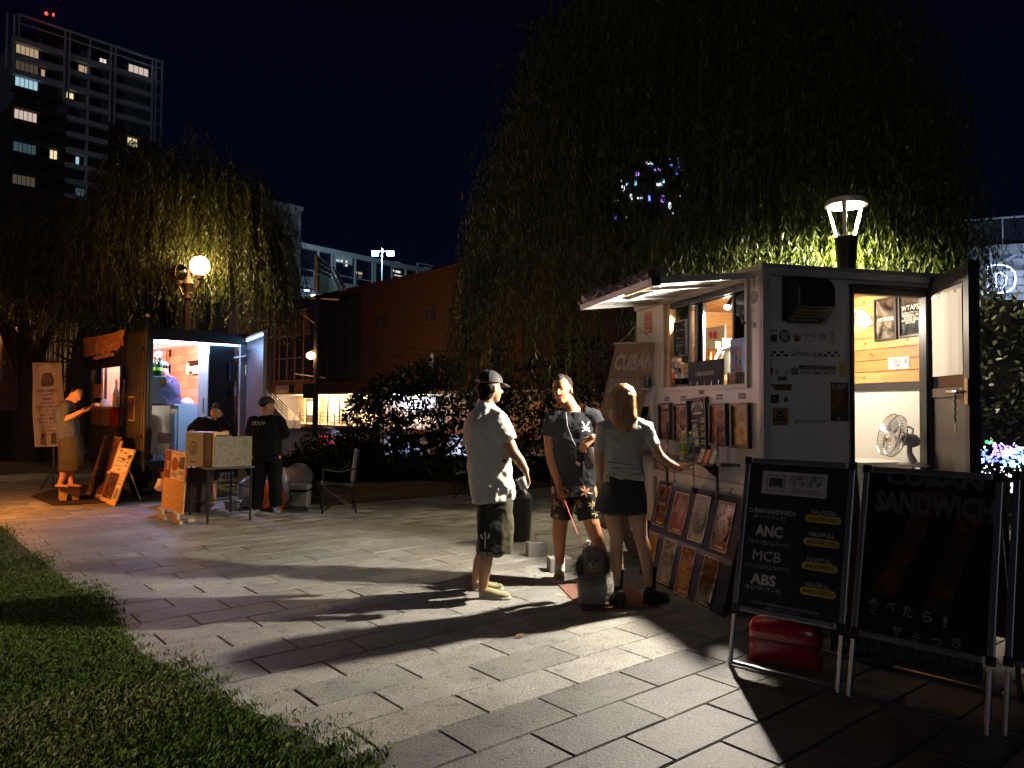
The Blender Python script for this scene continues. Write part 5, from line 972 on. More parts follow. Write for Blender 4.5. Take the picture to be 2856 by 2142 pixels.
bottle('i', 612, 925, 'green tea bottle with a lime cap, left one on the shelf', mat('tea', (.5, .45, .05), .1), .05); bottle('i', 692, 935, 'clear water bottle with a lime cap, right one on the shelf', thin_glass('water', (.85, .92, .9)), .08)
def card(x0, y0, x1, y1, m_, lab, k='i', qr=False):
 d = ray(*Z(k, x0, y1)); t_ = (sz+.002-HC)/d[2]; c = C0+d*t_; fr_ = Fr(c, -FR.X, V(0, 0, 1)+FR.Y*-.35, out=FR.Y+V(0, 0, .35)); h = (Z(k, 0, y1)[1]-Z(k, 0, y0)[1])/F*c[1]*1.0; o = thing('card_stand', lab, 'card stand', c, 'small card stands on the shelf'); w_ = .06
 MB().box(fr_, 0, w_, 0, .003, 0, h).build('card', m_, o); MB().add([fr_(0, -.002, h*.8), fr_(w_, -.002, h*.8), fr_(w_, -.06, .0), fr_(0, -.06, .0)], [(0, 1, 2, 3)]).build('easel_back', cream_s, o)
 for j in range(3): MB().box(fr_, w_*.2, w_*.8, .0031, .0036, h*(.2+.2*j), h*(.26+.2*j)).build('print', mat('card_ink_'+lab[:4], (.4, .3, .15) if 'cream' in lab else ((.75, .7, .7) if 'red' in lab else (.1, .3, .3)), .5), o)
card(770, 785, 850, 945, cream_s, 'cream card stand, nearest to the bottles'); card(838, 795, 940, 955, mat('red_card', (.55, .02, .04), .4), 'red card stand between the cream and the white one'); card(912, 812, 1015, 965, mat('white_card', (.75, .78, .78), .4), 'white and teal card stand, rightmost on the shelf')
d = ray(*Z('i', 385, 860)); t_ = (sz+.002-HC)/d[2]; c = C0+d*t_; fr_ = Fr(c, -FR.X, V(0, 0, 1)+FR.Y*-.2, out=FR.Y); o = MB().box(fr_, -.04, .05, 0, .006, 0, .11).build('photo_card', food_mat('photo_card_print', ['0c0c12', '2a2630', '6a5a60', '9090a0'], 20)); tag(o, 'small dark photo card standing at the far left end of the shelf', 'card')
# ---- hanging black sign on chains
ha, hb = fz('i', 468, 1185, .24), fz('i', 715, 1315, .24); hs_ = thing('hanging_sign', 'small black block sign with white kana hanging on two chains below the shelf', 'sign', FR(hb[0], .24, hb[1]))
MB().box(FR, hb[0], ha[0], .2, .24, hb[1], ha[1]-.01).build('board', black_paint, hs_); text(FR, 'キューバサンドの中身', (ha[0]+hb[0])/2, hb[1]+.03, .034, print_white, hs_, w=abs(ha[0]-hb[0])*.8, y=.242, bold=.03)
for x in (fz('i', 492, 1100, .225)[0], fz('i', 711, 1100, .225)[0]):
 ch = MB(); zt2, zb2 = sz-.022, ha[1]-.012; nn_ = 22
 for i in range(nn_): q = FR(x, .215, zb2+(zt2-zb2)*(i+.5)/nn_); ch.ell(q, .0032 if i % 2 else .0055, .0055 if i % 2 else .0032, .0055, nu=6, nv=4)
 ch.build('chain', black_metal, hs_, kind='stuff')
# ---- leaning panel with eight posters
pBL, pBR = G(*Z('k', 78, 1108)), G(*Z('k', 835, 1532)); pTL = AT(*Z('k', 285, 210), 6.86); pn = pframe(pBL, pBR, pTL); pn.h *= 1.0
pX = nz(FR.X*-1); pn = Fr(pBL+V(0, 0, .004), pX*V(1, 1, 0)+V(0, 0, 0), (pTL-pBL)-pX*((pTL-pBL) @ pX)); pn.w = float((pBR-pBL) @ pX); pn.h = float(np.linalg.norm((pTL-pBL)-pX*((pTL-pBL) @ pX)))
pnl = thing('poster_panel', 'big dark panel with eight food posters leaning against the trailer side', 'display panel', pBL)
navy = mat('navy_panel', (.045, .05, .095), .45, noise=(3, .35)); MB().box(pn, 0, pn.w, -.03, 0, 0, pn.h).build('panel_board', mat('panel_navy', (.020, .021, .042), .6, noise=(3, .4), spec=.15), pnl);
kz = lambda x, y: (lambda q: ((q-pn.o) @ pn.X, (q-pn.o) @ pn.Z))(C0+ray(*Z('k', x, y))*(((pn.o-C0) @ pn.Y)/(ray(*Z('k', x, y)) @ pn.Y)))
for x0, x1, y0, y1 in ((.0, pn.w, pn.h*.42, pn.h*.47),): MB().box(pn, x0+.01, x1-.01, .0005, .003, y0, y1).build('navy_band', navy, pnl)
pq = [((300, 250), (405, 275), (318, 662), (212, 628), ['140a06', '4a2412', '7a431e', 'b07a3c'], 'DARST PORK'), ((460, 318), (592, 345), (497, 738), (362, 692), ['8a6a5a', '7a3a34', '9a5a4e', 'c0a890'], ''), ((655, 340), (808, 378), (692, 822), (548, 772), ['6a6050', '8a8070', 'a09684', 'b5ad9a'], ''), ((880, 400), (1050, 445), (920, 918), (762, 858), ['1a1008', '4a2e14', '80582a', 'a88a50'], 'PASTRAMI'),
  ((188, 700), (298, 732), (225, 985), (150, 960), ['8a5410', 'b87a1c', 'd49a3a', 'dcb060'], ''), ((345, 765), (475, 802), (368, 1228), (248, 1172), ['3a3424', '6a6048', '90866a', 'b0a488'], 'BLUE CHEESE'), ((532, 838), (672, 888), (545, 1340), (418, 1282), ['3a1a08', '8a4a14', 'b8782c', 'd8b078'], 'BUTTER'), ((740, 930), (905, 988), (758, 1468), (620, 1392), ['1c140c', '4a3418', '6a4c24', '98784a'], '')]
plab = ['ローストポーク', 'ピクルス', 'ブラックペッパー', 'パストラミ', 'マスタード', 'ブルーチーズ', 'バター', 'チェダーチーズ']
plastic = mat('poster_sleeve', (1, 1, 1), .05)
for i, (a, b, c, d_, cc, word) in enumerate(pq):
 A, B, C_, D = kz(*a), kz(*b), kz(*c), kz(*d_); f = pframe(pn(D[0], .002, D[1]), pn(C_[0], .002, C_[1]), pn(A[0], .002, A[1]))
 mb = MB(); n_ = 6; vs = []
 for j in range(n_+1):
  for k_ in range(3): vs.append(f(f.w*k_/2, .001+.004*abs(math.sin(j*1.3+i))+.002*k_*math.sin(i+j), f.h*j/n_))
 mb.add(vs, [(j*3+k_, j*3+k_+1, (j+1)*3+k_+1, (j+1)*3+k_) for j in range(n_) for k_ in range(2)]); fm = food_mat('panel_food_%s' % ['pork', 'ham', 'pepper', 'pastrami', 'mustard', 'cheese', 'butter', 'cheddar'][i], cc, 13, .12)
 po = mb.build('poster', fm, pnl, True); po['label'] = ['dark poster of roast pork', 'poster of ham strips on a pale ground', 'poster of a round bowl of pepper', 'poster of a plate of pastrami', 'plain mustard yellow poster', 'poster of blue cheese', 'poster of butter on bread', 'poster of cheddar slices'][i]
 b2 = MB(); bw = .008
 for x0, x1, y0, y1 in ((0, bw, 0, f.h), (f.w-bw, f.w, 0, f.h), (bw, f.w-bw, 0, bw), (bw, f.w-bw, f.h-bw, f.h)): b2.quad(f(x0, .0075, y0), f(x1, .0075, y0), f(x1, .0075, y1), f(x0, .0075, y1))
 b2.build('poster_border', mat('poster_border', (.5, .42, .3), .5), po)
 if word: text(f, word, f.w*.5, f.h*.5, .028, mat('gold_print', (.45, .3, .08), .5), po, w=f.w*.6, y=.0078, bold=.03)
 yb = MB().quad(f(f.w*.28, .008, f.h*.06), f(f.w*.82, .008, f.h*.06), f(f.w*.82, .008, f.h*.11), f(f.w*.28, .008, f.h*.11)).build('name_strip', mat('label_yellow', (.6, .45, .08), .5), po); text(f, plab[i], f.w*.55, f.h*.07, .013, print_black, yb, w=f.w*.46, y=.0086, bold=.02)
 if i in (2, 3, 6): MB().poly(f, [(f.w*.5+f.w*.4*math.cos(2*math.pi*k_/20), f.h*(.45 if i != 6 else .38)+f.w*.42*math.sin(2*math.pi*k_/20)) for k_ in range(20)], .0076, .009).build('print', food_mat('dish_%s' % ['', '', 'pepper', 'plate', '', '', 'bread'][i], [['', '', '0c0a08', '2a1c0e', '', '', '6a2c0c'][i], ['', '', '2a2018', '5a4020', '', '', 'a85a1c'][i], ['', '', '4a4030', '8a6c3c', '', '', 'd8a060'][i]], 30, .15), po)
 if i == 1:
  for j in range(4): MB().poly(f, [(f.w*(.2+.17*j), f.h*.5), (f.w*(.3+.17*j), f.h*.5), (f.w*(.42+.15*j), f.h*(.85-.02*j)), (f.w*(.34+.15*j), f.h*(.87-.02*j))], .0076, .009).build('print', mat('ham_strip', (.35, .13, .10), .4), po)
# hooks under the rail, wheel, chassis, low sign
for x in (850, 1035, 1180): q = izr(x, 1250 if x < 900 else 1300, .046); MB().tube([FR(q[0], .046, q[1]+.03), FR(q[0], .07, q[1]+.01), FR(q[0], .07, q[1]-.01), FR(q[0], .05, q[1]-.015)], .004, 6).build('hook', steel, tr)
wc = FR(2.28, .0, .31); FWh = Fr(wc, FR.X, out=FR.Y)
wh = MB().lathe(wc-FR.Y*.16, [(.20, 0), (.29, .01), (.31, .04), (.31, .13), (.29, .16), (.2, .165)], 32, FR.Y).build('wheel', rubber, tr, True); MB().lathe(wc-FR.Y*.02, [(.2, 0), (.195, .012), (.15, .0), (.06, .01), (.05, .03)], 28, FR.Y).build('rim', mat('rim_bronze', (.35, .3, .25), .3, .8), wh, True)
for k_ in range(6): th = k_*math.pi/3; MB().lathe(wc+FR.Y*.0+FR.X*.1*math.cos(th)+V(0, 0, .1*math.sin(th)), [(.012, 0), (.012, .012)], 8, FR.Y).build('wheel_nut', steel, wh)
MB().box(FR, .1, 2.75, -1.3, -.18, .40, .428).build('chassis', black_paint, tr); MB().box(FR, 1.72, 2.3, -.16, -.04, .40, .49).build('mudguard', black_paint, tr)
MB().tube([FR(.35, -.3, .0), FR(.35, -.3, .4)], .025, 8).build('support_leg', black_metal, tr); MB().tube([FR(.35, -1.2, .0), FR(.35, -1.2, .4)], .025, 8).build('support_leg', black_metal, tr)
# -- A-boards and fuel can in front
ab_t = mat('board_dark', (.015, .016, .024), .35, noise=(2, .4)); alu2 = mat('sign_aluminium', (.36, .36, .38), .30, .85)
def aboard(lab, bl, br, tl_px, ztop, content, full=True, sag=0):
 bl, br = np.array(bl), np.array(br); X = nz(br-bl); n = nz(np.cross(X, (0, 0, 1))); w_ = float(np.linalg.norm(br-bl)); back = -n
 lean = .26; fr = Fr(bl, X, V(0, 0, ztop)+back*lean); h = math.hypot(ztop, lean); t = thing('a_board_sign', lab, 'A-board', bl, 'A-boards in front of the trailer')
 zb_ = h*.27; r_ = .016
 for x in (0, w_): MB().tube([fr(x, 0, 0), fr(x, 0, zb_-.04)], .0135, 8).build('leg', alu2, t)
 MB().tube([fr(.012, 0, .02), fr(w_-.012, 0, .02)], .011, 8).build('crossbar', alu2, t)
 for nm, a, b in (('frame_side', (0, zb_), (0, h-.02)), ('frame_side', (w_, zb_), (w_, h-.02)), ('frame_rail', (.03, zb_), (w_-.03, zb_)), ('frame_rail', (.03, h-.02), (w_-.03, h-.02))):
  P, Q = fr(a[0], 0, a[1]), fr(b[0], 0, b[1]); d = nz(Q-P); MB().box(Fr(P, d, out=fr.Y, Z=nz(np.cross(fr.Y, d))), 0, float(np.linalg.norm(Q-P)), -.012, .008, -r_, r_).build(nm, alu2, t, bevel=.004)
 for x, z in ((0, zb_), (w_, zb_), (0, h-.02), (w_, h-.02)): MB().box(fr, x-.022, x+.022, -.014, .010, z-.024, z+.024).build('corner_cap', black_metal, t, bevel=.007)
 pn_ = MB().box(fr, r_, w_-r_, -.008, -.002, zb_+r_, h-.02-r_).build('panel', content, t)
 if full:  # the rear half of the A
  f2 = Fr(bl+back*(lean*2+.06), X, V(0, 0, ztop)-back*(lean+.05), out=back)
  for x in (0, w_): MB().box(f2, x-.012, x+.012, -.008, .008, 0, h).build('rear_leg', alu2, t)
  MB().box(f2, r_, w_-r_, -.004, .004, zb_+r_, h-.04).build('rear_panel', mat('rear_panel', (.07, .035, .03), .6), t); MB().tube([f2(.01, 0, .02), f2(w_-.01, 0, .02)], .011, 8).build('crossbar', alu2, t)
 fr.w, fr.h, fr.zb = w_, h, zb_; return t, fr, pn_
B1, f1b, p1 = aboard('dark menu A-board with yellow price bars and a red fuel can under it', G(*Z('l', 72, 1243)), G(*Z('l', 680, 1398)), None, 1.2, ab_t)
def lz(fr, k, x, y): q = C0+ray(*Z(k, x, y))*(((fr.o-C0) @ fr.Y)/(ray(*Z(k, x, y)) @ fr.Y)); return float((q-fr.o) @ fr.X), float((q-fr.o) @ fr.Z)
def lt(s_, x, y, hpx, wpx, m_, par, fr=f1b, k='k', yy=.0, bold=.02, nm='lettering'):
 a = lz(fr, k, x, y); h = abs(lz(fr, k, x, y-hpx)[1]-a[1]); w_ = abs(lz(fr, k, x+wpx/2, y)[0]-lz(fr, k, x-wpx/2, y)[0]); return text(fr, s_, a[0], a[1], h, m_, par, w=w_, y=yy, bold=bold, name=nm)
prt = mat('board_print', (.46, .45, .44), .5)
for s_, x, y, hh_, ww, bo in (('CUBAN SANDWICH', 1350, 530, 46, 450, .02), ('(キューバサンド)', 1330, 580, 34, 310, .0), ('ANC', 1325, 745, 100, 265, .035), ('(アボカド生ハムチーズ)', 1308, 830, 38, 420, .0), ('MCB', 1303, 985, 100, 270, .0), ('MCB', 1306, 983, 100, 270, .0), ('MCB', 1300, 987, 100, 270, .0), ('(マシュマロチョコバナナ)', 1300, 1062, 36, 440, .0), ('ABS', 1268, 1210, 100, 245, .035), ('(あんバターサンド)', 1262, 1270, 38, 350, .0), ('OFFICIAL INFORMATION ONLY INSTAGRAM', 1475, 1445, 28, 650, .02), ('@RELUCKS_NAGAOKA', 1468, 1480, 24, 340, .02)):
 lt(s_, x, y, hh_, ww, prt if hh_ > 30 else mat('faint_board_print', (.2, .2, .22), .5), p1, bold=bo)
for x, y in ((1862, 540), (1838, 755), (1815, 1000), (1800, 1242)): lt('HALF/FULL', x, y, 42, 245, mat('faint_board_print2', (.32, .32, .32), .5), p1, bold=.02)
for (x, y, s_) in ((1850, 585, '¥500/¥1000'), (1832, 810, '¥500/¥1000'), (1815, 1045, '¥400/¥800'), (1797, 1290, '¥400/¥800')):
 a = lz(f1b, 'k', x, y); wq = abs(lz(f1b, 'k', x+175, y)[0]-lz(f1b, 'k', x-175, y)[0]); hq = .042
 pts = [(a[0]+(wq/2-hq/2)*sg+hq/2*math.cos(t_), a[1]+hq/2*math.sin(t_)) for sg, rng_ in ((1, range(-4, 5)), (-1, range(4, 13))) for t_ in [math.pi/8*k_ for k_ in rng_]]
 pl = MB().poly(f1b, pts, -.0019, -.0008).build('price_bar', mat('price_bar', (.42, .33, .03), .5), p1); text(f1b, s_, a[0], a[1]-.012, .025, mat('price_ink', (.03, .03, .02), .5), pl, w=wq*.84, y=.0002, bold=.02)
a, b = lz(f1b, 'k', 1275, 110), lz(f1b, 'k', 1880, 385); a2, b2 = lz(f1b, 'k', 1888, 155), lz(f1b, 'k', 1265, 330)
st_ = MB().box(f1b, a[0], b[0], -.0019, -.0005, (b[1]+b2[1])/2, (a[1]+a2[1])/2).build('notice', mat('notice_white', (.42, .42, .44), .6), p1)
inkm = mat('notice_ink', (.03, .03, .03), .6)
for s_, x, y, hh_, ww in (('お持ち帰り', 1690, 215, 46, 320), ('できます', 1685, 270, 44, 310), ('Take-out available', 1680, 315, 20, 280), ('可打包带走 · 테이크아웃 가능', 1680, 342, 16, 310)): lt(s_, x, y, hh_, ww, inkm, st_, yy=.0005, bold=.015)
a, b = lz(f1b, 'k', 1318, 148), lz(f1b, 'k', 1474, 318); bd = MB()
for x0, x1, y0, y1 in ((a[0], b[0], a[1]-.004, a[1]), (a[0], b[0], b[1], b[1]+.004), (a[0], a[0]+.004, b[1], a[1]), (b[0]-.004, b[0], b[1], a[1])): bd.box(f1b, x0, x1, -.0004, .0004, y0, y1)
bd.build('notice_border', inkm, st_); ba, bb_ = lz(f1b, 'k', 1338, 180), lz(f1b, 'k', 1455, 300); bag = MB().box(f1b, ba[0], bb_[0], -.0004, .0006, bb_[1]+.012, ba[1]).build('bag_print', inkm, st_); lt('OK', 1392, 296, 40, 90, MATS['notice_white'], bag, yy=.0012)
MB().tube([f1b((ba[0]+bb_[0])/2+.012*math.cos(t_), .0008, ba[1]+.012*math.sin(t_)) for t_ in [math.pi*k_/6 for k_ in range(7)]], .0016, 5).build('handle_print', inkm, st_)
# second board
B2, f2b, p2b = aboard('large dark poster A-board with faint grey CUBAN lettering, right of the menu board', G(*Z('l', 742, 1418)), G(*Z('l', 1522, 1640)), None, 1.19, food_mat('sandwich_board', ['08080c', '0c0909', '140c09', '1e120b'], 2.6, .3, (.35, .5, .62, .8)))
faint = mat('faint_poster_print', (.055, .055, .065), .5)
lt('CUBAN', 1215, 235, 80, 560, faint, p2b, f2b, 'l', bold=.05); lt('SANDWICH', 1210, 400, 120, 680, faint, p2b, f2b, 'l', bold=.05)
pw = mat('brush_print', (.22, .22, .24), .4)
for s_, x, y, h_, w_ in (('食', 880, 950, 70, 75), ('べ', 975, 935, 45, 55), ('た', 1075, 970, 55, 60), ('ら', 1185, 1000, 55, 50), ('!', 1285, 1030, 60, 30), ('ヤ', 1010, 1080, 55, 60), ('ミ', 1120, 1115, 50, 55), ('つ', 1235, 1135, 45, 70), ('き', 1350, 1145, 50, 55)): lt(s_, x, y, h_, w_, pw, p2b, f2b, 'l', bold=.02)
for j, (x0, y0, x1, y1) in enumerate(((1230, 260, 930, 850), (1460, 330, 1220, 950))):
 A_, B_ = lz(f2b, 'l', x0, y0), lz(f2b, 'l', x1, y1); dx = .045; MB().poly(f2b, [(A_[0]-dx, A_[1]), (A_[0]+dx, A_[1]), (B_[0]+dx*1.3, B_[1]), (B_[0]-dx*1.3, B_[1])], -.0019, -.0008).build('bread_print', food_mat('bread_poster', ['160c08', '2e1a0f', '4a2c16', '684222'], 9, .3), p2b)
# third board at the right edge of the view
A_ = G(*Z('l', 1625, 1645)); dirx = nz(G(*Z('l', 1522, 1640))-G(*Z('l', 742, 1418))); B3, f3b, p3b = aboard('A-board cut off by the right edge, only its left post showing', A_, A_+dirx*.63, None, 1.2, ab_t)
# low black board with pale letters on the ground behind the A-boards
lb0, lb1 = G(*Z('l', 640, 1180)), G(*Z('l', 1500, 1330)); fl_ = Fr(lb0+V(0, 0, .005), lb1-lb0, V(0, 0, 1)+nz(np.cross(V(0, 0, 1), lb1-lb0))*.12); wl_ = float(np.linalg.norm(lb1-lb0)); lo_ = thing('low_sign', 'low black board with pale CUBAN lettering on the ground behind the A-boards', 'sign', lb0)
lpn = MB().box(fl_, 0, wl_, -.02, 0, 0, .22).build('board', mat('low_board', (.012, .012, .012), .5), lo_); text(fl_, [('CUBAN', .32, .05, .10, .52), ('SANDWICH', wl_-.25, .05, .10, .5)], 0, 0, 0, mat('low_board_print', (.14, .135, .135), .5), lpn, y=.002, bold=.04)
# red fuel can
fcn = thing('fuel_can', 'glossy red metal fuel can with a black strap under the menu A-board', 'fuel can', G(*Z('l', 370, 1250)))
c0, c1 = G(*Z('l', 168, 1215)), G(*Z('l', 575, 1290)); X_ = nz(c1-c0); L_ = float(np.linalg.norm(c1-c0)); Ff = Fr(c0-np.cross(X_, (0, 0, 1))*.0, X_); red = mat('fuel_red', (.42, .008, .012), .18, coat=.6)
Fd = -Ff.Y; hF = .265
bd = MB(); sec = []
for z, s_, d_ in ((.004, .97, .95), (.015, 1, 1), (.09, 1, 1), (.10, .985, .985), (.115, 1, 1), (.20, 1, 1), (.235, .93, .86), (.262, .74, .55), (.268, .6, .4)): sec.append((Ff(L_/2, -.085, z), L_/2*s_, .085*d_, X_))
bd.loft(sec, 36, 5); bd.build('can_body', red, fcn, True); MB().lathe(Ff(L_*.86, -.085, .235)+V(0, 0, .0), [(.032, 0), (.032, .03), (.024, .034)], 18, (X_*.5+V(0, 0, .85))).build('cap', black_metal, fcn, True)
MB().tube([Ff(L_*.25, -.085, .262), Ff(L_*.28, -.085, .295), Ff(L_*.55, -.085, .295), Ff(L_*.6, -.085, .262)], .009, 8).build('handle', red, fcn, True)
st2 = MB(); nn_ = 40; pr = []
for k_ in range(nn_+1):
 th = 2*math.pi*k_/nn_; cc, ss = math.cos(th), math.sin(th); pr.append(Ff(L_/2+(L_/2+.003)*math.copysign(abs(cc)**.4, cc), -.085+(.088)*math.copysign(abs(ss)**.4, ss), .135))
st2.tube(pr, .004, 5, False); st2.build('strap', rubber, fcn); MB().box(Ff, L_*.1, L_*.55, .0005, .0015, .15, .178).build('can_label', mat('faded_red_label', (.5, .12, .1), .4), fcn)
# -- cone street lamp behind the trailer
lc = AT(2360, 700, 10); sl_ = thing('street_lamp', 'modern street lamp with a glowing ring head on three slats behind the trailer roof', 'street lamp', (lc[0], 10, 0)); lx = lc[0]
_Zu = lambda x, y: AT(2280+x/6.38, 500+y/6.38, 10)
zt_ = _Zu(500, 430)[2]; zb2 = _Zu(520, 1030)[2]; lampm = mat('lamp_column', (.02, .02, .022), .45, .4); cxl = _Zu(510, 1030)[0]
MB().lathe((cxl, 10, 0), [(.11, 0), (.11, 2.2), (.075, 2.25), (.08, zb2-.85), (.145, zb2-.02), (.145, zb2)], 24).build('column', lampm, sl_, True)
rr_ = .255; MB().lathe((cxl, 10, zt_-.01), [(rr_, -.02), (rr_+.012, .0), (rr_, .05), (rr_*.6, .09), (.02, .10)], 36).build('lamp_head', mat('lamp_head_silver', (.7, .68, .65), .4, .3), sl_, True)
MB().lathe((cxl, 10, zt_-.045), [(rr_*.86, 0), (rr_*.86, .012)], 36).build('diffuser', mat('lamp_diffuser', (1, .95, .85), emit=(1, .9, .72), es=34), sl_)
MB().lathe((cxl, 10, zt_-.034), [(rr_+.014, 0), (rr_+.014, .03)], 36).build('rim', MATS['lamp_head_silver'], sl_)
for th in (.35, 2.15, 4.2):
 c_, s_ = math.cos(th), math.sin(th); p, q = V(cxl+c_*.13, 10+s_*.13, zb2), V(cxl+c_*(rr_+.0), 10+s_*rr_, zt_-.03); MB().add([p+V(-s_, c_, 0)*.022, p-V(-s_, c_, 0)*.022, q-V(-s_, c_, 0)*.03, q+V(-s_, c_, 0)*.03]+[v+V(c_, s_, 0)*.012 for v in (p+V(-s_, c_, 0)*.022, p-V(-s_, c_, 0)*.022, q-V(-s_, c_, 0)*.03, q+V(-s_, c_, 0)*.03)], [(0, 1, 2, 3), (4, 5, 6, 7), (0, 3, 7, 4), (1, 2, 6, 5), (0, 1, 5, 4), (3, 2, 6, 7)]).build('slat', mat('lamp_slat', (.6, .5, .45), .45), sl_)
MB().lathe((cxl, 10, zb2), [(.12, 0.001), (.12, .006), (.03, .02)], 20).build('reflector', mat('lamp_reflector', (.8, .75, .65), .3), sl_)
lamp('street_lamp_light', (cxl, 10, zt_-.10), 1600, (1, .84, .55), .14, 'SPOT', (cxl, 10, 0), 165, .5)
# -- globe street lamp behind the dark van
gl = thing('globe_street_lamp', 'old style street lamp with one glowing and one unlit globe above the dark van', 'street lamp', AT(527, 1000, 15.4)*V(1, 1, 0)); gY = 15.4
g1, g2 = AT(*Z('b', 1542, 503), gY), AT(*Z('b', 1385, 555), gY+.3); gp = AT(*Z('b', 1450, 700), gY); bz_ = mat('lamp_bronze', (.16, .10, .06), .5, .5)
MB().lathe((gp[0], gY, 0), [(.12, 0), (.12, .5), (.07, .6), (.06, gp[2]-.15), (.085, gp[2]-.14), (.05, gp[2]-.02), (.09, gp[2]+.08), (.12, gp[2]+.16), (.06, gp[2]+.26), (.03, gp[2]+.34), (.045, gp[2]+.4), (.01, gp[2]+.52)], 16).build('column', bz_, gl, True)
for g, m_, nm, r in ((g1, mat('globe_lit', (1, .8, .5), emit=(1, .66, .32), es=5), 'lit_globe', .205), (g2, thin_glass('globe_unlit', (.45, .38, .25)), 'unlit_globe', .18)):
 MB().ell(g, r, r, r, nu=24, nv=16).build(nm, m_, gl, True); MB().tube([V(gp[0], gY, gp[2]+.02), V((gp[0]+g[0])/2, (gY+g[1])/2, gp[2]-.08), g-V(0, 0, r+.12), g-V(0, 0, r+.02)], .022, 8).build('arm', bz_, gl, True)
 MB().lathe(g-V(0, 0, r+.09), [(.03, 0), (.07, .03), (.085, .10)], 14).build('globe_cup', bz_, gl)
 for th in (0, math.pi/2): MB().tube([g+V(math.cos(th)*math.cos(a_)*(r+.008), math.sin(th)*math.cos(a_)*(r+.008), math.sin(a_)*(r+.008)) for a_ in [2*math.pi*k_/28 for k_ in range(29)]], .006, 5, False).build('globe_band', bz_, gl)
 MB().tube([g+V(math.cos(a_)*(r+.008), math.sin(a_)*(r+.008), 0) for a_ in [2*math.pi*k_/28 for k_ in range(29)]], .006, 5, False).build('globe_band', bz_, gl); MB().cyl(g+V(0, 0, r), g+V(0, 0, r+.05), .02).build('finial', bz_, gl)
lamp('globe_lamp_light', g1+V(.0, -.27, .0), 60, (1, .55, .22), .12); lamp('globe_lamp_light', g1+V(.0, .3, .1), 130, (1, .74, .36), .15)
# lamp at the far left edge, and an assumed lamp added outside the frame for the orange light on the forecourt
q = AT(4, 905, 21); l3 = thing('path_lamp', 'round orange path lamp glowing at the left edge of the view', 'street lamp', q*V(1, 1, 0)); MB().ell(q, .17, .17, .17, nu=18, nv=12).build('lamp_globe', mat('globe_orange', (1, .6, .3), emit=(1, .45, .15), es=25), l3, True); MB().cyl(q*V(1, 1, 0), q-V(0, 0, .17), .05).build('column', bz_, l3)
lamp('path_lamp_light', q+V(.1, -.3, 0), 60, (1, .45, .16), .17)
q = V(-7.35, 10.0, 1.2); assumed_lamp = thing('path_lamp', 'orange path lamp beside the forecourt just outside the left edge', 'street lamp', q*V(1, 1, 0)); MB().ell(q, .17, .17, .17, nu=18, nv=12).build('lamp_globe', MATS['globe_orange'], assumed_lamp, True); MB().cyl(q*V(1, 1, 0), q-V(0, 0, .17), .05).build('column', bz_, assumed_lamp)  # unseen lamp, assumed from the orange light on the boards and paving
lamp('path_lamp_light', q+V(.2, .08, -.0), 205, (1, .32, .05), .17)  # orange light of the assumed lamp
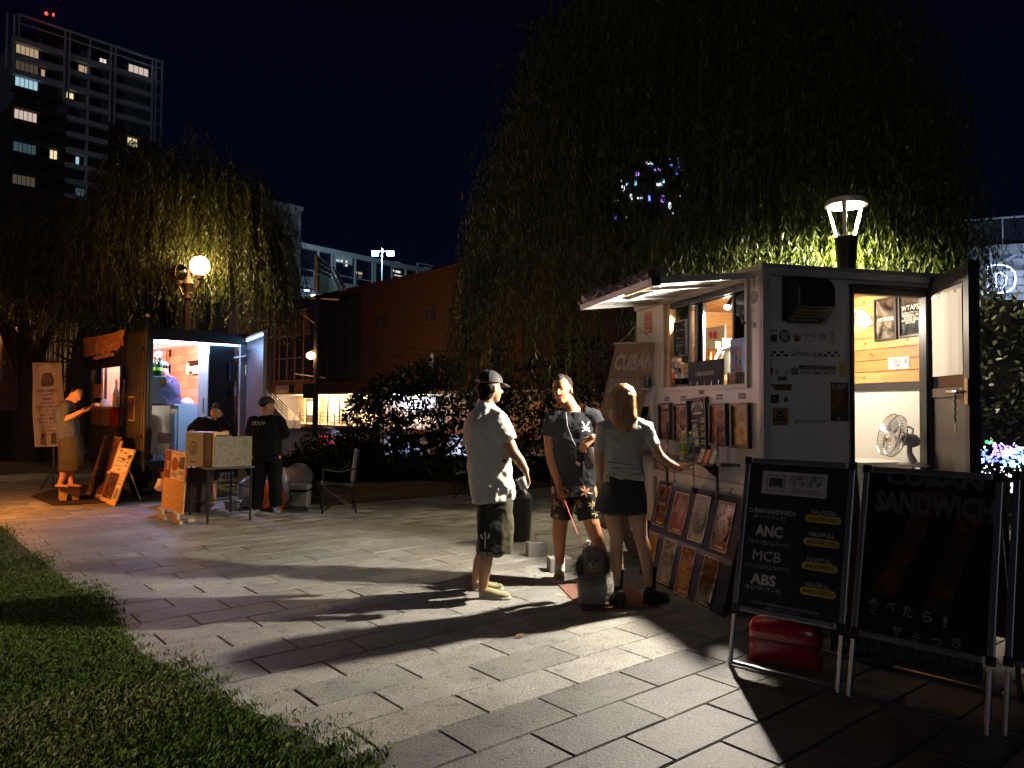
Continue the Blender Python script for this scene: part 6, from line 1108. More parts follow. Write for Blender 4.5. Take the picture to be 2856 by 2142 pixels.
# -- vegetation
leafm = vcol_mat('leaf_surface', .45, .4); bark = mat('bark', (.05, .038, .028), .9, noise=(6, .5), bump=(14, .8))
def proj(P):
 v = P-C0; d = v @ CF; return CX+F*(v @ CR)/d, CY-F*(v @ CU)/d
def willow(lab, c, R, ztop, zlow, nb, per, nl, leaf, wid, c1, c2, limbs, gap=None, lenr=(1.3, 3.6), ex=None, extra=None):
 t = thing('willow_tree', lab, 'tree', (c[0], c[1], 0)); c = np.array(c, float)
 # trunk and limbs
 tb = MB(); tb.tube([V(c[0], c[1], 0), V(c[0]+.1, c[1], ztop*.25), V(c[0]-.1, c[1]+.1, ztop*.5)], [.34, .26, .2], 12); tb.build('trunk', bark, t, True)
 lm = MB()
 for k in range(limbs):
  th = 2*math.pi*k/limbs+rnd.uniform(-.3, .3); r_ = R*rnd.uniform(.55, .85); zt = ztop*rnd.uniform(.7, .93); p0 = V(c[0], c[1], ztop*rnd.uniform(.28, .5))
  p1 = V(c[0]+math.cos(th)*r_*.45, c[1]+math.sin(th)*r_*.45, zt*.85); p2 = V(c[0]+math.cos(th)*r_, c[1]+math.sin(th)*r_, zt*.9)
  lm.tube([p0, p0*.5+p1*.5+V(0, 0, .3), p1, p2], [.13, .09, .06, .02], 6)
 lm.build('limbs', bark, t, True, kind='stuff')
 # bunches of hanging strands
 u = nrg.uniform(0, 1, nb); th = nrg.uniform(0, 2*np.pi, nb); rr = R*np.sqrt(u)*nrg.uniform(.82, 1.06, nb)
 rel = np.clip(rr/R, 0, 1); zz = zlow+1.2+(ztop-zlow-1.2)*np.sqrt(np.clip(1-rel**2.2, 0, 1))*nrg.uniform(.62, 1.0, nb)
 B = np.stack([c[0]+rr*np.cos(th), c[1]+rr*np.sin(th), zz], 1)
 if extra is not None: B = np.concatenate([B, extra])
 nb = len(B)
 S = np.repeat(B, per, 0)+nrg.normal(0, 1, (nb*per, 3))*np.array([.22, .22, .25]); n = len(S)
 out = S[:, :2]-c[:2]; out /= np.maximum(np.linalg.norm(out, axis=1), .1)[:, None]
 L = nrg.uniform(lenr[0], lenr[1], n); L = np.minimum(L, S[:, 2]-zlow*nrg.uniform(.75, 1.35, n)); L = np.maximum(L, .4)
 side = np.repeat(nrg.uniform(0, 2*np.pi, nb), per)+nrg.normal(0, .5, n); sway = nrg.uniform(.03, .22, n)
 k = (np.arange(nl)+nrg.uniform(0, 1, (n, nl)))/nl
 dr = np.stack([np.cos(side), np.sin(side)], 1)*sway[:, None]+out*.14
 P = np.empty((n, nl, 3)); P[:, :, :2] = S[:, None, :2]+dr[:, None, :]*(np.sqrt(k)*L[:, None])[..., None]*.8+.03*np.sin(k*7+side[:, None])[..., None]; P[:, :, 2] = S[:, 2:3]+.12*np.sin(np.clip(k*6, 0, np.pi))-k*L[:, None]
 P = P.reshape(-1, 3); keep = np.ones(len(P), bool)
 if gap is not None:
  v = P-C0; d = v @ CF; sx = CX+F*(v @ CR)/d; sy = CY-F*(v @ CU)/d
  g = ((sx-gap[0])/gap[2])**2+((sy-gap[1])/gap[3])**2; keep &= ~((g < 1) & (nrg.uniform(0, 1, len(P)) < .80*(1-.5*g)))
 if ex is not None: keep &= ~((np.hypot(P[:, 0]-ex[0], P[:, 1]-ex[1]) < ex[2]) | (P[:, 1] < ex[3]))
 P = P[keep]; m_ = len(P); a = nrg.uniform(0, 2*np.pi, m_); tilt = nrg.uniform(.1, .75, m_)
 D = np.stack([np.cos(a)*np.sin(tilt), np.sin(a)*np.sin(tilt), -np.cos(tilt)], 1); Sd = np.cross(D, nrg.normal(0, 1, (m_, 3))); Sd /= np.linalg.norm(Sd, axis=1)[:, None]
 ll = leaf*nrg.uniform(.6, 1.25, m_)[:, None]; w_ = wid*nrg.uniform(.7, 1.3, m_)[:, None]
 v = np.stack([P, P+D*ll*.45+Sd*w_/2, P+D*ll, P+D*ll*.45-Sd*w_/2], 1).reshape(-1, 3); tone = np.array(c1)+(np.array(c2)-np.array(c1))*nrg.uniform(0, 1, (m_, 1))
 raw_mesh('crown', v, 4, np.arange(m_*4), leafm, t, 'stuff', tone=np.repeat(tone, 4, 0))
 # thin twigs carrying the leaves
 q = nrg.choice(n, min(n, 1400), False); kk = np.linspace(0, 1, 5); tv = []
 for i_ in q:
  pp = np.stack([S[i_, 0]+dr[i_, 0]*np.sqrt(kk)*L[i_]*.8, S[i_, 1]+dr[i_, 1]*np.sqrt(kk)*L[i_]*.8, S[i_, 2]+.12*np.sin(np.clip(kk*6, 0, np.pi))-kk*L[i_]], 1)
  if ex is not None and (min(np.hypot(pp[:, 0]-ex[0], pp[:, 1]-ex[1])) < ex[2] or pp[:, 1].min() < ex[3]): continue
  for j in range(4): tv += [pp[j]-V(.003, 0, 0), pp[j]+V(.003, 0, 0), pp[j+1]+V(.002, 0, 0), pp[j+1]-V(.002, 0, 0)]
 raw_mesh('twigs', np.array(tv), 4, np.arange(len(tv)), bark, t, 'stuff'); return t
willow('huge dark willow behind the white trailer, its lower strands lit by the street lamp', (3.9, 14.9), 4.7, 11.4, 1.5, 900, 10, 50, .12, .019, (.036, .06, .009), (.095, .125, .024), 10, gap=(1820, 515, 100, 90), ex=(4.44, 10, .55, 10.35), extra=np.stack([nrg.uniform(2.0, 6.3, 150), nrg.uniform(10.6, 12.0, 150), nrg.uniform(3.2, 5.0, 150)], 1))
willow('willow above the dark van glowing yellow green beside the globe lamp', (-7.95, 18.2), 2.7, 7.9, 2.9, 300, 10, 46, .12, .016, (.04, .05, .008), (.09, .09, .02), 8, lenr=(1.0, 2.6), ex=(-6.5, 15.3, .5, 15.6))
willow('low dark willow mass hanging over the far left behind the banner', (-12.6, 19.5), 4.3, 6.2, 2.6, 300, 8, 40, .12, .016, (.03, .035, .008), (.06, .06, .016), 6, lenr=(1.0, 2.4))
def leafy(nm, lab, cat, blobs, n, leaf, wid, c1, c2, base, stems=(), core=True, kind=None, drop=0.):
 """crown of many leaf faces spread through several clumps"""
 t = thing(nm, lab, cat, base); P = []
 w_ = np.array([b[1]*b[2]*b[3] for b in blobs]) if len(blobs[0]) > 2 else None
 for (c, rx, ry, rz) in blobs:
  m_ = int(n/len(blobs)); d = nrg.normal(0, 1, (m_, 3)); d /= np.linalg.norm(d, axis=1)[:, None]; d *= (nrg.uniform(.35, 1.0, m_)**.5)[:, None]; P.append(np.array(c)+d*np.array([rx, ry, rz])*(1+.12*np.sin(d[:, :1]*9)+.1*np.cos(d[:, 2:]*11)))
 P = np.concatenate(P); m_ = len(P); D = nrg.normal(0, 1, (m_, 3))+np.array([0, 0, -.6]); D /= np.linalg.norm(D, axis=1)[:, None]; Sd = np.cross(D, nrg.normal(0, 1, (m_, 3))); Sd /= np.linalg.norm(Sd, axis=1)[:, None]
 ll = leaf*nrg.uniform(.6, 1.3, m_)[:, None]; ww = wid*nrg.uniform(.7, 1.3, m_)[:, None]; v = np.stack([P, P+D*ll*.45+Sd*ww/2, P+D*ll, P+D*ll*.45-Sd*ww/2], 1).reshape(-1, 3)
 tone = np.array(c1)+(np.array(c2)-np.array(c1))*nrg.uniform(0, 1, (m_, 1)); raw_mesh('crown', v, 4, np.arange(m_*4), leafm, t, 'stuff', tone=np.repeat(tone, 4, 0))
 for s_ in stems: MB().tube(s_[0], s_[1], 8).build('trunk' if s_[1][0] > .05 else 'branch', bark, t, True)
 return t
# broad-leaved tree in front of the brown building
ct = AT(1207, 1325, 16.6); ct[2] = 0; Yt = 16.6; A_ = lambda x, y, Y=Yt: AT(*Z('p', x, y), Y)
bl = [(A_(x, y, Yt+dy), r*.8, r*.8, r*.55) for x, y, r, dy in ((1230, 200, .75, 0), (1450, 120, .95, .4), (1700, 60, 1.1, .2), (1900, 170, .8, .5), (1350, 330, .8, -.3), (1600, 300, .9, .8), (1850, 380, .8, .3), (1230, 90, .5, .3), (1500, 440, .55, -.4), (1250, 450, .4, 0), (1560, -60, .7, .2), (1760, -110, .7, .4), (1400, 0, .6, 0))]
leafy('broadleaf_tree', 'spreading dark tree with drooping leaves standing before the lit shop terrace', 'tree', bl, 6500, .15, .055, (.012, .022, .008), (.028, .048, .015), (ct[0], Yt, 0),
  [([A_(1700, 665), A_(1705, 560), A_(1760, 500)], [.17, .14, .10]), ([A_(1705, 560), A_(1600, 420), A_(1400, 300)], [.09, .05, .02]), ([A_(1760, 500), A_(1800, 380), A_(1700, 150)], [.08, .05, .02]), ([A_(1755, 505), A_(1880, 420), A_(1960, 300)], [.07, .04, .015])])
# shrubs left of it
Ys = 15.5; bl = [(AT(*Z('p', x, y), Ys+dy), rx, .6, rz) for x, y, rx, rz, dy in ((830, 520, .55, .45, 0), (930, 470, .6, .4, .3), (1040, 500, .6, .5, 0), (1080, 400, .25, .35, 0), (760, 570, .4, .35, .2), (1160, 560, .45, .3, .3))]
leafy('shrub', 'low dark shrubs at the edge of the bank behind the folding chair', 'shrub', bl, 4200, .11, .045, (.012, .022, .01), (.035, .05, .018), (AT(940, 1330, Ys)[0], Ys, 0))
bl = [(AT(*Z('p', x, y), 15.9), .75, .5, .33) for x, y in ((1230, 600), (1400, 600), (1560, 612), (1100, 610))]
leafy('shrub', 'rounded clipped low shrub mound beneath the broad-leaved tree', 'shrub', bl, 6000, .08, .03, (.015, .03, .01), (.035, .055, .02), (AT(1050, 1330, 15.9)[0], 15.9, 0))
bl = [(AT(*Z('p', x, y), 12.2), .22, .22, .2) for x, y in ((770, 760), (820, 790))]
leafy('shrub', 'small tuft of weeds beside the white cool box', 'shrub', bl, 500, .12, .02, (.03, .05, .01), (.07, .1, .03), (AT(860, 1395, 12.2)[0], 12.2, 0))
# rough grass on the bank
n_ = 30000; q = np.stack([nrg.uniform(-5.2, 2.6, n_), nrg.uniform(15.0, 18.6, n_), np.full(n_, .02)], 1); q = q[(q[:, 1] > 15.2+.35*np.sin(q[:, 0]*2.3)+.1*q[:, 0])]
tag(blades('bank_grass', q, .08, .38, .012, (.02, .045, .01), (.06, .09, .02), blade, .7), 'dark rough grass along the bank behind the earth path', 'grass')
# dark foliage low behind the two men, below the willow
bl = [(AT(x, y, 15.5+dy), r, r*.8, r*.8) for x, y, r, dy in ((1480, 1080, .9, 0), (1600, 1150, .9, .5), (1420, 1200, .8, .2), (1540, 1240, .9, 0), (1700, 1180, 1.0, .3), (1640, 1020, .9, .6), (1380, 1120, .7, .7))]
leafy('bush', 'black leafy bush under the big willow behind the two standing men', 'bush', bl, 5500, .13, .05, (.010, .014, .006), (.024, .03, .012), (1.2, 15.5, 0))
# tall hedge right of the trailer, with fairy lights
bl = [(V(x, y, z), 1.0, .8, 1.0) for x in (6.4, 7.7, 9.0, 10.3) for z in (.8, 2.2) for y in (10.2,)]
hg = leafy('tall_hedge', 'tall black hedge filling the right edge beyond the open trailer door', 'hedge', bl, 15000, .11, .05, (.010, .014, .008), (.03, .04, .016), (8.2, 10.2, 0)); MB().box(W, 5.5, 12.5, 10.2, 10.9, 0, 3.0).build('fence_panel', mat('dark_fence', (.012, .011, .012), .9), hg)
fy = thing('fairy_lights', 'cluster of blue and violet fairy lights low in the hedge at the right edge', 'lights', AT(2790, 1340, 9.3)); fm = {k: mat('fairy_'+k, c, emit=c, es=e_) for k, c, e_ in (('blue', (.16, .22, 1), 3.5), ('violet', (.4, .2, 1), 3.5), ('white', (.8, .85, 1), 5), ('green', (.05, 1, .15), 2.6), ('cyan', (.3, .75, 1), 4))}
for key, n_, fx, fyy, r_ in (('blue', 60, (2735, 2856), (1250, 1290), .012), ('violet', 45, (2765, 2830), (1240, 1275), .012), ('white', 60, (2735, 2856), (1235, 1335), .008), ('green', 9, (2750, 2768), (1230, 1236), .010), ('cyan', 40, (2800, 2856), (1250, 1300), .014), ('white', 9, (2818, 2832), (1350, 1372), .014)):
 mb = MB()
 for _ in range(n_): mb.ell(AT(rnd.uniform(*fx), rnd.uniform(*fyy), 9.05+rnd.uniform(-.05, .2)), r_*rnd.uniform(.6, 1.5), r_, r_*rnd.uniform(.6, 2), nu=5, nv=3)
 mb.build('bulb_string', fm[key], fy, kind='stuff')
# led screen glimpsed through the willow
ls = thing('led_sign', 'blue and violet illuminated sign glimpsed through a gap in the big willow', 'sign', AT(1815, 515, 34)*V(1, 1, 0)); MB().box(W, AT(1690, 515, 34)[0], AT(1930, 515, 34)[0], 34.2, 34.5, AT(1800, 620, 34)[2], AT(1800, 420, 34)[2]).build('sign_case', black_paint, ls)
for i in range(9):
 for j in range(7):
  if rnd.random() < .35: continue
  x, y = 1700+i*26+rnd.uniform(-12, 12), 430+j*27+rnd.uniform(-12, 12); p, q_ = AT(x, y, 34.1), AT(x+rnd.uniform(4, 18), y+rnd.uniform(4, 22), 34.1); MB().box(W, p[0], q_[0], 34.1, 34.15, q_[2], p[2]).build('lit_tile', fm[rnd.choice(['blue', 'violet', 'cyan', 'white', 'blue'])], ls)
MB().cyl(V(AT(1815, 515, 34)[0], 34.6, -4.7), V(AT(1815, 515, 34)[0], 34.6, AT(1800, 430, 34)[2]), .25).build('post', black_paint, ls)
# left: retaining wall, sheet fence, bare tree
rw = G(0, 1250); mw_ = MB(); cw2 = mat('retaining_wall', (.22, .14, .07), .85, noise=(1.2, .45), bump=(5, .5)); wv = []
for x, y0 in ((-60, 1056), (0, 1062), (80, 1074), (170, 1090), (260, 1100), (420, 1108)):
 p = AT(x, y0, 20+x*.006); wv.append(p)
rwt = thing('retaining_wall', 'low curved concrete wall lit orange behind the hanging banner at the far left', 'wall', wv[1]*V(1, 1, 0))
for i in range(len(wv)-1):
 a, b = wv[i], wv[i+1]; d_ = nz((b-a)*V(1, 1, 0)); f_ = Fr(a*V(1, 1, 0), d_, out=V(d_[1], -d_[0], 0)); L_ = float(np.linalg.norm((b-a)*V(1, 1, 0))); zt_ = (a[2]+b[2])/2
 MB().add([f_(.01, 0, zt_-.75), f_(L_-.01, 0, zt_-.75), f_(L_-.01, 0, b[2]), f_(.01, 0, a[2]), f_(.01, -.3, zt_-.75), f_(L_-.01, -.3, zt_-.75), f_(L_-.01, -.3, b[2]), f_(.01, -.3, a[2])], [(0, 1, 2, 3), (4, 5, 6, 7), (3, 2, 6, 7), (0, 3, 7, 4), (1, 2, 6, 5)]).build('wall_panel', cw2, rwt)
 MB().box(f_, .0, L_, -.28, -.03, -.2, zt_-.76).build('wall_base', mat('wall_base', (.05, .035, .025), .9), rwt)
sf = thing('sheet_fence', 'tall rusty vertical sheet fence behind the curved wall at the far left', 'fence', AT(80, 1100, 24)*V(1, 1, 0)); sfm = mat('rust_sheet', (.09, .045, .032), .7, noise=(2, .4), stretch=(3, 3, .3))
for i in range(30):
 x = -60+i*13; p = AT(x, 950, 24); q_ = AT(x+12, 950, 24); MB().box(W, p[0], q_[0], 24-(.05 if i % 2 else 0), 24.05, .0, 3.6-.004*i).build('sheet', sfm, sf)
MB().box(W, AT(-60, 1, 23.9)[0], AT(340, 1, 23.9)[0], 24.06, 24.12, 3.2, 3.3).build('rail', sfm, sf)
wf = thing('lattice_fence', 'grey wire fence lit bluish between the banner and the dark van', 'fence', AT(190, 1100, 22)*V(1, 1, 0)); p, q_ = AT(125, 1000, 22.5), AT(225, 1000, 22.5)
MB().box(W, p[0], q_[0], 22.5, 22.6, 0, 3.9).build('panel', mat('pale_panel', (.3, .3, .34), .8, noise=(3, .5)), wf)
for i in range(8): x = p[0]+(q_[0]-p[0])*i/7; MB().cyl(V(x, 22.4, 0), V(x, 22.4, 4), .025).build('post', black_metal, wf)
bt = thing('bare_tree', 'dark leaning tree trunk with bare twigs between the banner and the van', 'tree', AT(215, 1200, 19)*V(1, 1, 0)); T_ = lambda x, y, Y=19: AT(*Z('c', x, y), Y)
MB().tube([T_(640, 900)*V(1, 1, 0), T_(650, 700), T_(640, 450), T_(660, 250), T_(700, 100)], [.28, .24, .2, .15, .1], 10).build('trunk', bark, bt, True)
for a in (((645, 520), (560, 500), (520, 510)), ((640, 400), (540, 360), (440, 300)), ((650, 330), (600, 260), (520, 240)), ((640, 440), (600, 340), (560, 280)), ((655, 260), (560, 200), (400, 230)), ((645, 560), (580, 560), (530, 540))): MB().tube([T_(*p_) for p_ in a], [.06, .035, .015], 5).build('branch', bark, bt)
# -- dark food van on the left
CV = V(-5.58, 11.6, 0); VL = Fr(CV, (-.6665, .7455, 0), out=(-.7455, -.6665, 0), u=-1); VB = Fr(CV, (.7455, .6665, 0))
vl = lambda k, x, y, o=0: VL.px(*Z(k, x, y), o); vb = lambda k, x, y, o=0: VB.px(*Z(k, x, y), o)
LV, WV, VZ0, VZ1 = 4.0, 1.5, .62, 2.62
van = thing('food_van', 'dark olive food van with its rear doors open on a pink and blue lit kitchen', 'food van', VL(2, -.7, 0))
olive = mat('olive_paint', (.045, .040, .018), .28, coat=.3, noise=(1.5, .3)); vdark = mat('van_dark', (.018, .015, .014), .5); pinkwood = [wood_mat('van_plank_%d' % i, c1, c2, .5, grain=(1, 1, 8), scale=3) for i, (c1, c2) in enumerate((((.50, .27, .16), (.66, .40, .26)), ((.42, .22, .13), (.58, .33, .2)), ((.56, .33, .2), (.7, .46, .32))))]
def lbx(x0, x1, z0, z1, y0, y1, nm, m_, par=None, bev=0): return MB().box(VL, min(x0, x1), max(x0, x1), y0, y1, z0, z1).build(nm, m_, par or van, bevel=bev)
def bbx(x0, x1, z0, z1, y0, y1, nm, m_, par=None, bev=0): return MB().box(VB, min(x0, x1), max(x0, x1), y0, y1, z0, z1).build(nm, m_, par or van, bevel=bev)
wx0, wx1 = vl('c', 1045, 700)[0], vl('c', 765, 700)[0]; wzT, wzB = vl('c', 1040, 412)[1], vl('c', 1040, 925)[1]
mw = MB(); mw.box(VL, 0, wx0, -.04, 0, VZ0, VZ1); mw.box(VL, wx0, wx1, -.04, 0, VZ0, wzB); mw.box(VL, wx0, wx1, -.04, 0, wzT, VZ1); mw.box(VL, wx1, LV, -.04, 0, VZ0, VZ1); mw.build('side_wall', olive, van, kind='stuff')
MB().box(VL, 0.001, LV, -WV, -WV+.04, VZ0, VZ1).build('far_wall', vdark, van); MB().box(VL, LV-.04, LV-.001, -WV+.041, -.041, VZ0, VZ1).build('front_wall', vdark, van); MB().box(VL, -.02, LV, -WV-.02, .02, VZ1+.001, VZ1+.05).build('roof', vdark, van); MB().box(VL, 0, LV, -WV, 0, VZ0-.08, VZ0-.001).build('floor', mat('van_floor', (.3, .3, .3), .4), van)
MB().box(VL, .0, LV-.2, -WV+.1, -.06, .30, VZ0-.085).build('chassis', vdark, van); bbx(-.02, WV+.02, VZ1-.13, VZ1, .0, .03, 'rear_header', vdark); bbx(.0, WV, VZ0-.14, VZ0-.002, .0, .05, 'rear_sill', vdark)
for t_ in (1.1, 3.0): w_ = MB().lathe(VL(t_, -.26, .30), [(.18, 0), (.28, .01), (.30, .04), (.30, .14), (.27, .17), (.17, .175)], 26, VL.Y).build('wheel', rubber, van, True); MB().lathe(VL(t_, -.10, .30), [(.17, 0), (.16, .01), (.05, .02)], 18, VL.Y).build('rim', steel, w_)
# interior lining
for i in range(12):
 z0 = VZ0+.02+i*.165
 for j in range(4): x0 = .05+j*1.0-(.4 if i % 2 else 0); MB().box(VL, max(.05, x0), min(LV-.05, x0+.995), -WV+.041, -WV+.055, z0, min(z0+.16, VZ1-.03)).build('plank', pinkwood[(i*2+j) % 3], van)
MB().box(VL, .0, LV-.05, -WV+.06, -.05, VZ1-.03, VZ1-.001).build('ceiling_lining', mat('van_ceiling', (.75, .73, .72), .4), van); MB().box(VL, LV-.1, LV-.045, -WV+.06, -.05, VZ0, VZ1-.035).build('end_lining', pinkwood[2], van)
MB().box(VL, wx1+.02, LV-.06, -.055, -.042, VZ0, VZ1-.035).build('side_lining', pinkwood[0], van)
# led strips, track lights
ledb = mat('led_blue', (.3, .7, 1), emit=(.25, .62, 1), es=7); bbx(.0, WV-.1, VZ1-.16, VZ1-.14, -.06, -.04, 'led_strip_glow', ledb)
lamp('led_strip_light', VB(.95, -.22, VZ1-.2), 110, (.25, .5, 1), .15); lamp('led_strip_light', VB(.25, -.2, VZ1-.22), 22, (.35, .75, 1), .1)
lamp('kitchen_warm_fill', VL(1.7, -.75, 2.40), 115, (1, .42, .30), .08); lamp('kitchen_warm_fill', VL(3.1, -.6, 2.4), 45, (1, .62, .40), .08); lamp('kitchen_violet_fill', VL(.9, -1.0, 2.4), 130, (.55, .38, 1), .1)  # no fixtures: assumed fill for the warm and violet light in the van
MB().box(VL, .3, 3.6, -.95, -.92, VZ1-.07, VZ1-.045).build('light_track', mat('white_track', (.7, .7, .75), .4), van)
c_ = VL(.55, -.28, 2.30); sp2 = thing('track_spotlight', 'grey track spotlight with a glowing ring at the left inside the van', 'spotlight', c_); MB().cyl(c_+V(0, 0, .06), VL(.55, -.28, VZ1-.04), .01).build('stem', steel, sp2); aim = nz(V(.3, -.9, -.25)); MB().cyl(c_-aim*.05, c_+aim*.07, .05, .055, 16).build('lamp_can', mat('grey_can', (.45, .47, .5), .4), sp2); MB().lathe(c_+aim*.071, [(.05, 0), (.05, .004)], 18, aim).build('lamp_ring', mat('ring_glow', (.9, 1, 1), emit=(.8, 1, 1), es=3), sp2); MB().lathe(c_+aim*.076, [(.022, 0), (.022, .003)], 12, aim).build('lamp_core', mat('green_core', (.02, .2, .15), .4), sp2)
# neon script on the planks
NW = Fr(VL(0, -WV+.075, 0), VL.X, out=VL.Y, u=-1); n0 = NW.px(*Z('q', 745, 760)); n1 = NW.px(*Z('q', 1010, 760)); nn_ = thing('neon_sign', 'glowing orange script neon sign on the plank wall inside the van', 'neon sign', NW(n0[0], 0, n0[1])); nm_ = mat('neon_orange', (1, .6, .3), emit=(1, .55, .22), es=10)
text(NW, 'Eg gowow', (n0[0]+n1[0])/2, n0[1]-.06, .2, nm_, nn_, w=abs(n0[0]-n1[0]), y=.01, bold=.035, name='neon_tube'); MB().box(NW, min(n0[0], n1[0]), max(n0[0], n1[0]), -.01, -.004, n0[1]-.1, n0[1]+.18).build('back_plate', clear, nn_)
pr = NW.px(*Z('q', 350, 590)); po = MB().box(NW, pr[0]-.28, pr[0]+.28, -.01, .0, pr[1]-.3, pr[1]+.26).build('round_poster', mat('orange_poster', (.62, .30, .14), .5)); tag(po, 'pale poster with a dark ring on the plank wall behind the worker', 'poster'); disc(NW, lambda x, y: (pr[0]+x*.01, pr[1]), 0, 0, 20, mat('ring_print', (.22, .10, .08), .5), po, 'print', inner=.75, y1=.003)
# fridge, counter, machine and cabinet
fx0, fx1 = vb('q', 1107, 900, -.16)[0], vb('q', 1560, 900, -.16)[0]; ftop = vb('q', 1300, 315, -.16)[1]
fg = thing('fridge', 'tall fridge with black front and pale side standing in the rear of the van', 'fridge', VB((fx0+fx1)/2, -.3, VZ0)); MB().box(VB, fx0, fx1, -.62, -.165, VZ0+.01, ftop).build('cabinet', mat('fridge_side', (.62, .64, .68), .4), fg, bevel=.006); MB().box(VB, fx0+.004, fx1-.004, -.163, -.135, VZ0+.05, ftop-.004).build('fridge_door', mat('fridge_black', (.012, .010, .012), .25), fg, bevel=.004); MB().tube([VB(fx0-.02, -.3, 1.35), VB(fx0-.02, -.3, 1.6)], .01, 6).build('handle', steel, fg)
pale = mat('counter_white', (.72, .74, .78), .35); co = thing('counter', 'pale bluish kitchen counter in three panels inside the van', 'counter', VL(1.2, -1.0, VZ0))
for x0, x1, o_ in ((.75, 1.35, -.62), (1.36, 1.9, -.66), (1.91, 3.3, -.62)): MB().box(VL, x0, x1, -WV+.06, o_, VZ0+.005, 1.46).build('counter_panel', pale, co, bevel=.006)
MB().box(VL, .72, 3.3, -WV+.06, -.60, 1.465, 1.495).build('worktop', pale, co);
for x, z in ((.735, 1.46),): MB().box(VL, .70, .745, -WV+.1, -.66, VZ0+.01, z).build('end_panel', pale, co)
ma = thing('drink_machine', 'grey two-lobed drink machine on the steel cabinet at the left of the opening', 'machine', VB(.25, -.35, 1.5)); gm = mat('machine_grey', (.20, .19, .21), .35)
mx0, mx1 = vb('q', 118, 900, -.22)[0], vb('q', 405, 900, -.22)[0]; Fm = Fr(VB(0, -.22, 0), VB.X); mzT, mzB = vb('q', 300, 855, -.22)[1], vb('q', 300, 1330, -.22)[1]; h_ = mzT-mzB; wm = mx1-mx0
MB().poly(Fm, [(mx0, mzB), (mx1, mzB), (mx1, mzB+h_*.14), (mx1-wm*.12, mzB+h_*.22), (mx1-wm*.3, mzB+h_*.3), (mx1-wm*.3, mzB+h_*.55), (mx1-wm*.1, mzB+h_*.63), (mx1, mzB+h_*.7), (mx1, mzB+h_*.93), (mx1-wm*.12, mzT), (mx0, mzT)], -.4, 0).build('machine_body', gm, ma, bevel=.01); MB().box(Fm, mx1-wm*.48, mx1-.012, .0005, .004, mzB+h_*.68, mzT-.03).build('lit_panel', mat('brown_panel2', (.3, .15, .06), .4), ma)
cb = thing('steel_cabinet', 'brushed steel cabinet with blurred reflections at the left of the van opening', 'cabinet', VB(.25, -.3, VZ0)); MB().box(VB, mx0, vb('q', 470, 1400, -.15)[0], -.6, -.15, VZ0+.08, mzB-.02).build('cabinet_body', steel, cb, bevel=.006); MB().box(VB, mx0, vb('q', 485, 1400, -.15)[0], -.62, -.13, mzB-.018, mzB-.002).build('fur_mat', mat('grey_fluff', (.25, .22, .2), .9, noise=(60, .7)), cb)
for x in (mx0+.04, mx1): MB().cyl(VB(x, -.2, VZ0+.002), VB(x, -.2, VZ0+.08), .02).build('caster', rubber, cb)
MB().box(VB, mx0+.1, mx0+.3, -.149, -.146, VZ0+.25, VZ0+.42).build('note', mat('tan_note', (.5, .32, .2), .6), cb)
for i, (x, gcol) in enumerate(((150, 'd'), (215, 'g'), (262, 'd'), (305, 'g'))):
 b_ = vb('q', x, 850, -.34); c_ = VB(b_[0], -.34-.05*(i % 2), mzT+.002); bo = thing('wine_bottle', '%s dark green bottle with a yellow label on top of the drink machine' % ['leftmost', 'second', 'third', 'rightmost'][i], 'bottle', c_, 'bottles on the drink machine')
 MB().lathe(c_, [(.036, 0), (.038, .01), (.038, .16), (.016, .22), (.015, .29)], 16).build('bottle_glass', mat('bottle_green' if gcol == 'g' else 'bottle_dark', (.02, .09, .02) if gcol == 'g' else (.012, .02, .012), .12), bo, True); MB().lathe(c_+V(0, 0, .09), [(.039, 0), (.039, .05)], 16).build('bottle_label', mat('label_lime', (.5, .55, .05), .5), bo); MB().lathe(c_+V(0, 0, .291), [(.017, 0), (.017, .02)], 10).build('cap', black_metal, bo)
# things on the counter
for lab, cat, x, sx_, sy_, sz_, m_ in (('orange rimmed tray leaning on the counter behind the worker', 'tray', 2.2, .34, .03, .42, mat('orange_tray', (.8, .33, .08), .4)), ('black and pink patterned bag on the counter', 'bag', 1.6, .2, .14, .22, food_mat('bag_pattern', ['0a0610', '1a0c14', 'a03040', '0c0810'], 30, .4)), ('pile of white paper wrappings on the counter by the fridge', 'papers', 1.1, .26, .2, .10, mat('wrap_white', (.8, .74, .72), .7))):
 c_ = VL(x, -.92, 1.497); mb = MB(); mb.loft([(c_, sx_/2, sy_/2, VL.X), (c_+V(0, 0, sz_*.35), sx_/2*1.05, sy_/2, VL.X), (c_+V(0, 0, sz_*.75), sx_/2*.8, sy_/2*.7, VL.X), (c_+V(0, 0, sz_), sx_/2*.5, sy_/2*.3, VL.X)], 14, 3.2); tag(mb.build(cat if cat != 'papers' else 'paper_pile', m_, None, True), lab, cat)
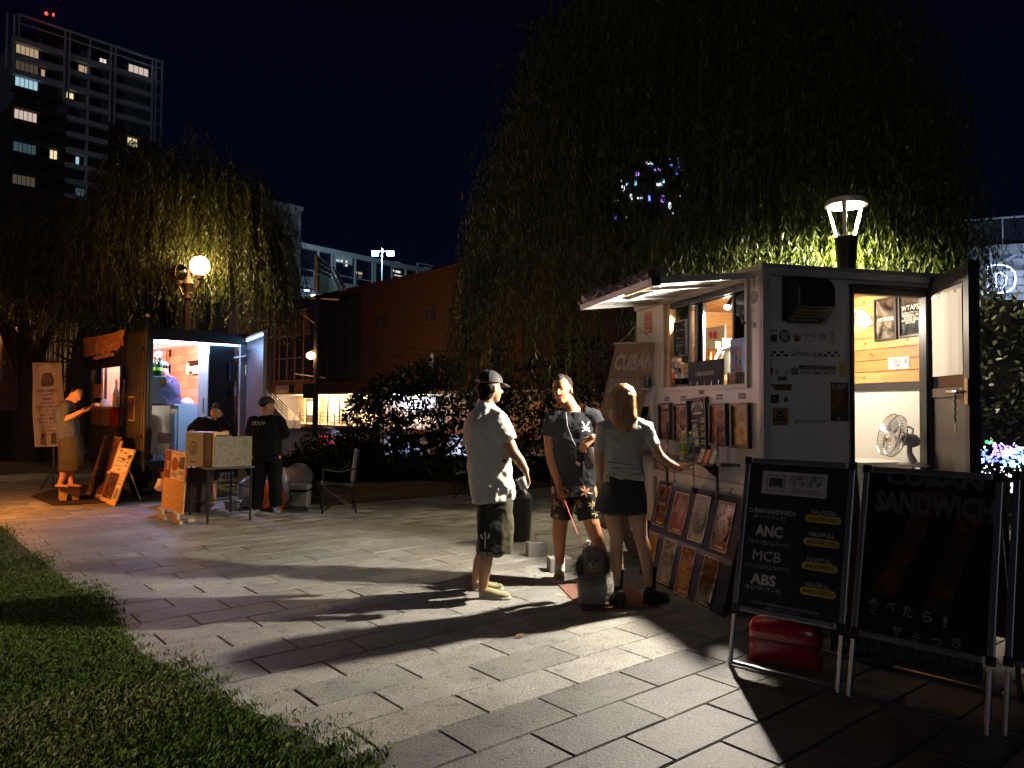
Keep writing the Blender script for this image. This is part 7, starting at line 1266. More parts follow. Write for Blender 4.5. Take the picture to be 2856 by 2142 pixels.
# right rear door standing open, with hooks
hx = WV; p_h = VB(hx, .02, 0); nd = AT(735, 1000, 11.35)*V(1, 1, 0); VD = Fr(p_h, nd-p_h); wd = float(np.linalg.norm(nd-p_h)); vdm = mat('van_door_inner', (.13, .125, .16), .38, noise=(2, .2))
vdo = MB().box(VD, .0, wd, -.04, -.002, VZ0-.02, VZ1-.04).build('rear_door', vdm, van); MB().box(VD, .0, wd+.02, -.05, .03, VZ1-.039, VZ1-.01).build('door_cap', mat('pale_cap', (.7, .75, .85), .4), vdo); MB().box(VD, wd, wd+.012, -.045, .01, VZ0-.02, VZ1-.04).build('door_edge', white_metal, vdo)
MB().box(VD, -.01, wd-.02, .0, .01, VZ1-.075, VZ1-.05).build('led_strip_glow', ledb, vdo)  # no strip on the door: emission stands in for its lit top edge
MB().box(VB, WV-.10, WV-.0, -.04, .03, VZ0, VZ1-.13).build('door_post', mat('post_grey', (.35, .36, .4), .4), van); MB().box(VB, WV-.24, WV-.12, -.10, -.06, 1.9, 2.2).build('fuse_box', black_paint, van); MB().box(VD, .03, .09, .0, .02, 1.98, 2.16).build('socket_plate', mat('socket_white', (.6, .6, .6), .5), vdo)
for i, x in enumerate((.14, .17, .26, .36, .40)): MB().tube([VD(x, .0, 2.38), VD(x, .03, 2.36), VD(x, .03, 2.32 if i > 1 else 2.20)], .006 if i > 1 else .012, 5).build('hook', black_metal, vdo)
MB().tube([VB(WV-.2, .0, 2.27), VD(.25, .05, 2.29)], .012, 6).build('door_stay', white_metal, vdo)
for z in (1.3, 1.42, 1.55): MB().cyl(VB(WV-.17, -.02, z), VB(WV-.17, -.0, z), .016).build('latch_knob', steel, van)
MB().box(VB, WV-.19, WV-.15, -.03, .0, 1.62, 1.8).build('latch', steel, van)
# left rear door folded back against the side, with its bars, handle and picture
MB().box(VL, -.02, vl('c', 1062, 700)[0], .012, .05, VZ0+.02, VZ1-.0).build('folded_door', olive, van, bevel=.006)
for x, z0, z1 in ((.0, VZ0-.16, VZ1+.02), (.10, VZ0-.10, VZ1-.05)): MB().tube([VL(x, .065, z0), VL(x, .065, z1)], .017, 8).build('lock_bar', mat('bar_brass', (.35, .28, .15), .25, .8), van)
for z in (.95, 1.6, 2.3): MB().box(VL, .07, .13, .052, .09, z, z+.07).build('bar_bracket', steel, van)
a, b = vl('c', 1068, 668, .06), vl('c', 1110, 872, .06); af = MB().box(VL, b[0], a[0], .051, .07, b[1], a[1]).build('picture_box', mat('lit_picture_frame', (.5, .35, .12), .4), van); MB().box(VL, b[0]+.015, a[0]-.015, .071, .075, b[1]+.02, a[1]-.02).build('print', food_mat('van_picture', ['0a0806', '1c120a', '6a4a20', '9a7a3a'], 22, .3), af)
# sign board, lettering, cloth
lbx(wx0-.08, LV-.02, wzT+.06, wzT+.40, .001, .05, 'sign_board', mat('van_sign_black', (.014, .011, .010), .5)); orng = mat('orange_lettering', (.75, .42, .25), .6)
for i, (x, y, s_) in enumerate(((795, 362, 'mug'), (838, 352, 'mug'), (880, 343, 'mug'), (925, 334, 'mu'))):
 a = vl('c', x, y, .052); text(VL, s_, a[0], a[1], .085, orng, van, w=.36 if i < 3 else .26, y=.054, bold=.06)
mb = MB(); nx, nz_ = 50, 7; x0, x1 = wx0-.02, LV+.0; vs = []
for i in range(nx+1):
 u = i/nx; x = x0+(x1-x0)*u; am = .035 if u < .62 else .008
 for j in range(nz_+1):
  v_ = j/nz_; zt_ = VZ1+.10-.02*math.sin(u*5); zb_ = VZ1-.235+.035*math.sin(u*40)*(1 if u < .5 else .2)+.09*max(0, .25-u)*4*.6
  vs.append(VL(x, .07+am*math.sin(u*120+v_*3*math.sin(u*17))+am*.5*rnd.uniform(-1, 1)*(1 if u < .6 else .1), zt_+(zb_-zt_)*v_))
mb.add(vs, [(i*(nz_+1)+j, i*(nz_+1)+j+1, (i+1)*(nz_+1)+j+1, (i+1)*(nz_+1)+j) for i in range(nx) for j in range(nz_)]); o = mb.build('cloth_banner', mat('brown_cloth', (.42, .17, .05), .85, noise=(12, .3)), None, True); tag(o, 'wrinkled orange brown cloth hanging along the top edge of the van side', 'cloth')
for i in range(5): q = VL(.1+i*.12, .05, VZ1+.05+rnd.uniform(0, .1)); MB().tube([q, q+V(rnd.uniform(-.08, .08), .02, .08), q+V(rnd.uniform(-.1, .1), 0, rnd.uniform(-.02, .14))], .012, 5).build('roof_fitting', black_metal, van)
MB().ell(VL(-.0, .05, VZ1+.24), .03, .03, .03).build('small_lamp', mat('small_lamp', (.6, .55, .5), .5), van); MB().tube([VL(.02, .05, VZ1+.04), VL(.0, .05, VZ1+.22)], .01, 5).build('lamp_stem', black_metal, van)
# side window
vg = [vl('c', x, 700, -.02)[0] for x in (1045, 992, 872, 838, 770)]
for a, b, nm in ((0, 1, 'window_stile'),): pass
fr_v = lbx(wx0-.03, wx0, wzB-.05, wzT+.03, .001, .03, 'window_frame', vdark); lbx(wx1, wx1+.04, wzB-.05, wzT+.03, .001, .03, 'window_frame', vdark); lbx(wx0, wx1, wzT, wzT+.03, .001, .03, 'window_frame', vdark); lbx(wx0, wx1, wzB-.05, wzB, .001, .03, 'window_frame', vdark)
for x in (vg[1], vg[2], vg[3]): lbx(x-.02, x+.02, wzB, wzT, -.035, -.01, 'stile', black_metal)
lbx(vg[2]+.03, vg[2]+.05, wzB+.45, wzT-.02, -.03, -.0, 'white_stile', white_metal); MB().box(VL, vg[3]+.02, wx1, -.028, -.022, wzB+.4, wzT).build('pane', clear, van); MB().box(VL, wx0, vg[1]-.02, -.028, -.022, wzB, wzT).build('pane', clear, van)
led_z = vl('c', 900, 752, .05)[1]; ledge = lbx(wx0+.05, wx1+.02, led_z-.035, led_z, -.15, .13, 'ledge', wood_mat('ledge_wood', (.18, .11, .06), (.28, .18, .1), .6)); lbx(wx0, wx1, wzB, led_z-.04, -.035, -.01, 'lower_panel', wood_mat('lower_panel_wood', (.12, .06, .03), (.2, .1, .05), .6))
a, b = vl('c', 905, 768, .0), vl('c', 985, 935, .0); q = lbx(b[0], a[0], b[1], a[1], -.009, .002, 'red_poster', food_mat('red_food', ['2a0806', '6a1a0c', '8a3014', 'b05020'], 14, .3)); a, b = vl('c', 1005, 660, .0), vl('c', 1040, 910, .0); lbx(b[0], a[0], b[1], a[1], -.009, .002, 'side_poster', food_mat('side_food', ['2a1a18', '7a4a40', '9a8a90', '5a2a1c'], 16, .3))
a, b = vl('c', 775, 570, .0), vl('c', 835, 680, .0); lbx(b[0], a[0], b[1], a[1], -.009, .002, 'menu_card', food_mat('card_food', ['1a1210', '9a6a4a', 'c09a80', '2a1c18'], 18, .3))
bt_ = VL(vl('c', 955, 740, .05)[0], .04, led_z+.002); bo = thing('syrup_bottle', 'large clear bottle with a label standing on the van window ledge', 'bottle', bt_); MB().lathe(bt_, [(.05, 0), (.055, .01), (.055, .22), (.03, .3), (.022, .34), (.022, .42)], 20).build('bottle_glass', mat('cloudy_glass', (.55, .6, .62), .08, trans=.3), bo, True); MB().lathe(bt_+V(0, 0, .06), [(.0565, 0), (.0565, .12)], 20).build('bottle_label', mat('gold_label', (.6, .5, .25), .5), bo); MB().lathe(bt_+V(0, 0, .422), [(.025, 0), (.025, .045)], 12).build('cap', mat('pale_cap2', (.7, .65, .65), .4), bo)
tp_ = VL(vl('c', 858, 735, .05)[0], .03, led_z+.002); tb_ = MB().lathe(tp_, [(.06, 0), (.075, .04), (.07, .1), (.03, .13)], 16).build('paper_roll', mat('roll_white', (.7, .7, .75), .7), None, True); tag(tb_, 'white paper roll on the ledge left of the syrup bottle', 'paper roll')
lbx(vg[2], vg[1], wzB+.95, wzB+1.0, -.6, -.3, 'inner_shelf', steel); MB().tube([VL(vg[1]+.05, -.4, led_z+.35), VL(vg[1]+.05, -.4, wzB+1.15), VL(vg[2]-.1, -.4, wzB+1.15), VL(vg[2]-.1, -.4, led_z+.35)], .012, 6).build('rack', white_metal, van); ov = MB().box(VL, vg[1]+.1, vg[2]-.05, -.9, -.5, led_z+.05, led_z+.45).build('oven', mat('oven_dark', (.05, .05, .06), .3), None, bevel=.01); tag(ov, 'dark oven behind the side window of the van', 'oven'); MB().box(VL, .3, 2.4, -.5, -.06, led_z-.1, led_z-.03).build('prep_table', steel, van)
lbx(wx0+.0, LV-.3, VZ0-.12, VZ0, .001, .03, 'skirt', vdark)
# tail: plate and lights
np_ = MB().box(VB, vb('d', 570, 1230, .12)[0], vb('d', 722, 1230, .12)[0], .10, .115, vb('d', 650, 1262, .12)[1], vb('d', 650, 1196, .12)[1]).build('number_plate', mat('plate_white', (.45, .45, .42), .5), van); a = vb('d', 660, 1250, .12); text(VB, 'ぬ 63-06', a[0], a[1], .085, mat('plate_green', (.03, .06, .04), .5), np_, w=.36, y=.117, bold=.03)
MB().tube([VB(.2, .1, .52), VB(WV-.1, .1, .52)], .03, 8).build('bumper', steel, van)
for x in (.12, .5): MB().box(VB, x, x+.2, .05, .08, .42, .5).build('tail_light', mat('tail_red', (.3, .02, .01), .3), van)
MB().box(VB, -.1, .25, .0, .02, .15, .2).build('mud_flap', rubber, van)
# -- boards leaning before the van
osb = mat('osb_board', (.58, .34, .11), .75, noise=(38, .35), stretch=(1, 1, .6)); ply = wood_mat('ply_board', (.62, .36, .13), (.72, .46, .2), .6)
def lean_board(lab, bl, br, tl, m_, prints, th=.02, grp=None, nm='menu_board'):
 f = pframe(bl, br, tl); t = thing(nm, lab, 'menu board', bl, grp); MB().box(f, 0, f.w, -th, 0, 0, f.h).build('board', m_, t)
 for (x0, x1, y0, y1, mm, txt, tm, nm2) in prints:
  p_ = MB().box(f, f.w*x0, f.w*x1, .0004, .003, f.h*y0, f.h*y1).build(nm2, mm, t)
  for s_, tx, ty, hh_, ww in txt: text(f, s_, f.w*tx, f.h*ty, hh_, tm, p_, w=f.w*ww, y=.0042, bold=.02)
 # prop at the back
 MB().tube([f(f.w*.5, -th-.01, f.h*.8), V(*(f(f.w*.5, -th-.01, f.h*.8)+V(-f.Y[0], -f.Y[1], 0)*.25)[:2], .0)], .01, 6).build('prop', m_, t)
 return f, t
wp_ = mat('menu_paper', (.72, .62, .5), .6); rbp = mat('menu_dark_red', (.18, .04, .03), .5); fdp = food_mat('menu_food', ['140c0a', '3c2018', '7a5040', 'a8988a'], 16, .4); ink = mat('menu_ink', (.10, .05, .03), .6)
P1 = dict(bl=G(*Z('o', 140, 1395)), br=G(*Z('o', 470, 1515))); dl = AT(*Z('o', 590, 222), 11.75)
f, t = lean_board('orange lit menu board with white menus, front one of the three beside the stool', P1['bl'], P1['br'], dl, ply,
 [(.05, .72, .56, .985, wp_, [('MENU', .25, .93, .035, .2), ('DRINK', .55, .90, .03, .2), ('HOT DOG', .4, .80, .03, .5), ('タコライス', .4, .74, .03, .45), ('スパイスカレー', .38, .66, .025, .5), ('¥700', .5, .60, .03, .2)], ink, 'menu_sheet'), (.74, .97, .6, .96, wp_, [('¥650', .85, .8, .03, .15), ('¥500', .85, .74, .03, .15), ('¥400', .85, .68, .03, .15)], ink, 'menu_sheet'), (.45, .68, .78, .82, rbp, [], ink, 'red_bar'), (.74, .97, .84, .90, rbp, [], ink, 'red_bar'), (.03, .66, .08, .54, fdp, [], ink, 'food_photo'), (.69, .95, .09, .54, wp_, [('HOT', .82, .48, .03, .18), ('ICE', .82, .42, .03, .18), ('¥350', .82, .36, .03, .2)], ink, 'price_sheet'), (.71, .93, .11, .3, fdp, [], ink, 'food_photo')], grp='menu boards leaning at the van side')
off = VL.X
for i, (dt, dh, lab, sc, mm) in enumerate(((.42, .10, 'narrow menu board with a column of sheets, middle one of the three beside the stool', .6, ply), (.95, .16, 'dark menu board with food photographs, rear one of the three beside the stool', 1.15, mat('dark_ply', (.2, .1, .05), .6)))):
 o_ = off*dt+VL.Y*(-.02); w_ = (P1['br']-P1['bl'])*sc; bl_ = P1['bl']+o_; tl_ = dl+o_+V(0, 0, dh)
 lean_board(lab, bl_, bl_+w_, tl_, mm, [(.05, .5, .5, .95, fdp, [], ink, 'food_photo'), (.52, .95, .45, .97, wp_ if i == 0 else fdp, [('MENU', .73, .9, .03, .3), ('¥500', .73, .8, .03, .25)], ink, 'menu_sheet'), (.05, .6, .08, .42, fdp, [], ink, 'food_photo'), (.62, .95, .1, .38, mat('green_card', (.04, .08, .05), .5) if i else rbp, [], ink, 'card')], grp='menu boards leaning at the van side')
# the chipboard easel
bl_, br_ = G(*Z('d', 140, 1490)), G(*Z('d', 308, 1552)); tl_ = AT(*Z('d', 345, 1037), 10.05)
f, t = lean_board('chipboard easel board with a 700 yen sandwich poster on its upper half', bl_+V(0, 0, .03), br_+V(0, 0, .03), tl_, osb, [(.02, .32, .53, .99, rbp, [], ink, 'poster_side'), (.33, .97, .53, .99, wp_, [('¥700', .5, .57, .06, .26), ('SPECIAL', .62, .945, .02, .5), ('HOT MENU', .8, .66, .02, .28), ('RECOMMEND', .8, .63, .018, .28)], ink, 'poster'), (.66, .94, .72, .92, mat('poster_black', (.04, .03, .02), .5), [], ink, 'print'), (.12, .26, .66, .82, wp_, [], ink, 'print'), (.84, .92, .55, .6, mat('qr_free_black', (.04, .03, .02), .5), [], ink, 'print')], nm='easel_board')
MB().poly(f, [(f.w*.5+f.w*.15*math.cos(2*math.pi*k/20), f.h*.78+f.h*.12*math.sin(2*math.pi*k/20)) for k in range(20)], .0032, .0045).build('print', food_mat('plate_food', ['8a2010', 'b04a18', '4a5a18', 'd8a060'], 40, .4), t)
for x, y in ((150, 1560), (270, 1600)):
 g = G(*Z('d', x, y)); fs = Fr(g, f.X); ft = thing('board_foot', '%s notched wooden foot holding the chipboard easel' % ('left' if x < 200 else 'right'), 'wooden foot', g, 'feet of the chipboard easel')
 MB().poly(Fr(g, f.X), [(-.12, 0), (.2, 0), (.2, .05), (.1, .06), (.08, .14), (.02, .1), (-.02, .15), (-.10, .15)], 0, .035).build('notched_block', wood_mat('foot_pine', (.4, .28, .15), (.5, .36, .2), .6), ft, bevel=.004); MB().cyl(g+V(.12, .0, .03)-f.Y*.01, g+V(.2, .05, .03), .03, n=12).build('dowel', wood_mat('foot_pine', (0, 0, 0), (0, 0, 0)), ft)
# -- folding table with box and marbled board
ta, tb = G(*Z('d', 510, 1605)), G(*Z('d', 852, 1577)); X_ = nz(tb-ta); L_ = float(np.linalg.norm(tb-ta)); FTb = Fr(ta, X_); bk = FTb.Y*-1; tdz = .70; D_ = .95; tbl = thing('folding_table', 'dark folding table carrying the orange box and the marbled board', 'table', ta)
MB().box(FTb, -.04, L_+.04, -D_, .03, tdz-.025, tdz).build('tabletop', vdark, tbl, bevel=.004)
for x in (0, L_):
 for y in (0, -D_+.06): MB().tube([FTb(x, y, 0), FTb(x, y, tdz-.026)], .016, 8).build('leg', black_metal, tbl)
for z in (.18, .42): MB().tube([FTb(0, -D_+.06, z), FTb(L_, -D_+.06, z)], .009, 6).build('stretcher', black_metal, tbl); MB().tube([FTb(L_, 0, z), FTb(L_, -D_+.06, z)], .009, 6).build('stretcher', black_metal, tbl)
mp0, mp1 = FTb.px(*Z('d', 562, 1165), -.0), FTb.px(*Z('d', 864, 1160), -.0); mt = FTb.px(*Z('d', 700, 908), -.0)[1]
mbk = MB().box(FTb, mp0[0], mp1[0], -.03, .0, tdz+.002, mt).build('marbled_board', food_mat('marbled', ['5a5036', '6e6446', '746a4c', '7a7052'], 16, .5, (.36, .45, .55, .65)), None, bevel=.003); tag(mbk, 'olive grey marbled board standing upright on the folding table', 'board'); o = MB().box(FTb, mp0[0]+.0, mp0[0]+.22, -.05, -.031, mt-.02, mt+.02).build('board_clip', vdark, mbk)
bx0, bx1 = FTb.px(*Z('d', 372, 1000), .0)[0], FTb.px(*Z('d', 556, 1000), .0)[0]; wbx = thing('wooden_box', 'orange lit wooden box with a round logo on the left end of the folding table', 'box', FTb(bx0, 0, tdz)); bzt = FTb.px(*Z('d', 460, 885), .0)[1]
P_ = FTb(bx1, -.0, 0); P0_ = G(*Z('d', 480, 1500)); fb = Fr(FTb(bx1-.005, -.02, tdz+.002)-V(.38, -.10, 0)*1.0, V(.38, -.10, 0)); wl2 = .40; hb_ = bzt-tdz
orm = wood_mat('box_pine', (.55, .30, .10), (.68, .42, .17), .6); MB().box(fb, 0, wl2*.62, -.30, 0, 0, hb_+.01).build('box_side', orm, wbx, bevel=.004); MB().box(fb, wl2*.621, wl2, -.30, -.006, 0, hb_).build('box_panel', wood_mat('box_walnut', (.14, .06, .025), (.30, .14, .06), .5, grain=(6, 6, .8)), wbx); MB().box(fb, wl2+.001, wl2+.014, -.30, .004, 0, hb_+.012).build('box_edge', mat('box_edge_orange', (.7, .4, .15), .5), wbx)
mb = MB(); cx_, cz_ = wl2*.3, hb_*.55
for k in range(24): t0, t1 = 2*math.pi*k/24, 2*math.pi*(k+1)/24; mb.add([fb(cx_+.055*r_*math.cos(tt), .002, cz_+.085*r_*math.sin(tt)) for r_, tt in ((.86, t0), (1, t0), (1, t1), (.86, t1))], [(0, 1, 2, 3)])
mb.build('logo_ring', ink, wbx); text(fb, [('J', cx_, cz_-.03, .07, .03), ('STICKMUG', cx_, hb_*.12, .015, .11)], 0, 0, 0, ink, wbx, y=.003, bold=.03)
# -- bins, bags, cool box, pan
def bagm(nm, lab, cat, c, rx, ry, h, m_, seed=1, X=(1, 0, 0)):
 mb = MB(); rr = random.Random(seed); secs = []
 for z, s_ in ((0, .92), (.04, 1), (.4, 1.02), (.75, .9), (.95, .6), (1, .3)): secs.append((c+V(rr.uniform(-.02, .02), rr.uniform(-.02, .02), h*z), rx*s_*rr.uniform(.92, 1.08), ry*s_*rr.uniform(.9, 1.1), X))
 mb.loft(secs, 18, 3); mb.v = [p+V(rr.uniform(-1, 1), rr.uniform(-1, 1), rr.uniform(-1, 1))*.008 for p in mb.v]; o = mb.build(nm, m_, None, True); tag(o, lab, cat); return o
plw = mat('plastic_bag_white', (.32, .32, .36), .3, bump=(25, .8)); wcool = mat('cooler_white', (.4, .4, .43), .35)
g = G(*Z('d', 1160, 1462)); g[1] += .2; cl = thing('cool_box', 'white cool box with a dark seam behind the standing person', 'cool box', g); fc_ = Fr(g, (1, .05, 0)); MB().box(fc_, -.28, .28, -.0, .32, 0, .22).build('box_body', wcool, cl, bevel=.02); MB().box(fc_, -.285, .285, -.005, .325, .222, .245).build('seam', vdark, cl); MB().box(fc_, -.29, .29, -.01, .33, .246, .32).build('lid', wcool, cl, bevel=.02); MB().tube([fc_(-.2, .33, .2), fc_(-.2, .36, .25), fc_(.2, .36, .25), fc_(.2, .33, .2)], .008, 6).build('handle', vdark, cl)
bagm('plastic_bag', 'crumpled white plastic bag lying on top of the cool box', 'bag', g+V(.02, .16, .32), .24, .15, .24, plw, 3)
g = G(*Z('d', 980, 1500)); g[1] += .15; bagm('shopping_bag', 'orange red shopping bag between the feet of the standing person', 'bag', g, .20, .12, .36, mat('orange_bag', (.55, .09, .02), .5), 5)
bagm('plastic_bag', 'white plastic bag bulging above the orange red bag', 'bag', g+V(.05, .2, .1), .18, .12, .50, plw, 8)
g = G(*Z('d', 815, 1478)); g[1] += .1; bagm('carrier_bag', 'pale carrier bag with a handle under the right end of the table', 'bag', g, .15, .12, .42, mat('carrier_pale', (.45, .45, .5), .4), 11)
g = G(*Z('d', 717, 1490)); tb2 = thing('food_tub', 'small white lidded tub on the ground under the table', 'tub', g); MB().loft([(g, .10, .07, (1, 0, 0)), (g+V(0, 0, .11), .115, .08, (1, 0, 0))], 16, 5).build('tub_body', wcool, tb2); MB().loft([(g+V(0, 0, .112), .125, .09, (1, 0, 0)), (g+V(0, 0, .13), .12, .085, (1, 0, 0))], 16, 5).build('lid', wcool, tb2)
g = G(*Z('d', 405, 1510)); g[1] += .1; bn2 = MB().loft([(g, .16, .14, (1, 0, 0)), (g+V(0, 0, .62), .2, .17, (1, 0, 0))], 20, 4).build('dark_bin', mat('bin_brown', (.05, .03, .025), .5), None, True); tag(bn2, 'dark square bin behind the chipboard easel', 'bin')
g = AT(*Z('d', 225, 1240), 11.2); stn = thing('pan_stand', 'glass lidded pan on a low stand behind the chipboard easel', 'pan', g*V(1, 1, 0)); MB().cyl(g*V(1, 1, 0), g-V(0, 0, .02), .02).build('leg', black_metal, stn); MB().lathe(g-V(0, 0, .02), [(.12, 0), (.15, .05), (.15, .12)], 20).build('pan_body', mat('pan_brass', (.4, .26, .1), .3, .7), stn, True); MB().lathe(g+V(0, 0, .101), [(.15, 0), (.1, .04), (.01, .05)], 20).build('lid', steel, stn, True)
bagm('plastic_bag', 'small pinkish plastic bag beside the glass lidded pan', 'bag', AT(*Z('d', 170, 1300), 11.2)-V(0, 0, .05), .13, .1, .12, mat('pink_bag', (.5, .36, .34), .4), 21)
MB_ = thing('support_post', 'thin metal post under the small plastic bag', 'post', AT(*Z('d', 170, 1300), 11.2)*V(1, 1, 0)); MB().cyl(AT(*Z('d', 170, 1300), 11.2)*V(1, 1, 0), AT(*Z('d', 170, 1300), 11.2)-V(0, 0, .055), .02).build('tube', black_metal, MB_)
# -- stool, mat, left banner
g0 = G(*Z('c', 490, 1537)); g1_ = G(*Z('c', 656, 1528)); X_ = nz(g1_-g0); stf = Fr(g0, X_); Ls = float(np.linalg.norm(g1_-g0)); stl = thing('step_stool', 'small orange lit wooden step stool with an arched cut-out', 'stool', g0); sh_ = stf.px(*Z('c', 600, 1425))[1]; pine2 = wood_mat('stool_pine', (.55, .32, .13), (.66, .42, .18), .55)
arch = [(0, 0), (Ls*.36, 0), (Ls*.36, sh_*.35)]+[(Ls*.5-Ls*.14*math.cos(a_), sh_*.35+sh_*.2*math.sin(a_)) for a_ in [math.pi*k/8 for k in range(9)]]+[(Ls*.64, sh_*.35), (Ls*.64, 0), (Ls, 0), (Ls, sh_), (0, sh_)]
for y0, nm in ((-.02, 'side_panel'), (-.26, 'side_panel')):
 fr_ = Fr(stf(0, y0, 0), X_); MB().add([fr_(x, 0, z) for x, z in arch]+[fr_(x, .02, z) for x, z in arch], [tuple(range(len(arch))), tuple(range(2*len(arch)-1, len(arch)-1, -1))]+[(i, (i+1) % len(arch), len(arch)+(i+1) % len(arch), len(arch)+i) for i in range(len(arch))]).build(nm, pine2, stl)
MB().box(stf, -.01, Ls+.01, -.27, .01, sh_+.001, sh_+.022).build('seat', pine2, stl, bevel=.004); MB().box(stf, .0, .02, -.259, -.021, sh_*.5, sh_-.001).build('end_panel', pine2, stl)
m0 = [G(*Z('c', x, y), .004) for x, y in ((250, 1495), (500, 1420), (740, 1400), (930, 1545), (440, 1572))]; mm = MB(); mm.add(m0+[p+V(0, 0, .008) for p in m0], [(0, 1, 2, 3, 4), (9, 8, 7, 6, 5)]+[(i, (i+1) % 5, 5+(i+1) % 5, 5+i) for i in range(5)]); tag(mm.build('floor_mat', mat('dark_mat', (.03, .018, .012), .9)), 'dark floor mat under the wooden stool', 'mat')
Yb = 13.2; bq = [AT(*Z('c', x, y), Yb) for x, y in ((280, 1088), (540, 1078), (252, 388), (522, 392))]; bnr = thing('hanging_banner', 'tall off-white banner with a drink picture and lines of brown text at the far left', 'banner', bq[0]*V(1, 1, 0)+V(.4, 0, 0)); fb2 = pframe(bq[0], bq[1], bq[2]); cl_ = MB(); vs = []; nx, ny = 12, 16
for j in range(ny+1):
 for i in range(nx+1): u, v_ = i/nx, j/ny; p = bq[0]*(1-u)*(1-v_)+bq[1]*u*(1-v_)+bq[2]*(1-u)*v_+bq[3]*u*v_; vs.append(p+V(0, .03*math.sin(u*9+v_*2)+.02*math.cos(v_*7+u*3), 0))
cl_.add(vs, [(j*(nx+1)+i, j*(nx+1)+i+1, (j+1)*(nx+1)+i+1, (j+1)*(nx+1)+i) for j in range(ny) for i in range(nx)]); cl_.build('cloth', mat('banner_cloth', (.42, .35, .30), .85), bnr, True)
tl_m = mat('banner_text', (.13, .08, .06), .8); hB = fb2.h; wB = fb2.w
text(fb2, [(s_, wB*.5, hB*(.64-.047*i), .045, wB*w_) for i, (s_, w_) in enumerate((('HOTDOG MENU', .62), ('レモネード', .34), ('¥500', .26), ('スパイスカレー', .44), ('タコライスプレート', .72), ('チーズバーガー', .56), ('ホットドッグ', .44), ('フライドポテト', .72), ('クラフトコーラ', .56), ('ジンジャー', .4), ('レモンサワー', .5), ('生ビール', .4)))], 0, 0, 0, tl_m, bnr, y=.05, bold=.03)
text(fb2, 'SPICE & CRAFT', wB*.5, hB*.93, .05, tl_m, bnr, w=wB*.6, y=.05, arch=.05)
MB().poly(fb2, [(wB*.40, hB*.86), (wB*.6, hB*.86), (wB*.68, hB*.78), (wB*.66, hB*.71), (wB*.34, hB*.71), (wB*.32, hB*.78)], .045, .05).build('bottle_print', tl_m, bnr); MB().poly(fb2, [(wB*.5+wB*.17*math.cos(t_), hB*.735+hB*.03*math.sin(t_)) for t_ in [k*.39 for k in range(16)]], .051, .055).build('bottle_print', mat('banner_text2', (.08, .05, .04), .8), bnr)
for x0 in (.25, .58): MB().poly(fb2, [(wB*x0, hB*.03), (wB*(x0+.18), hB*.03), (wB*(x0+.15), hB*.17), (wB*(x0+.05), hB*.15)], .045, .05).build('leg_print', tl_m, bnr)
xm = (bq[0][0]+bq[1][0])/2; MB().tube([V(xm, Yb+.12, 0), V(xm, Yb+.12, bq[2][2]+.03)], .016, 8).build('pole', black_metal, bnr); MB().tube([bq[2]+V(-.03, .1, .02), bq[3]+V(.03, .1, .02)], .012, 6).build('cross_rod', black_metal, bnr)
for a_ in (.5, 2.6, 4.7): MB().tube([V(xm, Yb+.12, .3), V(xm+.35*math.cos(a_), Yb+.12+.35*math.sin(a_), .01)], .01, 6).build('foot', black_metal, bnr)
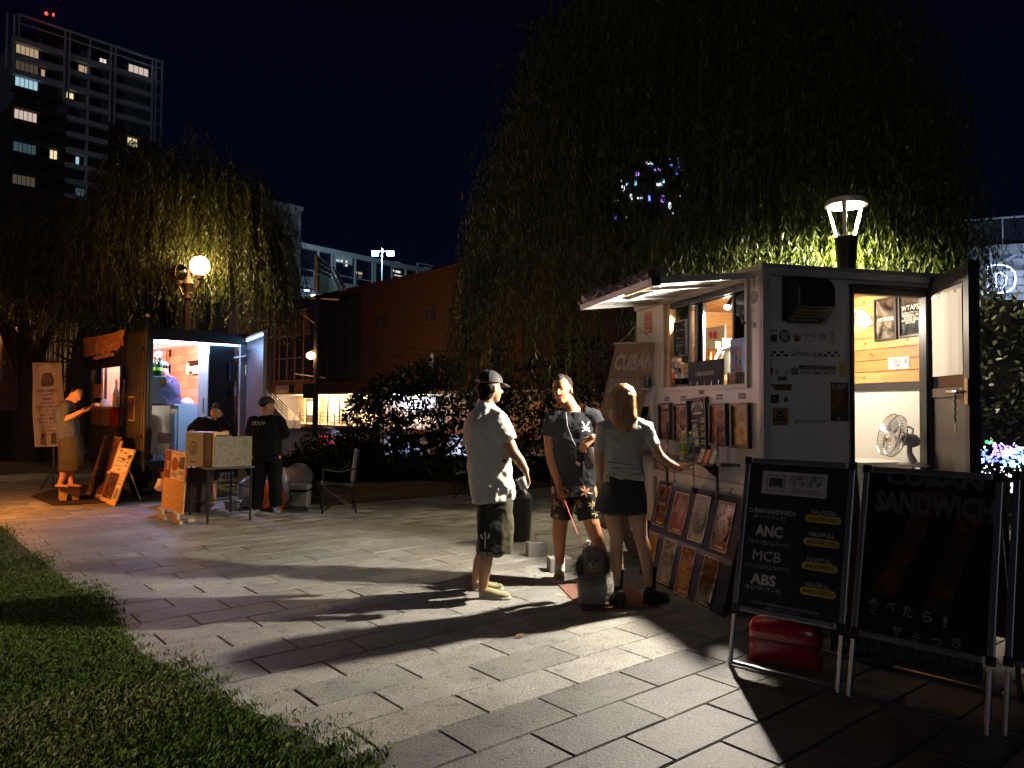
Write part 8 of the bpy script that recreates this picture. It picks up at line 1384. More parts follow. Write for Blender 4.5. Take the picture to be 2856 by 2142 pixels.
# -- folding chair
def fch(lab, pts_bl, pts_br, seat_y, s_=1.0, mirror=False, det=True):
 a, b = pts_bl, pts_br; X_ = nz(b-a); w_ = float(np.linalg.norm(b-a)); f = Fr(a, X_); t = thing('folding_chair', lab, 'camping chair', a); dp = .46; zs = .37; za = .60; m_ = black_metal; r_ = .011; cl = mat('chair_fabric', (.035, .035, .04), .7); gr = mat('chair_grey', (.40, .41, .45), .6)
 L = lambda x, y, z: f(x*w_, -y*dp, z)
 # x: 0 front .. 1 back (chair seen side-on, facing left); y: near .. far
 for y in (0, 1):
  MB().tube([L(0, y, 0), L(.03, y, za)], r_, 8).build('leg', m_, t); MB().tube([L(1, y, 0), L(.93, y, zs+.03), L(1.05, y, .86)], r_, 8).build('leg', m_, t)
  MB().tube([L(0, y, .02), L(.93, y, zs)], r_*.8, 6).build('cross_brace', m_, t); MB().tube([L(1, y, .02), L(.02, y, zs)], r_*.8, 6).build('cross_brace', m_, t)
  arm = MB(); arm.loft([(L(.0, y, za+.01), .03, .012, f.Y), (L(.5, y, za-.03), .034, .012, f.Y), (L(.98, y, za+.02), .03, .012, f.Y)], 10); arm.build('armrest', cl, t, True)
 for x in (0, 1): MB().tube([L(x, 0, .02), L(x, 1, zs-.05)], r_*.8, 6).build('cross_brace', m_, t); MB().tube([L(x, 1, .02), L(x, 0, zs-.05)], r_*.8, 6).build('cross_brace', m_, t)
 st_ = MB(); vs = []
 for i in range(7):
  for j in range(5): u, v_ = i/6, j/4; vs.append(L(.02+.9*u, v_, zs+.03-.05*math.sin(math.pi*u)*math.sin(math.pi*v_)-.03*u))
 st_.add(vs+[p-V(0, 0, .02) for p in vs], [(i*5+j, i*5+j+1, (i+1)*5+j+1, (i+1)*5+j) for i in range(6) for j in range(4)]+[(35+i*5+j, 35+(i+1)*5+j, 35+(i+1)*5+j+1, 35+i*5+j+1) for i in range(6) for j in range(4)]); st_.build('seat', cl, t, True)
 MB().loft([(L(.0, .5, zs+.02), .2, .03, f.Y), (L(.06, .5, zs+.03), .2, .035, f.Y)], 14, 3).build('seat_edge', gr, t, True)
 bk = MB(); vs = []
 for i in range(6):
  for j in range(5): u, v_ = i/5, j/4; vs.append(L(.93+.11*u-.08*math.sin(math.pi*v_), v_, zs+.05+.45*u))
 bk.add(vs+[p+f.X*.02 for p in vs], [(i*5+j, i*5+j+1, (i+1)*5+j+1, (i+1)*5+j) for i in range(5) for j in range(4)]+[(30+i*5+j, 30+(i+1)*5+j, 30+(i+1)*5+j+1, 30+i*5+j+1) for i in range(5) for j in range(4)]); bk.build('backrest', gr, t, True); return t
fch('black and grey folding camping chair facing left on the far paving', G(898, 1434), G(993, 1431), 0)
fch('dark folding chair almost hidden behind the man in the cap', G(1265, 1395)+V(.0, .2, 0), G(1330, 1400)+V(.0, .2, 0), 0)
# -- brown banner by the trailer, blocks, cords, bin, dog mat
cT0, cT1 = AT(1717.5, 961, 7.15), AT(1845.6, 957, 7.05); cB0, cB1 = AT(1609, 1428, 7.75), AT(1694, 1475, 7.35)
cb_ = thing('cuban_banner', 'long brown CUBAN banner stretched diagonally beside the trailer', 'banner', cB1*V(1, 1, 0)); vs = []; nx, ny = 10, 22
bpt = lambda u, v_, o=0: cB0*(1-u)*(1-v_)+cB1*u*(1-v_)+cT0*(1-u)*v_+cT1*u*v_+V(0, -1, .2)*(o+.03*math.sin(v_*6+u*2)*math.sin(math.pi*u)+.012*math.sin(u*11))
for j in range(ny+1):
 for i in range(nx+1): vs.append(bpt(i/nx, j/ny))
fa = [(j*(nx+1)+i, j*(nx+1)+i+1, (j+1)*(nx+1)+i+1, (j+1)*(nx+1)+i) for j in range(ny) for i in range(nx)]
mb = MB(); mb.add(vs, fa); mb.build('cloth', mat('brown_banner', (.24, .135, .10), .6, noise=(2.2, .25)), cb_, True)
def btext(s_, u, v_, h, w_, m_, o=.006, bold=.04):
 vsx, fs = text_geo(s_, bold); cx_ = (vsx[:, 0].min()+vsx[:, 0].max())/2; ww = vsx[:, 0].max()-vsx[:, 0].min(); mb = MB(); mb.add([bpt(u+(p[0]-cx_)/ww*w_, v_+p[1]/.72*h, o) for p in vsx], fs); me = mb.mesh('lettering', rootloc(cb_)); me.materials.append(m_); link('lettering', me, cb_)
bw_ = mat('banner_white', (.55, .48, .45), .6); btext('CUBAN', .5, .86, .085, .86, bw_); btext('SANDWICH', .52, .735, .075, .92, mat('banner_white2', (.40, .34, .32), .6))
gd = mat('banner_gold', (.5, .33, .12), .6)
for i, ch in enumerate('食べたらヤミつき!'): btext(ch, .14+.03*math.sin(i), .655-.065*i, .045, .16, gd if i < 3 else bw_, bold=.0)
for k, (u0, v0, u1, v1) in enumerate(((.45, .70, .35, .15), (.78, .66, .72, .1))):
 mb = MB(); vs2 = [];
 for i in range(14):
  q_ = i/13; hw = .13*math.sin(math.pi*min(1, max(.05, q_*.9+.08))); c0_, c1_ = u0+(u1-u0)*q_-hw, u0+(u1-u0)*q_+hw; vv = v0+(v1-v0)*q_; vs2 += [bpt(c0_, vv, .004), bpt((c0_+c1_)/2, vv+.004, .005), bpt(c1_, vv, .004)]
 mb.add(vs2, [(i*3+j, i*3+j+1, (i+1)*3+j+1, (i+1)*3+j) for i in range(13) for j in range(2)]); mb.build('bread_print', food_mat('banner_bread', ['8a5238', 'b07850', 'd0a078', '9a5c40'], 9, .6), cb_)
MB().tube([cT0+V(-.02, 0, .01), cT1+V(.02, 0, .01)], .011, 8).build('rod', white_metal, cb_); MB().tube([cB0+V(-.02, 0, -.01), cB1+V(.03, -.02, -.012)], .014, 8).build('rod', black_metal, cb_)
kn = FR(*(lambda t_: (t_[0], .12, t_[1]))(fz('h', 572, 625, .12))); crm = mat('white_cord', (.55, .52, .48), .8)
for p in (cT0, cT1): tag(MB().tube([p, p*.5+kn*.5-V(0, 0, .02), kn], .005, 6).build('cord', crm), 'cord from the trailer to the %s end of the banner rod' % ('left' if p is cT0 else 'right'), 'cord', 'cords holding the brown banner')
MB().tube([kn, FR(2.2, .01, 2.15)], .005, 5).build('loop', crm, cb_);
def block(x0, y0, x1, y1, lab, hook=True):
 g = G(*Z('g', (x0+x1)/2, y1)); w_ = (x1-x0)/2.2414/F*g[1]; h_ = (y1-y0)/2.2414/F*g[1]*.92; t = thing('concrete_block', lab, 'weight block', g, 'concrete blocks weighting the banner'); f_ = Fr(g, (1, .18, 0)); MB().box(f_, -w_/2, w_/2, -w_*.75, 0, 0, h_).build('block', mat('block_concrete', (.22, .21, .19), .9, noise=(30, .25), bump=(60, .4)), t, bevel=.005)
 c_ = f_(0, -w_*.35, h_); MB().tube([c_, c_+V(0, 0, .035), c_+V(-.018, 0, .05), c_+V(-.012, 0, .075), c_+V(.012, 0, .078), c_+V(.018, 0, .06)], .0045, 6).build('hook', black_metal, t); return c_+V(0, 0, .07)
k1 = block(478, 1148, 594, 1240, 'small concrete block with a wire hook left of the man in black'); k2 = block(615, 1245, 755, 1337, 'small concrete block just behind the left shoe of the man in black')
pm = AT(*Z('g', 850, 1152), 6.6); crl = [(k1, cB0, 'thin cord from the left block to the lower end of the banner'), (k2, pm, 'white cord from the near block to the knot behind the man in black'), (pm, cB1, 'white cord from the knot up to the banner rod')]
for a_, b_, lab in crl: tag(MB().tube([a_, a_*.5+b_*.5-V(0, 0, .012), b_], .005 if 'thin' not in lab else .003, 6).build('cord', crm), lab, 'cord', 'cords holding the brown banner')
tag(MB().tube([pm+V(.02*math.sin(i*1.9), .015*math.cos(i*2.3), .018*math.cos(i)) for i in range(14)], .006, 6).build('cord_knot', crm), 'loose knot of white cord behind the poodle', 'cord')
bc = G(*Z('g', 430, 1152)); bc[1] += .15; bint = thing('trash_bin', 'black round bin with a crumpled bag on its rim behind the man in the cap', 'bin', bc); hb2 = bc[1]*(1150-880)/2.2414/F*.99; rb_ = 74/2.2414/F*bc[1]; MB().lathe(bc, [(rb_*.8, 0), (rb_*.82, .01), (rb_, hb2-.02), (rb_*1.05, hb2-.015), (rb_*1.05, hb2), (rb_*.93, hb2-.001), (rb_*.9, hb2-.06)], 26).build('bin_body', black_paint, bint, True)
mb = MB().loft([(bc+V(0, 0, hb2-.05), rb_*.8, rb_*.8, (1, 0, 0)), (bc+V(.02, 0, hb2+.03), rb_*.7, rb_*.7, (1, 0, 0)), (bc+V(.03, 0, hb2+.09), rb_*.3, rb_*.35, (1, 0, 0))], 14); mb.v = [p+V(rnd.uniform(-1, 1), rnd.uniform(-1, 1), rnd.uniform(-1, 1))*.014 for p in mb.v]; o = mb.build('bin_liner', mat('liner_grey', (.08, .08, .09), .25, bump=(30, .8)), bint, True)
mpx = [G(*Z('g', x, y), .003) for x, y in ((663, 1415), (1078, 1402), (1300, 1556), (815, 1573))]; mm = MB(); mm.add(mpx+[p+V(0, 0, .007) for p in mpx], [(3, 2, 1, 0), (4, 5, 6, 7), (0, 1, 5, 4), (1, 2, 6, 5), (2, 3, 7, 6), (3, 0, 4, 7)]); tag(mm.build('door_mat', mat('brown_mat', (.17, .075, .055), .95, noise=(90, .15), bump=(150, .5))), 'dull red brown mat on the paving under the poodle and the woman', 'mat')
# -- people and the poodle
def skin(k, c, r=.5): return mat('skin_'+k, c, r, noise=(6, .12), spec=.4)
def limb(mb, pts, rs):
 for i in range(len(pts)-1): mb.rc(pts[i], pts[i+1], rs[i], rs[i+1])
def headm(mb, c, fw, up, s=1.):
 fw = nz(fw); up = nz(np.array(up)-fw*(np.array(up) @ fw)); rt = np.cross(fw, up); E = lambda f, r_, u, a, b, d: mb.ell(c+(fw*f+rt*r_+up*u)*s, a*s, b*s, d*s, X=fw, Z=up, nu=18, nv=12)
 E(-.012, 0, .035, .098, .077, .082); E(.022, 0, -.03, .072, .062, .075); E(.045, 0, -.085, .040, .036, .028); E(-.02, 0, -.03, .07, .063, .07)
 mb.rc(c+(fw*.088+up*.012)*s, c+(fw*.108-up*.024)*s, .009*s, .014*s); mb.rc(c+(fw*.083-up*.058+rt*.014)*s, c+(fw*.083-up*.058-rt*.014)*s, .009*s, .009*s); mb.rc(c+(fw*.08-up*.07+rt*.01)*s, c+(fw*.08-up*.07-rt*.01)*s, .009*s, .009*s)
 mb.rc(c+(fw*.076+up*.028+rt*.03)*s, c+(fw*.082+up*.026-rt*.03)*s, .011*s, .011*s)
 for g in (-1, 1): E(.045, g*.042, -.025, .028, .02, .02); E(-.012, g*.077, -.012, .018, .009, .031)
 return fw, rt, up
def hand(mb, w, d, n, curl=.5, th=1, s=1.):
 d = nz(d); n = nz(np.array(n)-d*(np.array(n) @ d)); sd = np.cross(d, n)*th; w = np.array(w)
 mb.loft([(w-d*.01*s, .026*s, .02*s, sd), (w+d*.03*s, .036*s, .015*s, sd), (w+d*.075*s, .041*s, .0135*s, sd), (w+d*.095*s, .038*s, .011*s, sd)], 14)
 for i, (o_, l_) in enumerate(((.030, .068), (.010, .076), (-.011, .071), (-.031, .055))):
  p = w+d*.088*s+sd*o_*s; a = curl*.5+.06*i; dd = d
  for j, (q, r_) in enumerate(((.45, .0092), (.32, .0085), (.27, .0078))):
   dd = nz(d*math.cos(a)+n*math.sin(a)+sd*o_*1.2); p2 = p+dd*l_*q*s; mb.rc(p, p2, r_*s, (r_-.0006)*s, 8); p = p2; a += curl*.8
 p = w+d*.025*s+sd*.03*s; q = p+(d*.6+sd*.7+n*.3)*.04*s; r_ = q+(d*.85+sd*.2+n*.5)*.034*s; mb.rc(p, q, .013*s, .011*s, 8); mb.rc(q, r_, .0105*s, .0085*s, 8)
def shoe(c, d, L_, nm, m_, sole, par, h=.075, w=.046):
 d = nz(d); s_ = np.cross(d, (0, 0, 1)); c = np.array(c)
 mb = MB(); mb.loft([(c-d*L_*.30+V(0, 0, h*.62), w*.72, h*.52, s_), (c-d*L_*.2+V(0, 0, h*.62), w*.9, h*.62, s_), (c+V(0, 0, h*.56), w*.95, h*.56, s_), (c+d*L_*.3+V(0, 0, h*.44), w*1.05, h*.42, s_), (c+d*L_*.5+V(0, 0, h*.4), w*1.0, h*.36, s_), (c+d*L_*.66+V(0, 0, h*.33), w*.7, h*.26, s_)], 16, 2.5)
 o = remesh(mb, nm, m_, par, .006, 3); mb = MB(); mb.loft([(c-d*L_*.34+V(0, 0, .012), w*.6, .012, s_), (c-d*L_*.27+V(0, 0, .012), w*.95, .012, s_), (c+d*L_*.1+V(0, 0, .012), w*.95, .012, s_), (c+d*L_*.45+V(0, 0, .012), w*1.15, .012, s_), (c+d*L_*.64+V(0, 0, .013), w*.9, .012, s_), (c+d*L_*.71+V(0, 0, .014), w*.4, .010, s_)], 18, 3)
 off = rootloc(par); me = mb.mesh('sole', off); me.materials.append(sole); link('sole', me, o); return o
def two_tone(o, fn, m2):
 o.data.materials.append(m2); off = rootloc(o)
 for p_ in o.data.polygons:
  if fn(np.array(p_.center)+off): p_.material_index = 1
def cap(par, c, fw, up, m_, back=False, s=1., strap=None):
 fw = nz(fw); up = nz(np.array(up)-fw*(np.array(up) @ fw)); rt = np.cross(fw, up); mb = MB(); vs = []; nu, nv = 22, 7
 for j in range(nv):
  ph = math.pi/2*j/(nv-1)*1.0
  for i in range(nu): th = 2*math.pi*i/nu; vs.append(c+(fw*(-.012+.108*math.cos(th)*math.cos(ph))+rt*.088*math.sin(th)*math.cos(ph)+up*(.028+.098*math.sin(ph)))*s)
 mb.add(vs, [(j*nu+i, j*nu+(i+1) % nu, (j+1)*nu+(i+1) % nu, (j+1)*nu+i) for j in range(nv-1) for i in range(nu)]); o = mb.build('cap', m_, par, True)
 g = -1 if back else 1; b = MB(); pts = []
 for k in range(9):
  a = -1+k/4; pts.append((a, math.sqrt(max(0, 1-a*a))))
 top = [c+(fw*g*(.085+.085*q-(.012 if back else 0))+rt*.068*a+up*(.034-.022*q-.010*a*a))*s for a, q in pts]; inn = [c+(fw*g*(.06)+rt*.068*a+up*.036)*s for a, q in pts]
 b.add(top+inn+[p-up*.005 for p in top]+[p-up*.005 for p in inn], [(k, k+1, 9+k+1, 9+k) for k in range(8)]+[(18+k, 27+k, 27+k+1, 18+k+1) for k in range(8)]+[(k, 18+k, 18+k+1, k+1) for k in range(8)]); b.build('brim', m_, o, True); mb = MB().ell(c+up*.127*s-fw*.012*s, .007, .007, .004).build('button', m_, o)
 for k in range(6): th = math.pi/3*k; MB().tube([c+(fw*(-.012+.1095*math.cos(th)*math.cos(p_))+rt*.0895*math.sin(th)*math.cos(p_)+up*(.028+.0995*math.sin(p_)))*s for p_ in [math.pi/2*q_/7 for q_ in range(8)]], .0012, 4, False).build('seam', m_, o)
 if strap: MB().box(Fr(c-fw*.119*s+up*.03*s, rt, up), -.03, .03, -.004, .004, 0, .012).build('strap', strap, o)
 return o
hairm = mat('black_hair', (.010, .008, .007), .75, spec=.2)
# --- man in cap, seen from behind and the side
g_ = lambda x, y, dy=0., Y0=5.85: AT(*Z('g', x, y), Y0+dy)
m1 = thing('person', 'person in a black cap and oversized white shirt holding a white cup', 'person', G(*Z('g', 215, 1500))); sk1 = skin('fair', (.52, .28, .17)); fw1 = V(.80, .58, -.04); hc1 = g_(243, 185)
mb = MB(); fwa, rta, upa = headm(mb, hc1, fw1, (-.06, 0, 1), .98); limb(mb, [hc1-V(.03, .02, .05), g_(205, 290), g_(200, 340)], [.058, .056, .08]); mb.loft([(g_(258, 860), .12, .08, (1, 0, 0)), (g_(245, 620), .13, .1, (1, 0, 0)), (g_(235, 440), .15, .1, (1, 0, 0)), (g_(210, 330), .09, .07, (1, 0, 0))], 16)
limb(mb, [g_(300, 400, -.06), g_(385, 590, -.1), g_(425, 640, -.12), g_(462, 700, -.14)], [.055, .045, .041, .027]); hand(mb, g_(462, 705, -.14), V(.25, -.05, -1), V(-1, -.3, .1), .9, 1, .98); limb(mb, [g_(150, 400, .12), g_(150, 600, .15), g_(200, 740, .2)], [.05, .042, .03])
an1, an2 = G(*Z('g', 196, 1500)), G(*Z('g', 150, 1448)); limb(mb, [g_(265, 910, -.01), g_(250, 1120, -.02), g_(212, 1250, -.01), an1+V(.0, 0, .10), an1+V(0, 0, .04)], [.07, .06, .056, .036, .036]); limb(mb, [g_(270, 900, .13), g_(240, 1120, .18), g_(175, 1270, .25), an2+V(0, 0, .10), an2+V(0, 0, .04)], [.09, .062, .052, .034, .034])
remesh(mb, 'body', sk1, m1, .0065, 3)
hr = MB().ell(hc1+V(-.03, -.02, .0), .082, .08, .075, X=fwa, Z=upa); hr.loft([(hc1+fwa*-.035-V(0, 0, .01), .08, .074, rta), (hc1+fwa*-.052-V(0, 0, .075), .058, .055, rta), (hc1+fwa*-.055-V(0, 0, .10), .04, .04, rta)], 14); remesh(hr, 'hair', hairm, m1, .008, 3)
cap(m1, hc1+upa*.012, fwa+V(0, 0, -.03), upa, mat('cap_black', (.04, .04, .043), .75, noise=(20, .3)), s=1.02, strap=print_white)
wsh = mat('white_shirt', (.82, .79, .70), .85, noise=(5, .05), bump=(55, .15)); mb = MB()
mb.loft([(g_(257, 893), .168, .125, (1, .25, 0)), (g_(250, 800), .172, .13, (1, .25, 0)), (g_(235, 640), .172, .135, (1, .3, 0)), (g_(222, 500), .17, .14, (1, .4, 0)), (g_(215, 400), .158, .13, (1, .5, 0)), (g_(208, 330), .12, .10, (1, .5, 0)), (g_(198, 285), .068, .066, (1, .5, 0))], 24, 2.5); mb.loft([(g_(200, 300), .07, .068, (1, .5, 0)), (g_(190, 268), .066, .064, (1, .5, 0))], 16)
mb.loft([(g_(235, 350, -.02), .08, .07, (.3, 0, 1)), (g_(290, 400, -.07), .098, .085, (.4, 0, .9)), (g_(325, 470, -.09), .088, .085, (.6, 0, .6)), (g_(345, 522, -.10), .078, .082, (1, 0, .4))], 18); mb.loft([(g_(190, 350, .05), .08, .07, (-.3, 0, 1)), (g_(140, 420, .1), .088, .08, (-.8, 0, .6)), (g_(128, 540, .12), .078, .08, (1, 0, 0))], 16)
s1_ = remesh(mb, 't_shirt', wsh, m1, .008, 4, (.12, .05)); MB().box(Fr(g_(328, 640, -.128), (1, .1, 0)), -.01, .012, -.004, .004, -.012, .012).build('hem_tag', print_black, m1)
ol = mat('olive_shorts', (.075, .07, .035), .8, bump=(30, .3)); mb = MB(); mb.loft([(g_(268, 845, 0), .135, .10, (1, .2, 0)), (g_(272, 960, -.02), .140, .095, (1, .2, 0)), (g_(272, 1100, -.03), .138, .088, (1, .2, 0)), (g_(268, 1222, -.04), .136, .086, (1, .2, -.05))], 22, 2.8); mb.loft([(g_(268, 900, .1), .12, .09, (1, .2, 0)), (g_(258, 1080, .17), .115, .09, (1, .2, 0)), (g_(235, 1215, .22), .11, .085, (1, .2, 0))], 20, 2.6)
o = remesh(mb, 'shorts', ol, m1, .009, 3, (.13, .03)); xd = g_(312, 1000)[0]; two_tone(o, lambda c: c[0] < xd and c[1] < 5.93, mat('black_shorts_panel', (.018, .02, .018), .75)); f_ = Fr(V(0, 0, 0), (1, 0, 0)); q = g_(215, 1203);
decal(o, f_, text_pts(f_, 'GOOD LIFE', q[0], q[2], .019, .105, y=0, bold=.02), print_white, m1, 'print'); q = g_(212, 1118)
for dx, h_, x2 in ((-.022, .04, -.03), (0, .06, 0), (.022, .045, .03)): decal(o, f_, ([f_(q[0]+dx-.007, 0, q[2]+.01), f_(q[0]+dx+.007, 0, q[2]+.01), f_(q[0]+x2+.008, 0, q[2]+h_), f_(q[0]+x2, 0, q[2]+h_+.008), f_(q[0]+x2-.008, 0, q[2]+h_)], [(0, 1, 2, 3, 4)]), print_white, m1, 'print')
decal(o, f_, ([f_(q[0]-.005, 0, q[2]-.06), f_(q[0]+.007, 0, q[2]-.06), f_(q[0]+.005, 0, q[2]+.01), f_(q[0]-.006, 0, q[2]+.01)], [(0, 1, 2, 3)]), print_white, m1, 'print')
tan = mat('tan_shoe', (.33, .29, .15), .85); solew = mat('shoe_sole', (.5, .47, .38), .7); shoe(an1+V(.05, -.0, 0), V(1, -.10, 0), .235, 'shoe', tan, solew, m1); shoe(an2+V(.06, 0, 0), V(1, .05, 0), .235, 'shoe', tan, solew, m1)
cc = g_(452, 772, -.165); cupo = thing('paper_cup', 'white paper cup tilted in the hand of the person in the cap', 'cup', cc); MB().lathe(cc+V(.01, 0, -.05), [(.028, 0), (.03, .004), (.038, .085), (.040, .09)], 20, (-.45, -.1, .9)).build('cup_body', mat('cup_white', (.75, .74, .70), .5), cupo, True)
# --- man in black shirt facing the camera
Yb2 = 6.4; h_ = lambda x, y, dy=0.: g_(x, y, dy, Yb2); m2 = thing('person', 'person in a black T-shirt and flowered shorts holding a red leash', 'person', G(*Z('g', 760, 1390))); sk2 = skin('tan', (.42, .19, .10)); fw2 = nz(V(-.40, -.91, -.06)); hc2 = h_(690, 197, -.02)
mb = MB(); fwb, rtb, upb = headm(mb, hc2, fw2, (-.10, 0, 1), 1.03); limb(mb, [hc2-V(-.02, -.02, .06), h_(740, 300, .02), h_(755, 345, .03)], [.062, .064, .085]); mb.loft([(h_(760, 800), .16, .1, (1, 0, 0)), (h_(760, 600), .15, .1, (1, 0, 0)), (h_(760, 430), .17, .1, (1, 0, 0)), (h_(752, 335), .1, .07, (1, 0, 0))], 16)
limb(mb, [h_(622, 395), h_(615, 520, -.01), h_(628, 640, -.03), h_(645, 700, -.06), h_(668, 785, -.12)], [.062, .056, .047, .044, .030]); hand(mb, h_(668, 788, -.12), V(.25, -.25, -1), V(.5, -.6, -.1), 1.25, -1, 1.02); limb(mb, [h_(890, 385), h_(955, 500, .04), h_(925, 500, -.1), h_(880, 495, -.2)], [.06, .052, .042, .030]); hand(mb, h_(880, 497, -.2), V(-.9, -.25, -.75), V(-.35, .3, -.8), .7, -1, 1.0)
am1, am2 = G(*Z('g', 674, 1378)), G(*Z('g', 960, 1362)); limb(mb, [h_(690, 830), h_(680, 1030, -.03), h_(672, 1090, .0), am1+V(0, 0, .13), am1+V(0, 0, .05)], [.095, .066, .062, .038, .038]); limb(mb, [h_(840, 830), h_(872, 1020, -.03), h_(895, 1090, .0), am2+V(0, 0, .13), am2+V(0, 0, .05)], [.095, .068, .062, .038, .038])
remesh(mb, 'body', sk2, m2, .0065, 3)
hr = MB(); hr.ell(hc2+(upb*.068-fwb*.02)*1.03, .085, .052, .05, X=fwb, Z=upb); hr.ell(hc2+(upb*.100+fwb*.01)*1.03, .072, .040, .036, X=fwb, Z=upb); remesh(hr, 'hair', hairm, m2, .006, 2); MB().ell(hc2+(upb*.045-fwb*.028)*1.03,   .096, .084, .083, X=fwb, Z=upb, nu=24, nv=16).build('shaved_hair', mat('stubble', (.022, .014, .010), .9, spec=.1), m2, True)
dke = mat('eye_dark', (.02, .012, .01), .3); lip = mat('lip', (.25, .07, .06), .5)
for g in (-1, 1): MB().ell(hc2+(fwb*.086+rtb*g*.031+upb*.004)*1.03, .006, .014, .0055, X=fwb, Z=upb).build('eye', dke, m2); MB().rc(hc2+(fwb*.092+rtb*g*.016+upb*.026)*1.03, hc2+(fwb*.080+rtb*g*.05+upb*.030)*1.03, .0045, .003, 6).build('eyebrow', hairm, m2)
MB().ell(hc2+(fwb*.094-upb*.062)*1.03, .006, .021, .009, X=fwb, Z=upb).build('mouth', lip, m2); MB().ell(hc2+(fwb*.1-upb*.062)*1.03, .003, .013, .004, X=fwb, Z=upb).build('teeth', mat('teeth', (.6, .55, .5), .4), m2)
bks = mat('black_shirt', (.013, .014, .018), .85, bump=(60, .15), spec=.15); mb = MB(); mb.loft([(h_(760, 790), .190, .125, (1, 0, 0)), (h_(760, 700), .188, .125, (1, 0, 0)), (h_(760, 560), .186, .128, (1, 0, 0)), (h_(758, 450), .195, .125, (1, 0, 0)), (h_(756, 385), .185, .11, (1, 0, .05)), (h_(760, 335), .125, .088, (1, 0, .1))], 24, 2.6)
mb.loft([(h_(690, 360), .07, .08, (0, 0, 1)), (h_(635, 385), .08, .085, (-.6, 0, .8)), (h_(605, 480), .078, .082, (1, 0, .1))], 18); mb.loft([(h_(820, 345), .07, .08, (0, 0, 1)), (h_(880, 365), .08, .085, (.6, 0, .8)), (h_(925, 455), .080, .082, (1, 0, -.3))], 18); s2_ = remesh(mb, 't_shirt', bks, m2, .008, 3, (.10, .032))
q = h_(830, 445); f2_ = Fr(V(q[0], 0, q[2]), (1, 0, 0)); lp, lf = logo(f2_, 0, 0, .072, None, None, y=0); decal(s2_, f2_, (lp, lf), print_white, m2, 'emblem')
mb = MB(); mb.loft([(h_(765, 775), .178, .12, (1, 0, 0)), (h_(765, 860), .185, .125, (1, 0, 0))], 22, 2.6); mb.loft([(h_(700, 840), .10, .115, (1, 0, 0)), (h_(688, 930), .098, .105, (1, 0, 0)), (h_(682, 1000), .094, .10, (1, 0, 0))], 20); mb.loft([(h_(835, 840), .10, .115, (1, 0, 0)), (h_(852, 930), .10, .105, (1, 0, 0)), (h_(860, 1003), .096, .10, (1, 0, 0))], 20)
sh2 = remesh(mb, 'shorts', mat('floral_shorts', (.013, .012, .013), .8, spec=.2), m2, .008, 3, (.12, .025)); pe, cr = mat('flower_peach', (.55, .24, .13), .6), mat('flower_cream', (.5, .4, .2), .6); fw_ = Fr(V(0, 0, 0), (1, 0, 0))
for x, y, s_, m_ in ((830, 820, .042, pe), (640, 900, .03, pe), (790, 900, .03, pe), (700, 895, .026, pe), (872, 900, .028, cr), (650, 975, .02, cr), (895, 960, .024, cr), (740, 930, .022, pe)):
 q = h_(x, y); a0 = rnd.uniform(0, 6); s_ *= 1.5
 for k in range(6):
  a = a0+k*1.047+rnd.uniform(-.25, .25); l_ = s_*rnd.uniform(.6, 1.3); c_, n_ = math.cos(a), math.sin(a); decal(sh2, fw_, ([fw_(q[0], 0, q[2]), fw_(q[0]+l_*.5*c_-s_*.14*n_, 0, q[2]+l_*.5*n_+s_*.14*c_), fw_(q[0]+l_*c_, 0, q[2]+l_*n_), fw_(q[0]+l_*.5*c_+s_*.14*n_, 0, q[2]+l_*.5*n_-s_*.14*c_)], [(0, 1, 2, 3)]), m_, m2, 'flower_print')
sock = mat('white_sock', (.62, .6, .55), .85); leo = food_mat('leopard', ['0c0806', '6a5030', '9a8058', '1a120c'], 90, .7, (.4, .47, .55, .6))
for a_, d in ((am1, V(-.12, -1, 0)), (am2, V(.15, -1, 0))): MB().tube([a_+V(0, 0, .07), a_+V(0, 0, .13), a_+V(0, 0, .185)], [.046, .043, .045], 14).build('sock', sock, m2, True); shoe(a_+V(0, -.01, 0), d, .25, 'shoe', leo, mat('sole_cream', (.6, .57, .48), .7), m2, .085); [MB().tube([a_+nz(d)*(.05+.022*k)+V(-.03, 0, .078-.006*k), a_+nz(d)*(.05+.022*k)+V(0, 0, .090-.006*k), a_+nz(d)*(.05+.022*k)+V(.03, 0, .078-.006*k)], .0035, 5).build('lace', sock, m2) for k in range(4)]
# bag with strap
bg_ = thing('crossbody_bag', 'small black crossbody bag with clips worn by the person in the black T-shirt', 'bag', h_(862, 615, -.17)); mb = MB(); mb.loft([(h_(868, 690, -.17), .036, .03, (1, 0, 0)), (h_(866, 660, -.17), .046, .04, (1, 0, 0)), (h_(862, 590, -.17), .045, .04, (1, 0, 0)), (h_(858, 553, -.17), .036, .032, (1, 0, 0))], 18, 3.4); bo = mb.build('bag_body', mat('bag_nylon', (.025, .025, .028), .5, bump=(90, .4)), bg_, True)
stp = [h_(712, 335, -.105), h_(722, 420, -.15), h_(750, 500, -.155), h_(790, 575, -.17), h_(830, 590, -.18)]; MB().tube(stp, .006, 6).build('strap', mat('strap_grey', (.05, .05, .055), .6), bg_); MB().tube([h_(795, 580, -.20), h_(775, 600, -.20), h_(782, 625, -.2), h_(802, 600, -.2)], .005, 6).build('carabiner', chrome, bg_); MB().tube([h_(835, 600, -.2), h_(875, 640, -.225), h_(890, 665, -.215)], .004, 6).build('zip', chrome, bg_)
for k in range(3): MB().box(Fr(h_(778+k*10, 640+k*6, -.19), (1, .2, 0)), -.005, .006, -.001, .001, -.03, 0).build('key', chrome, bg_)
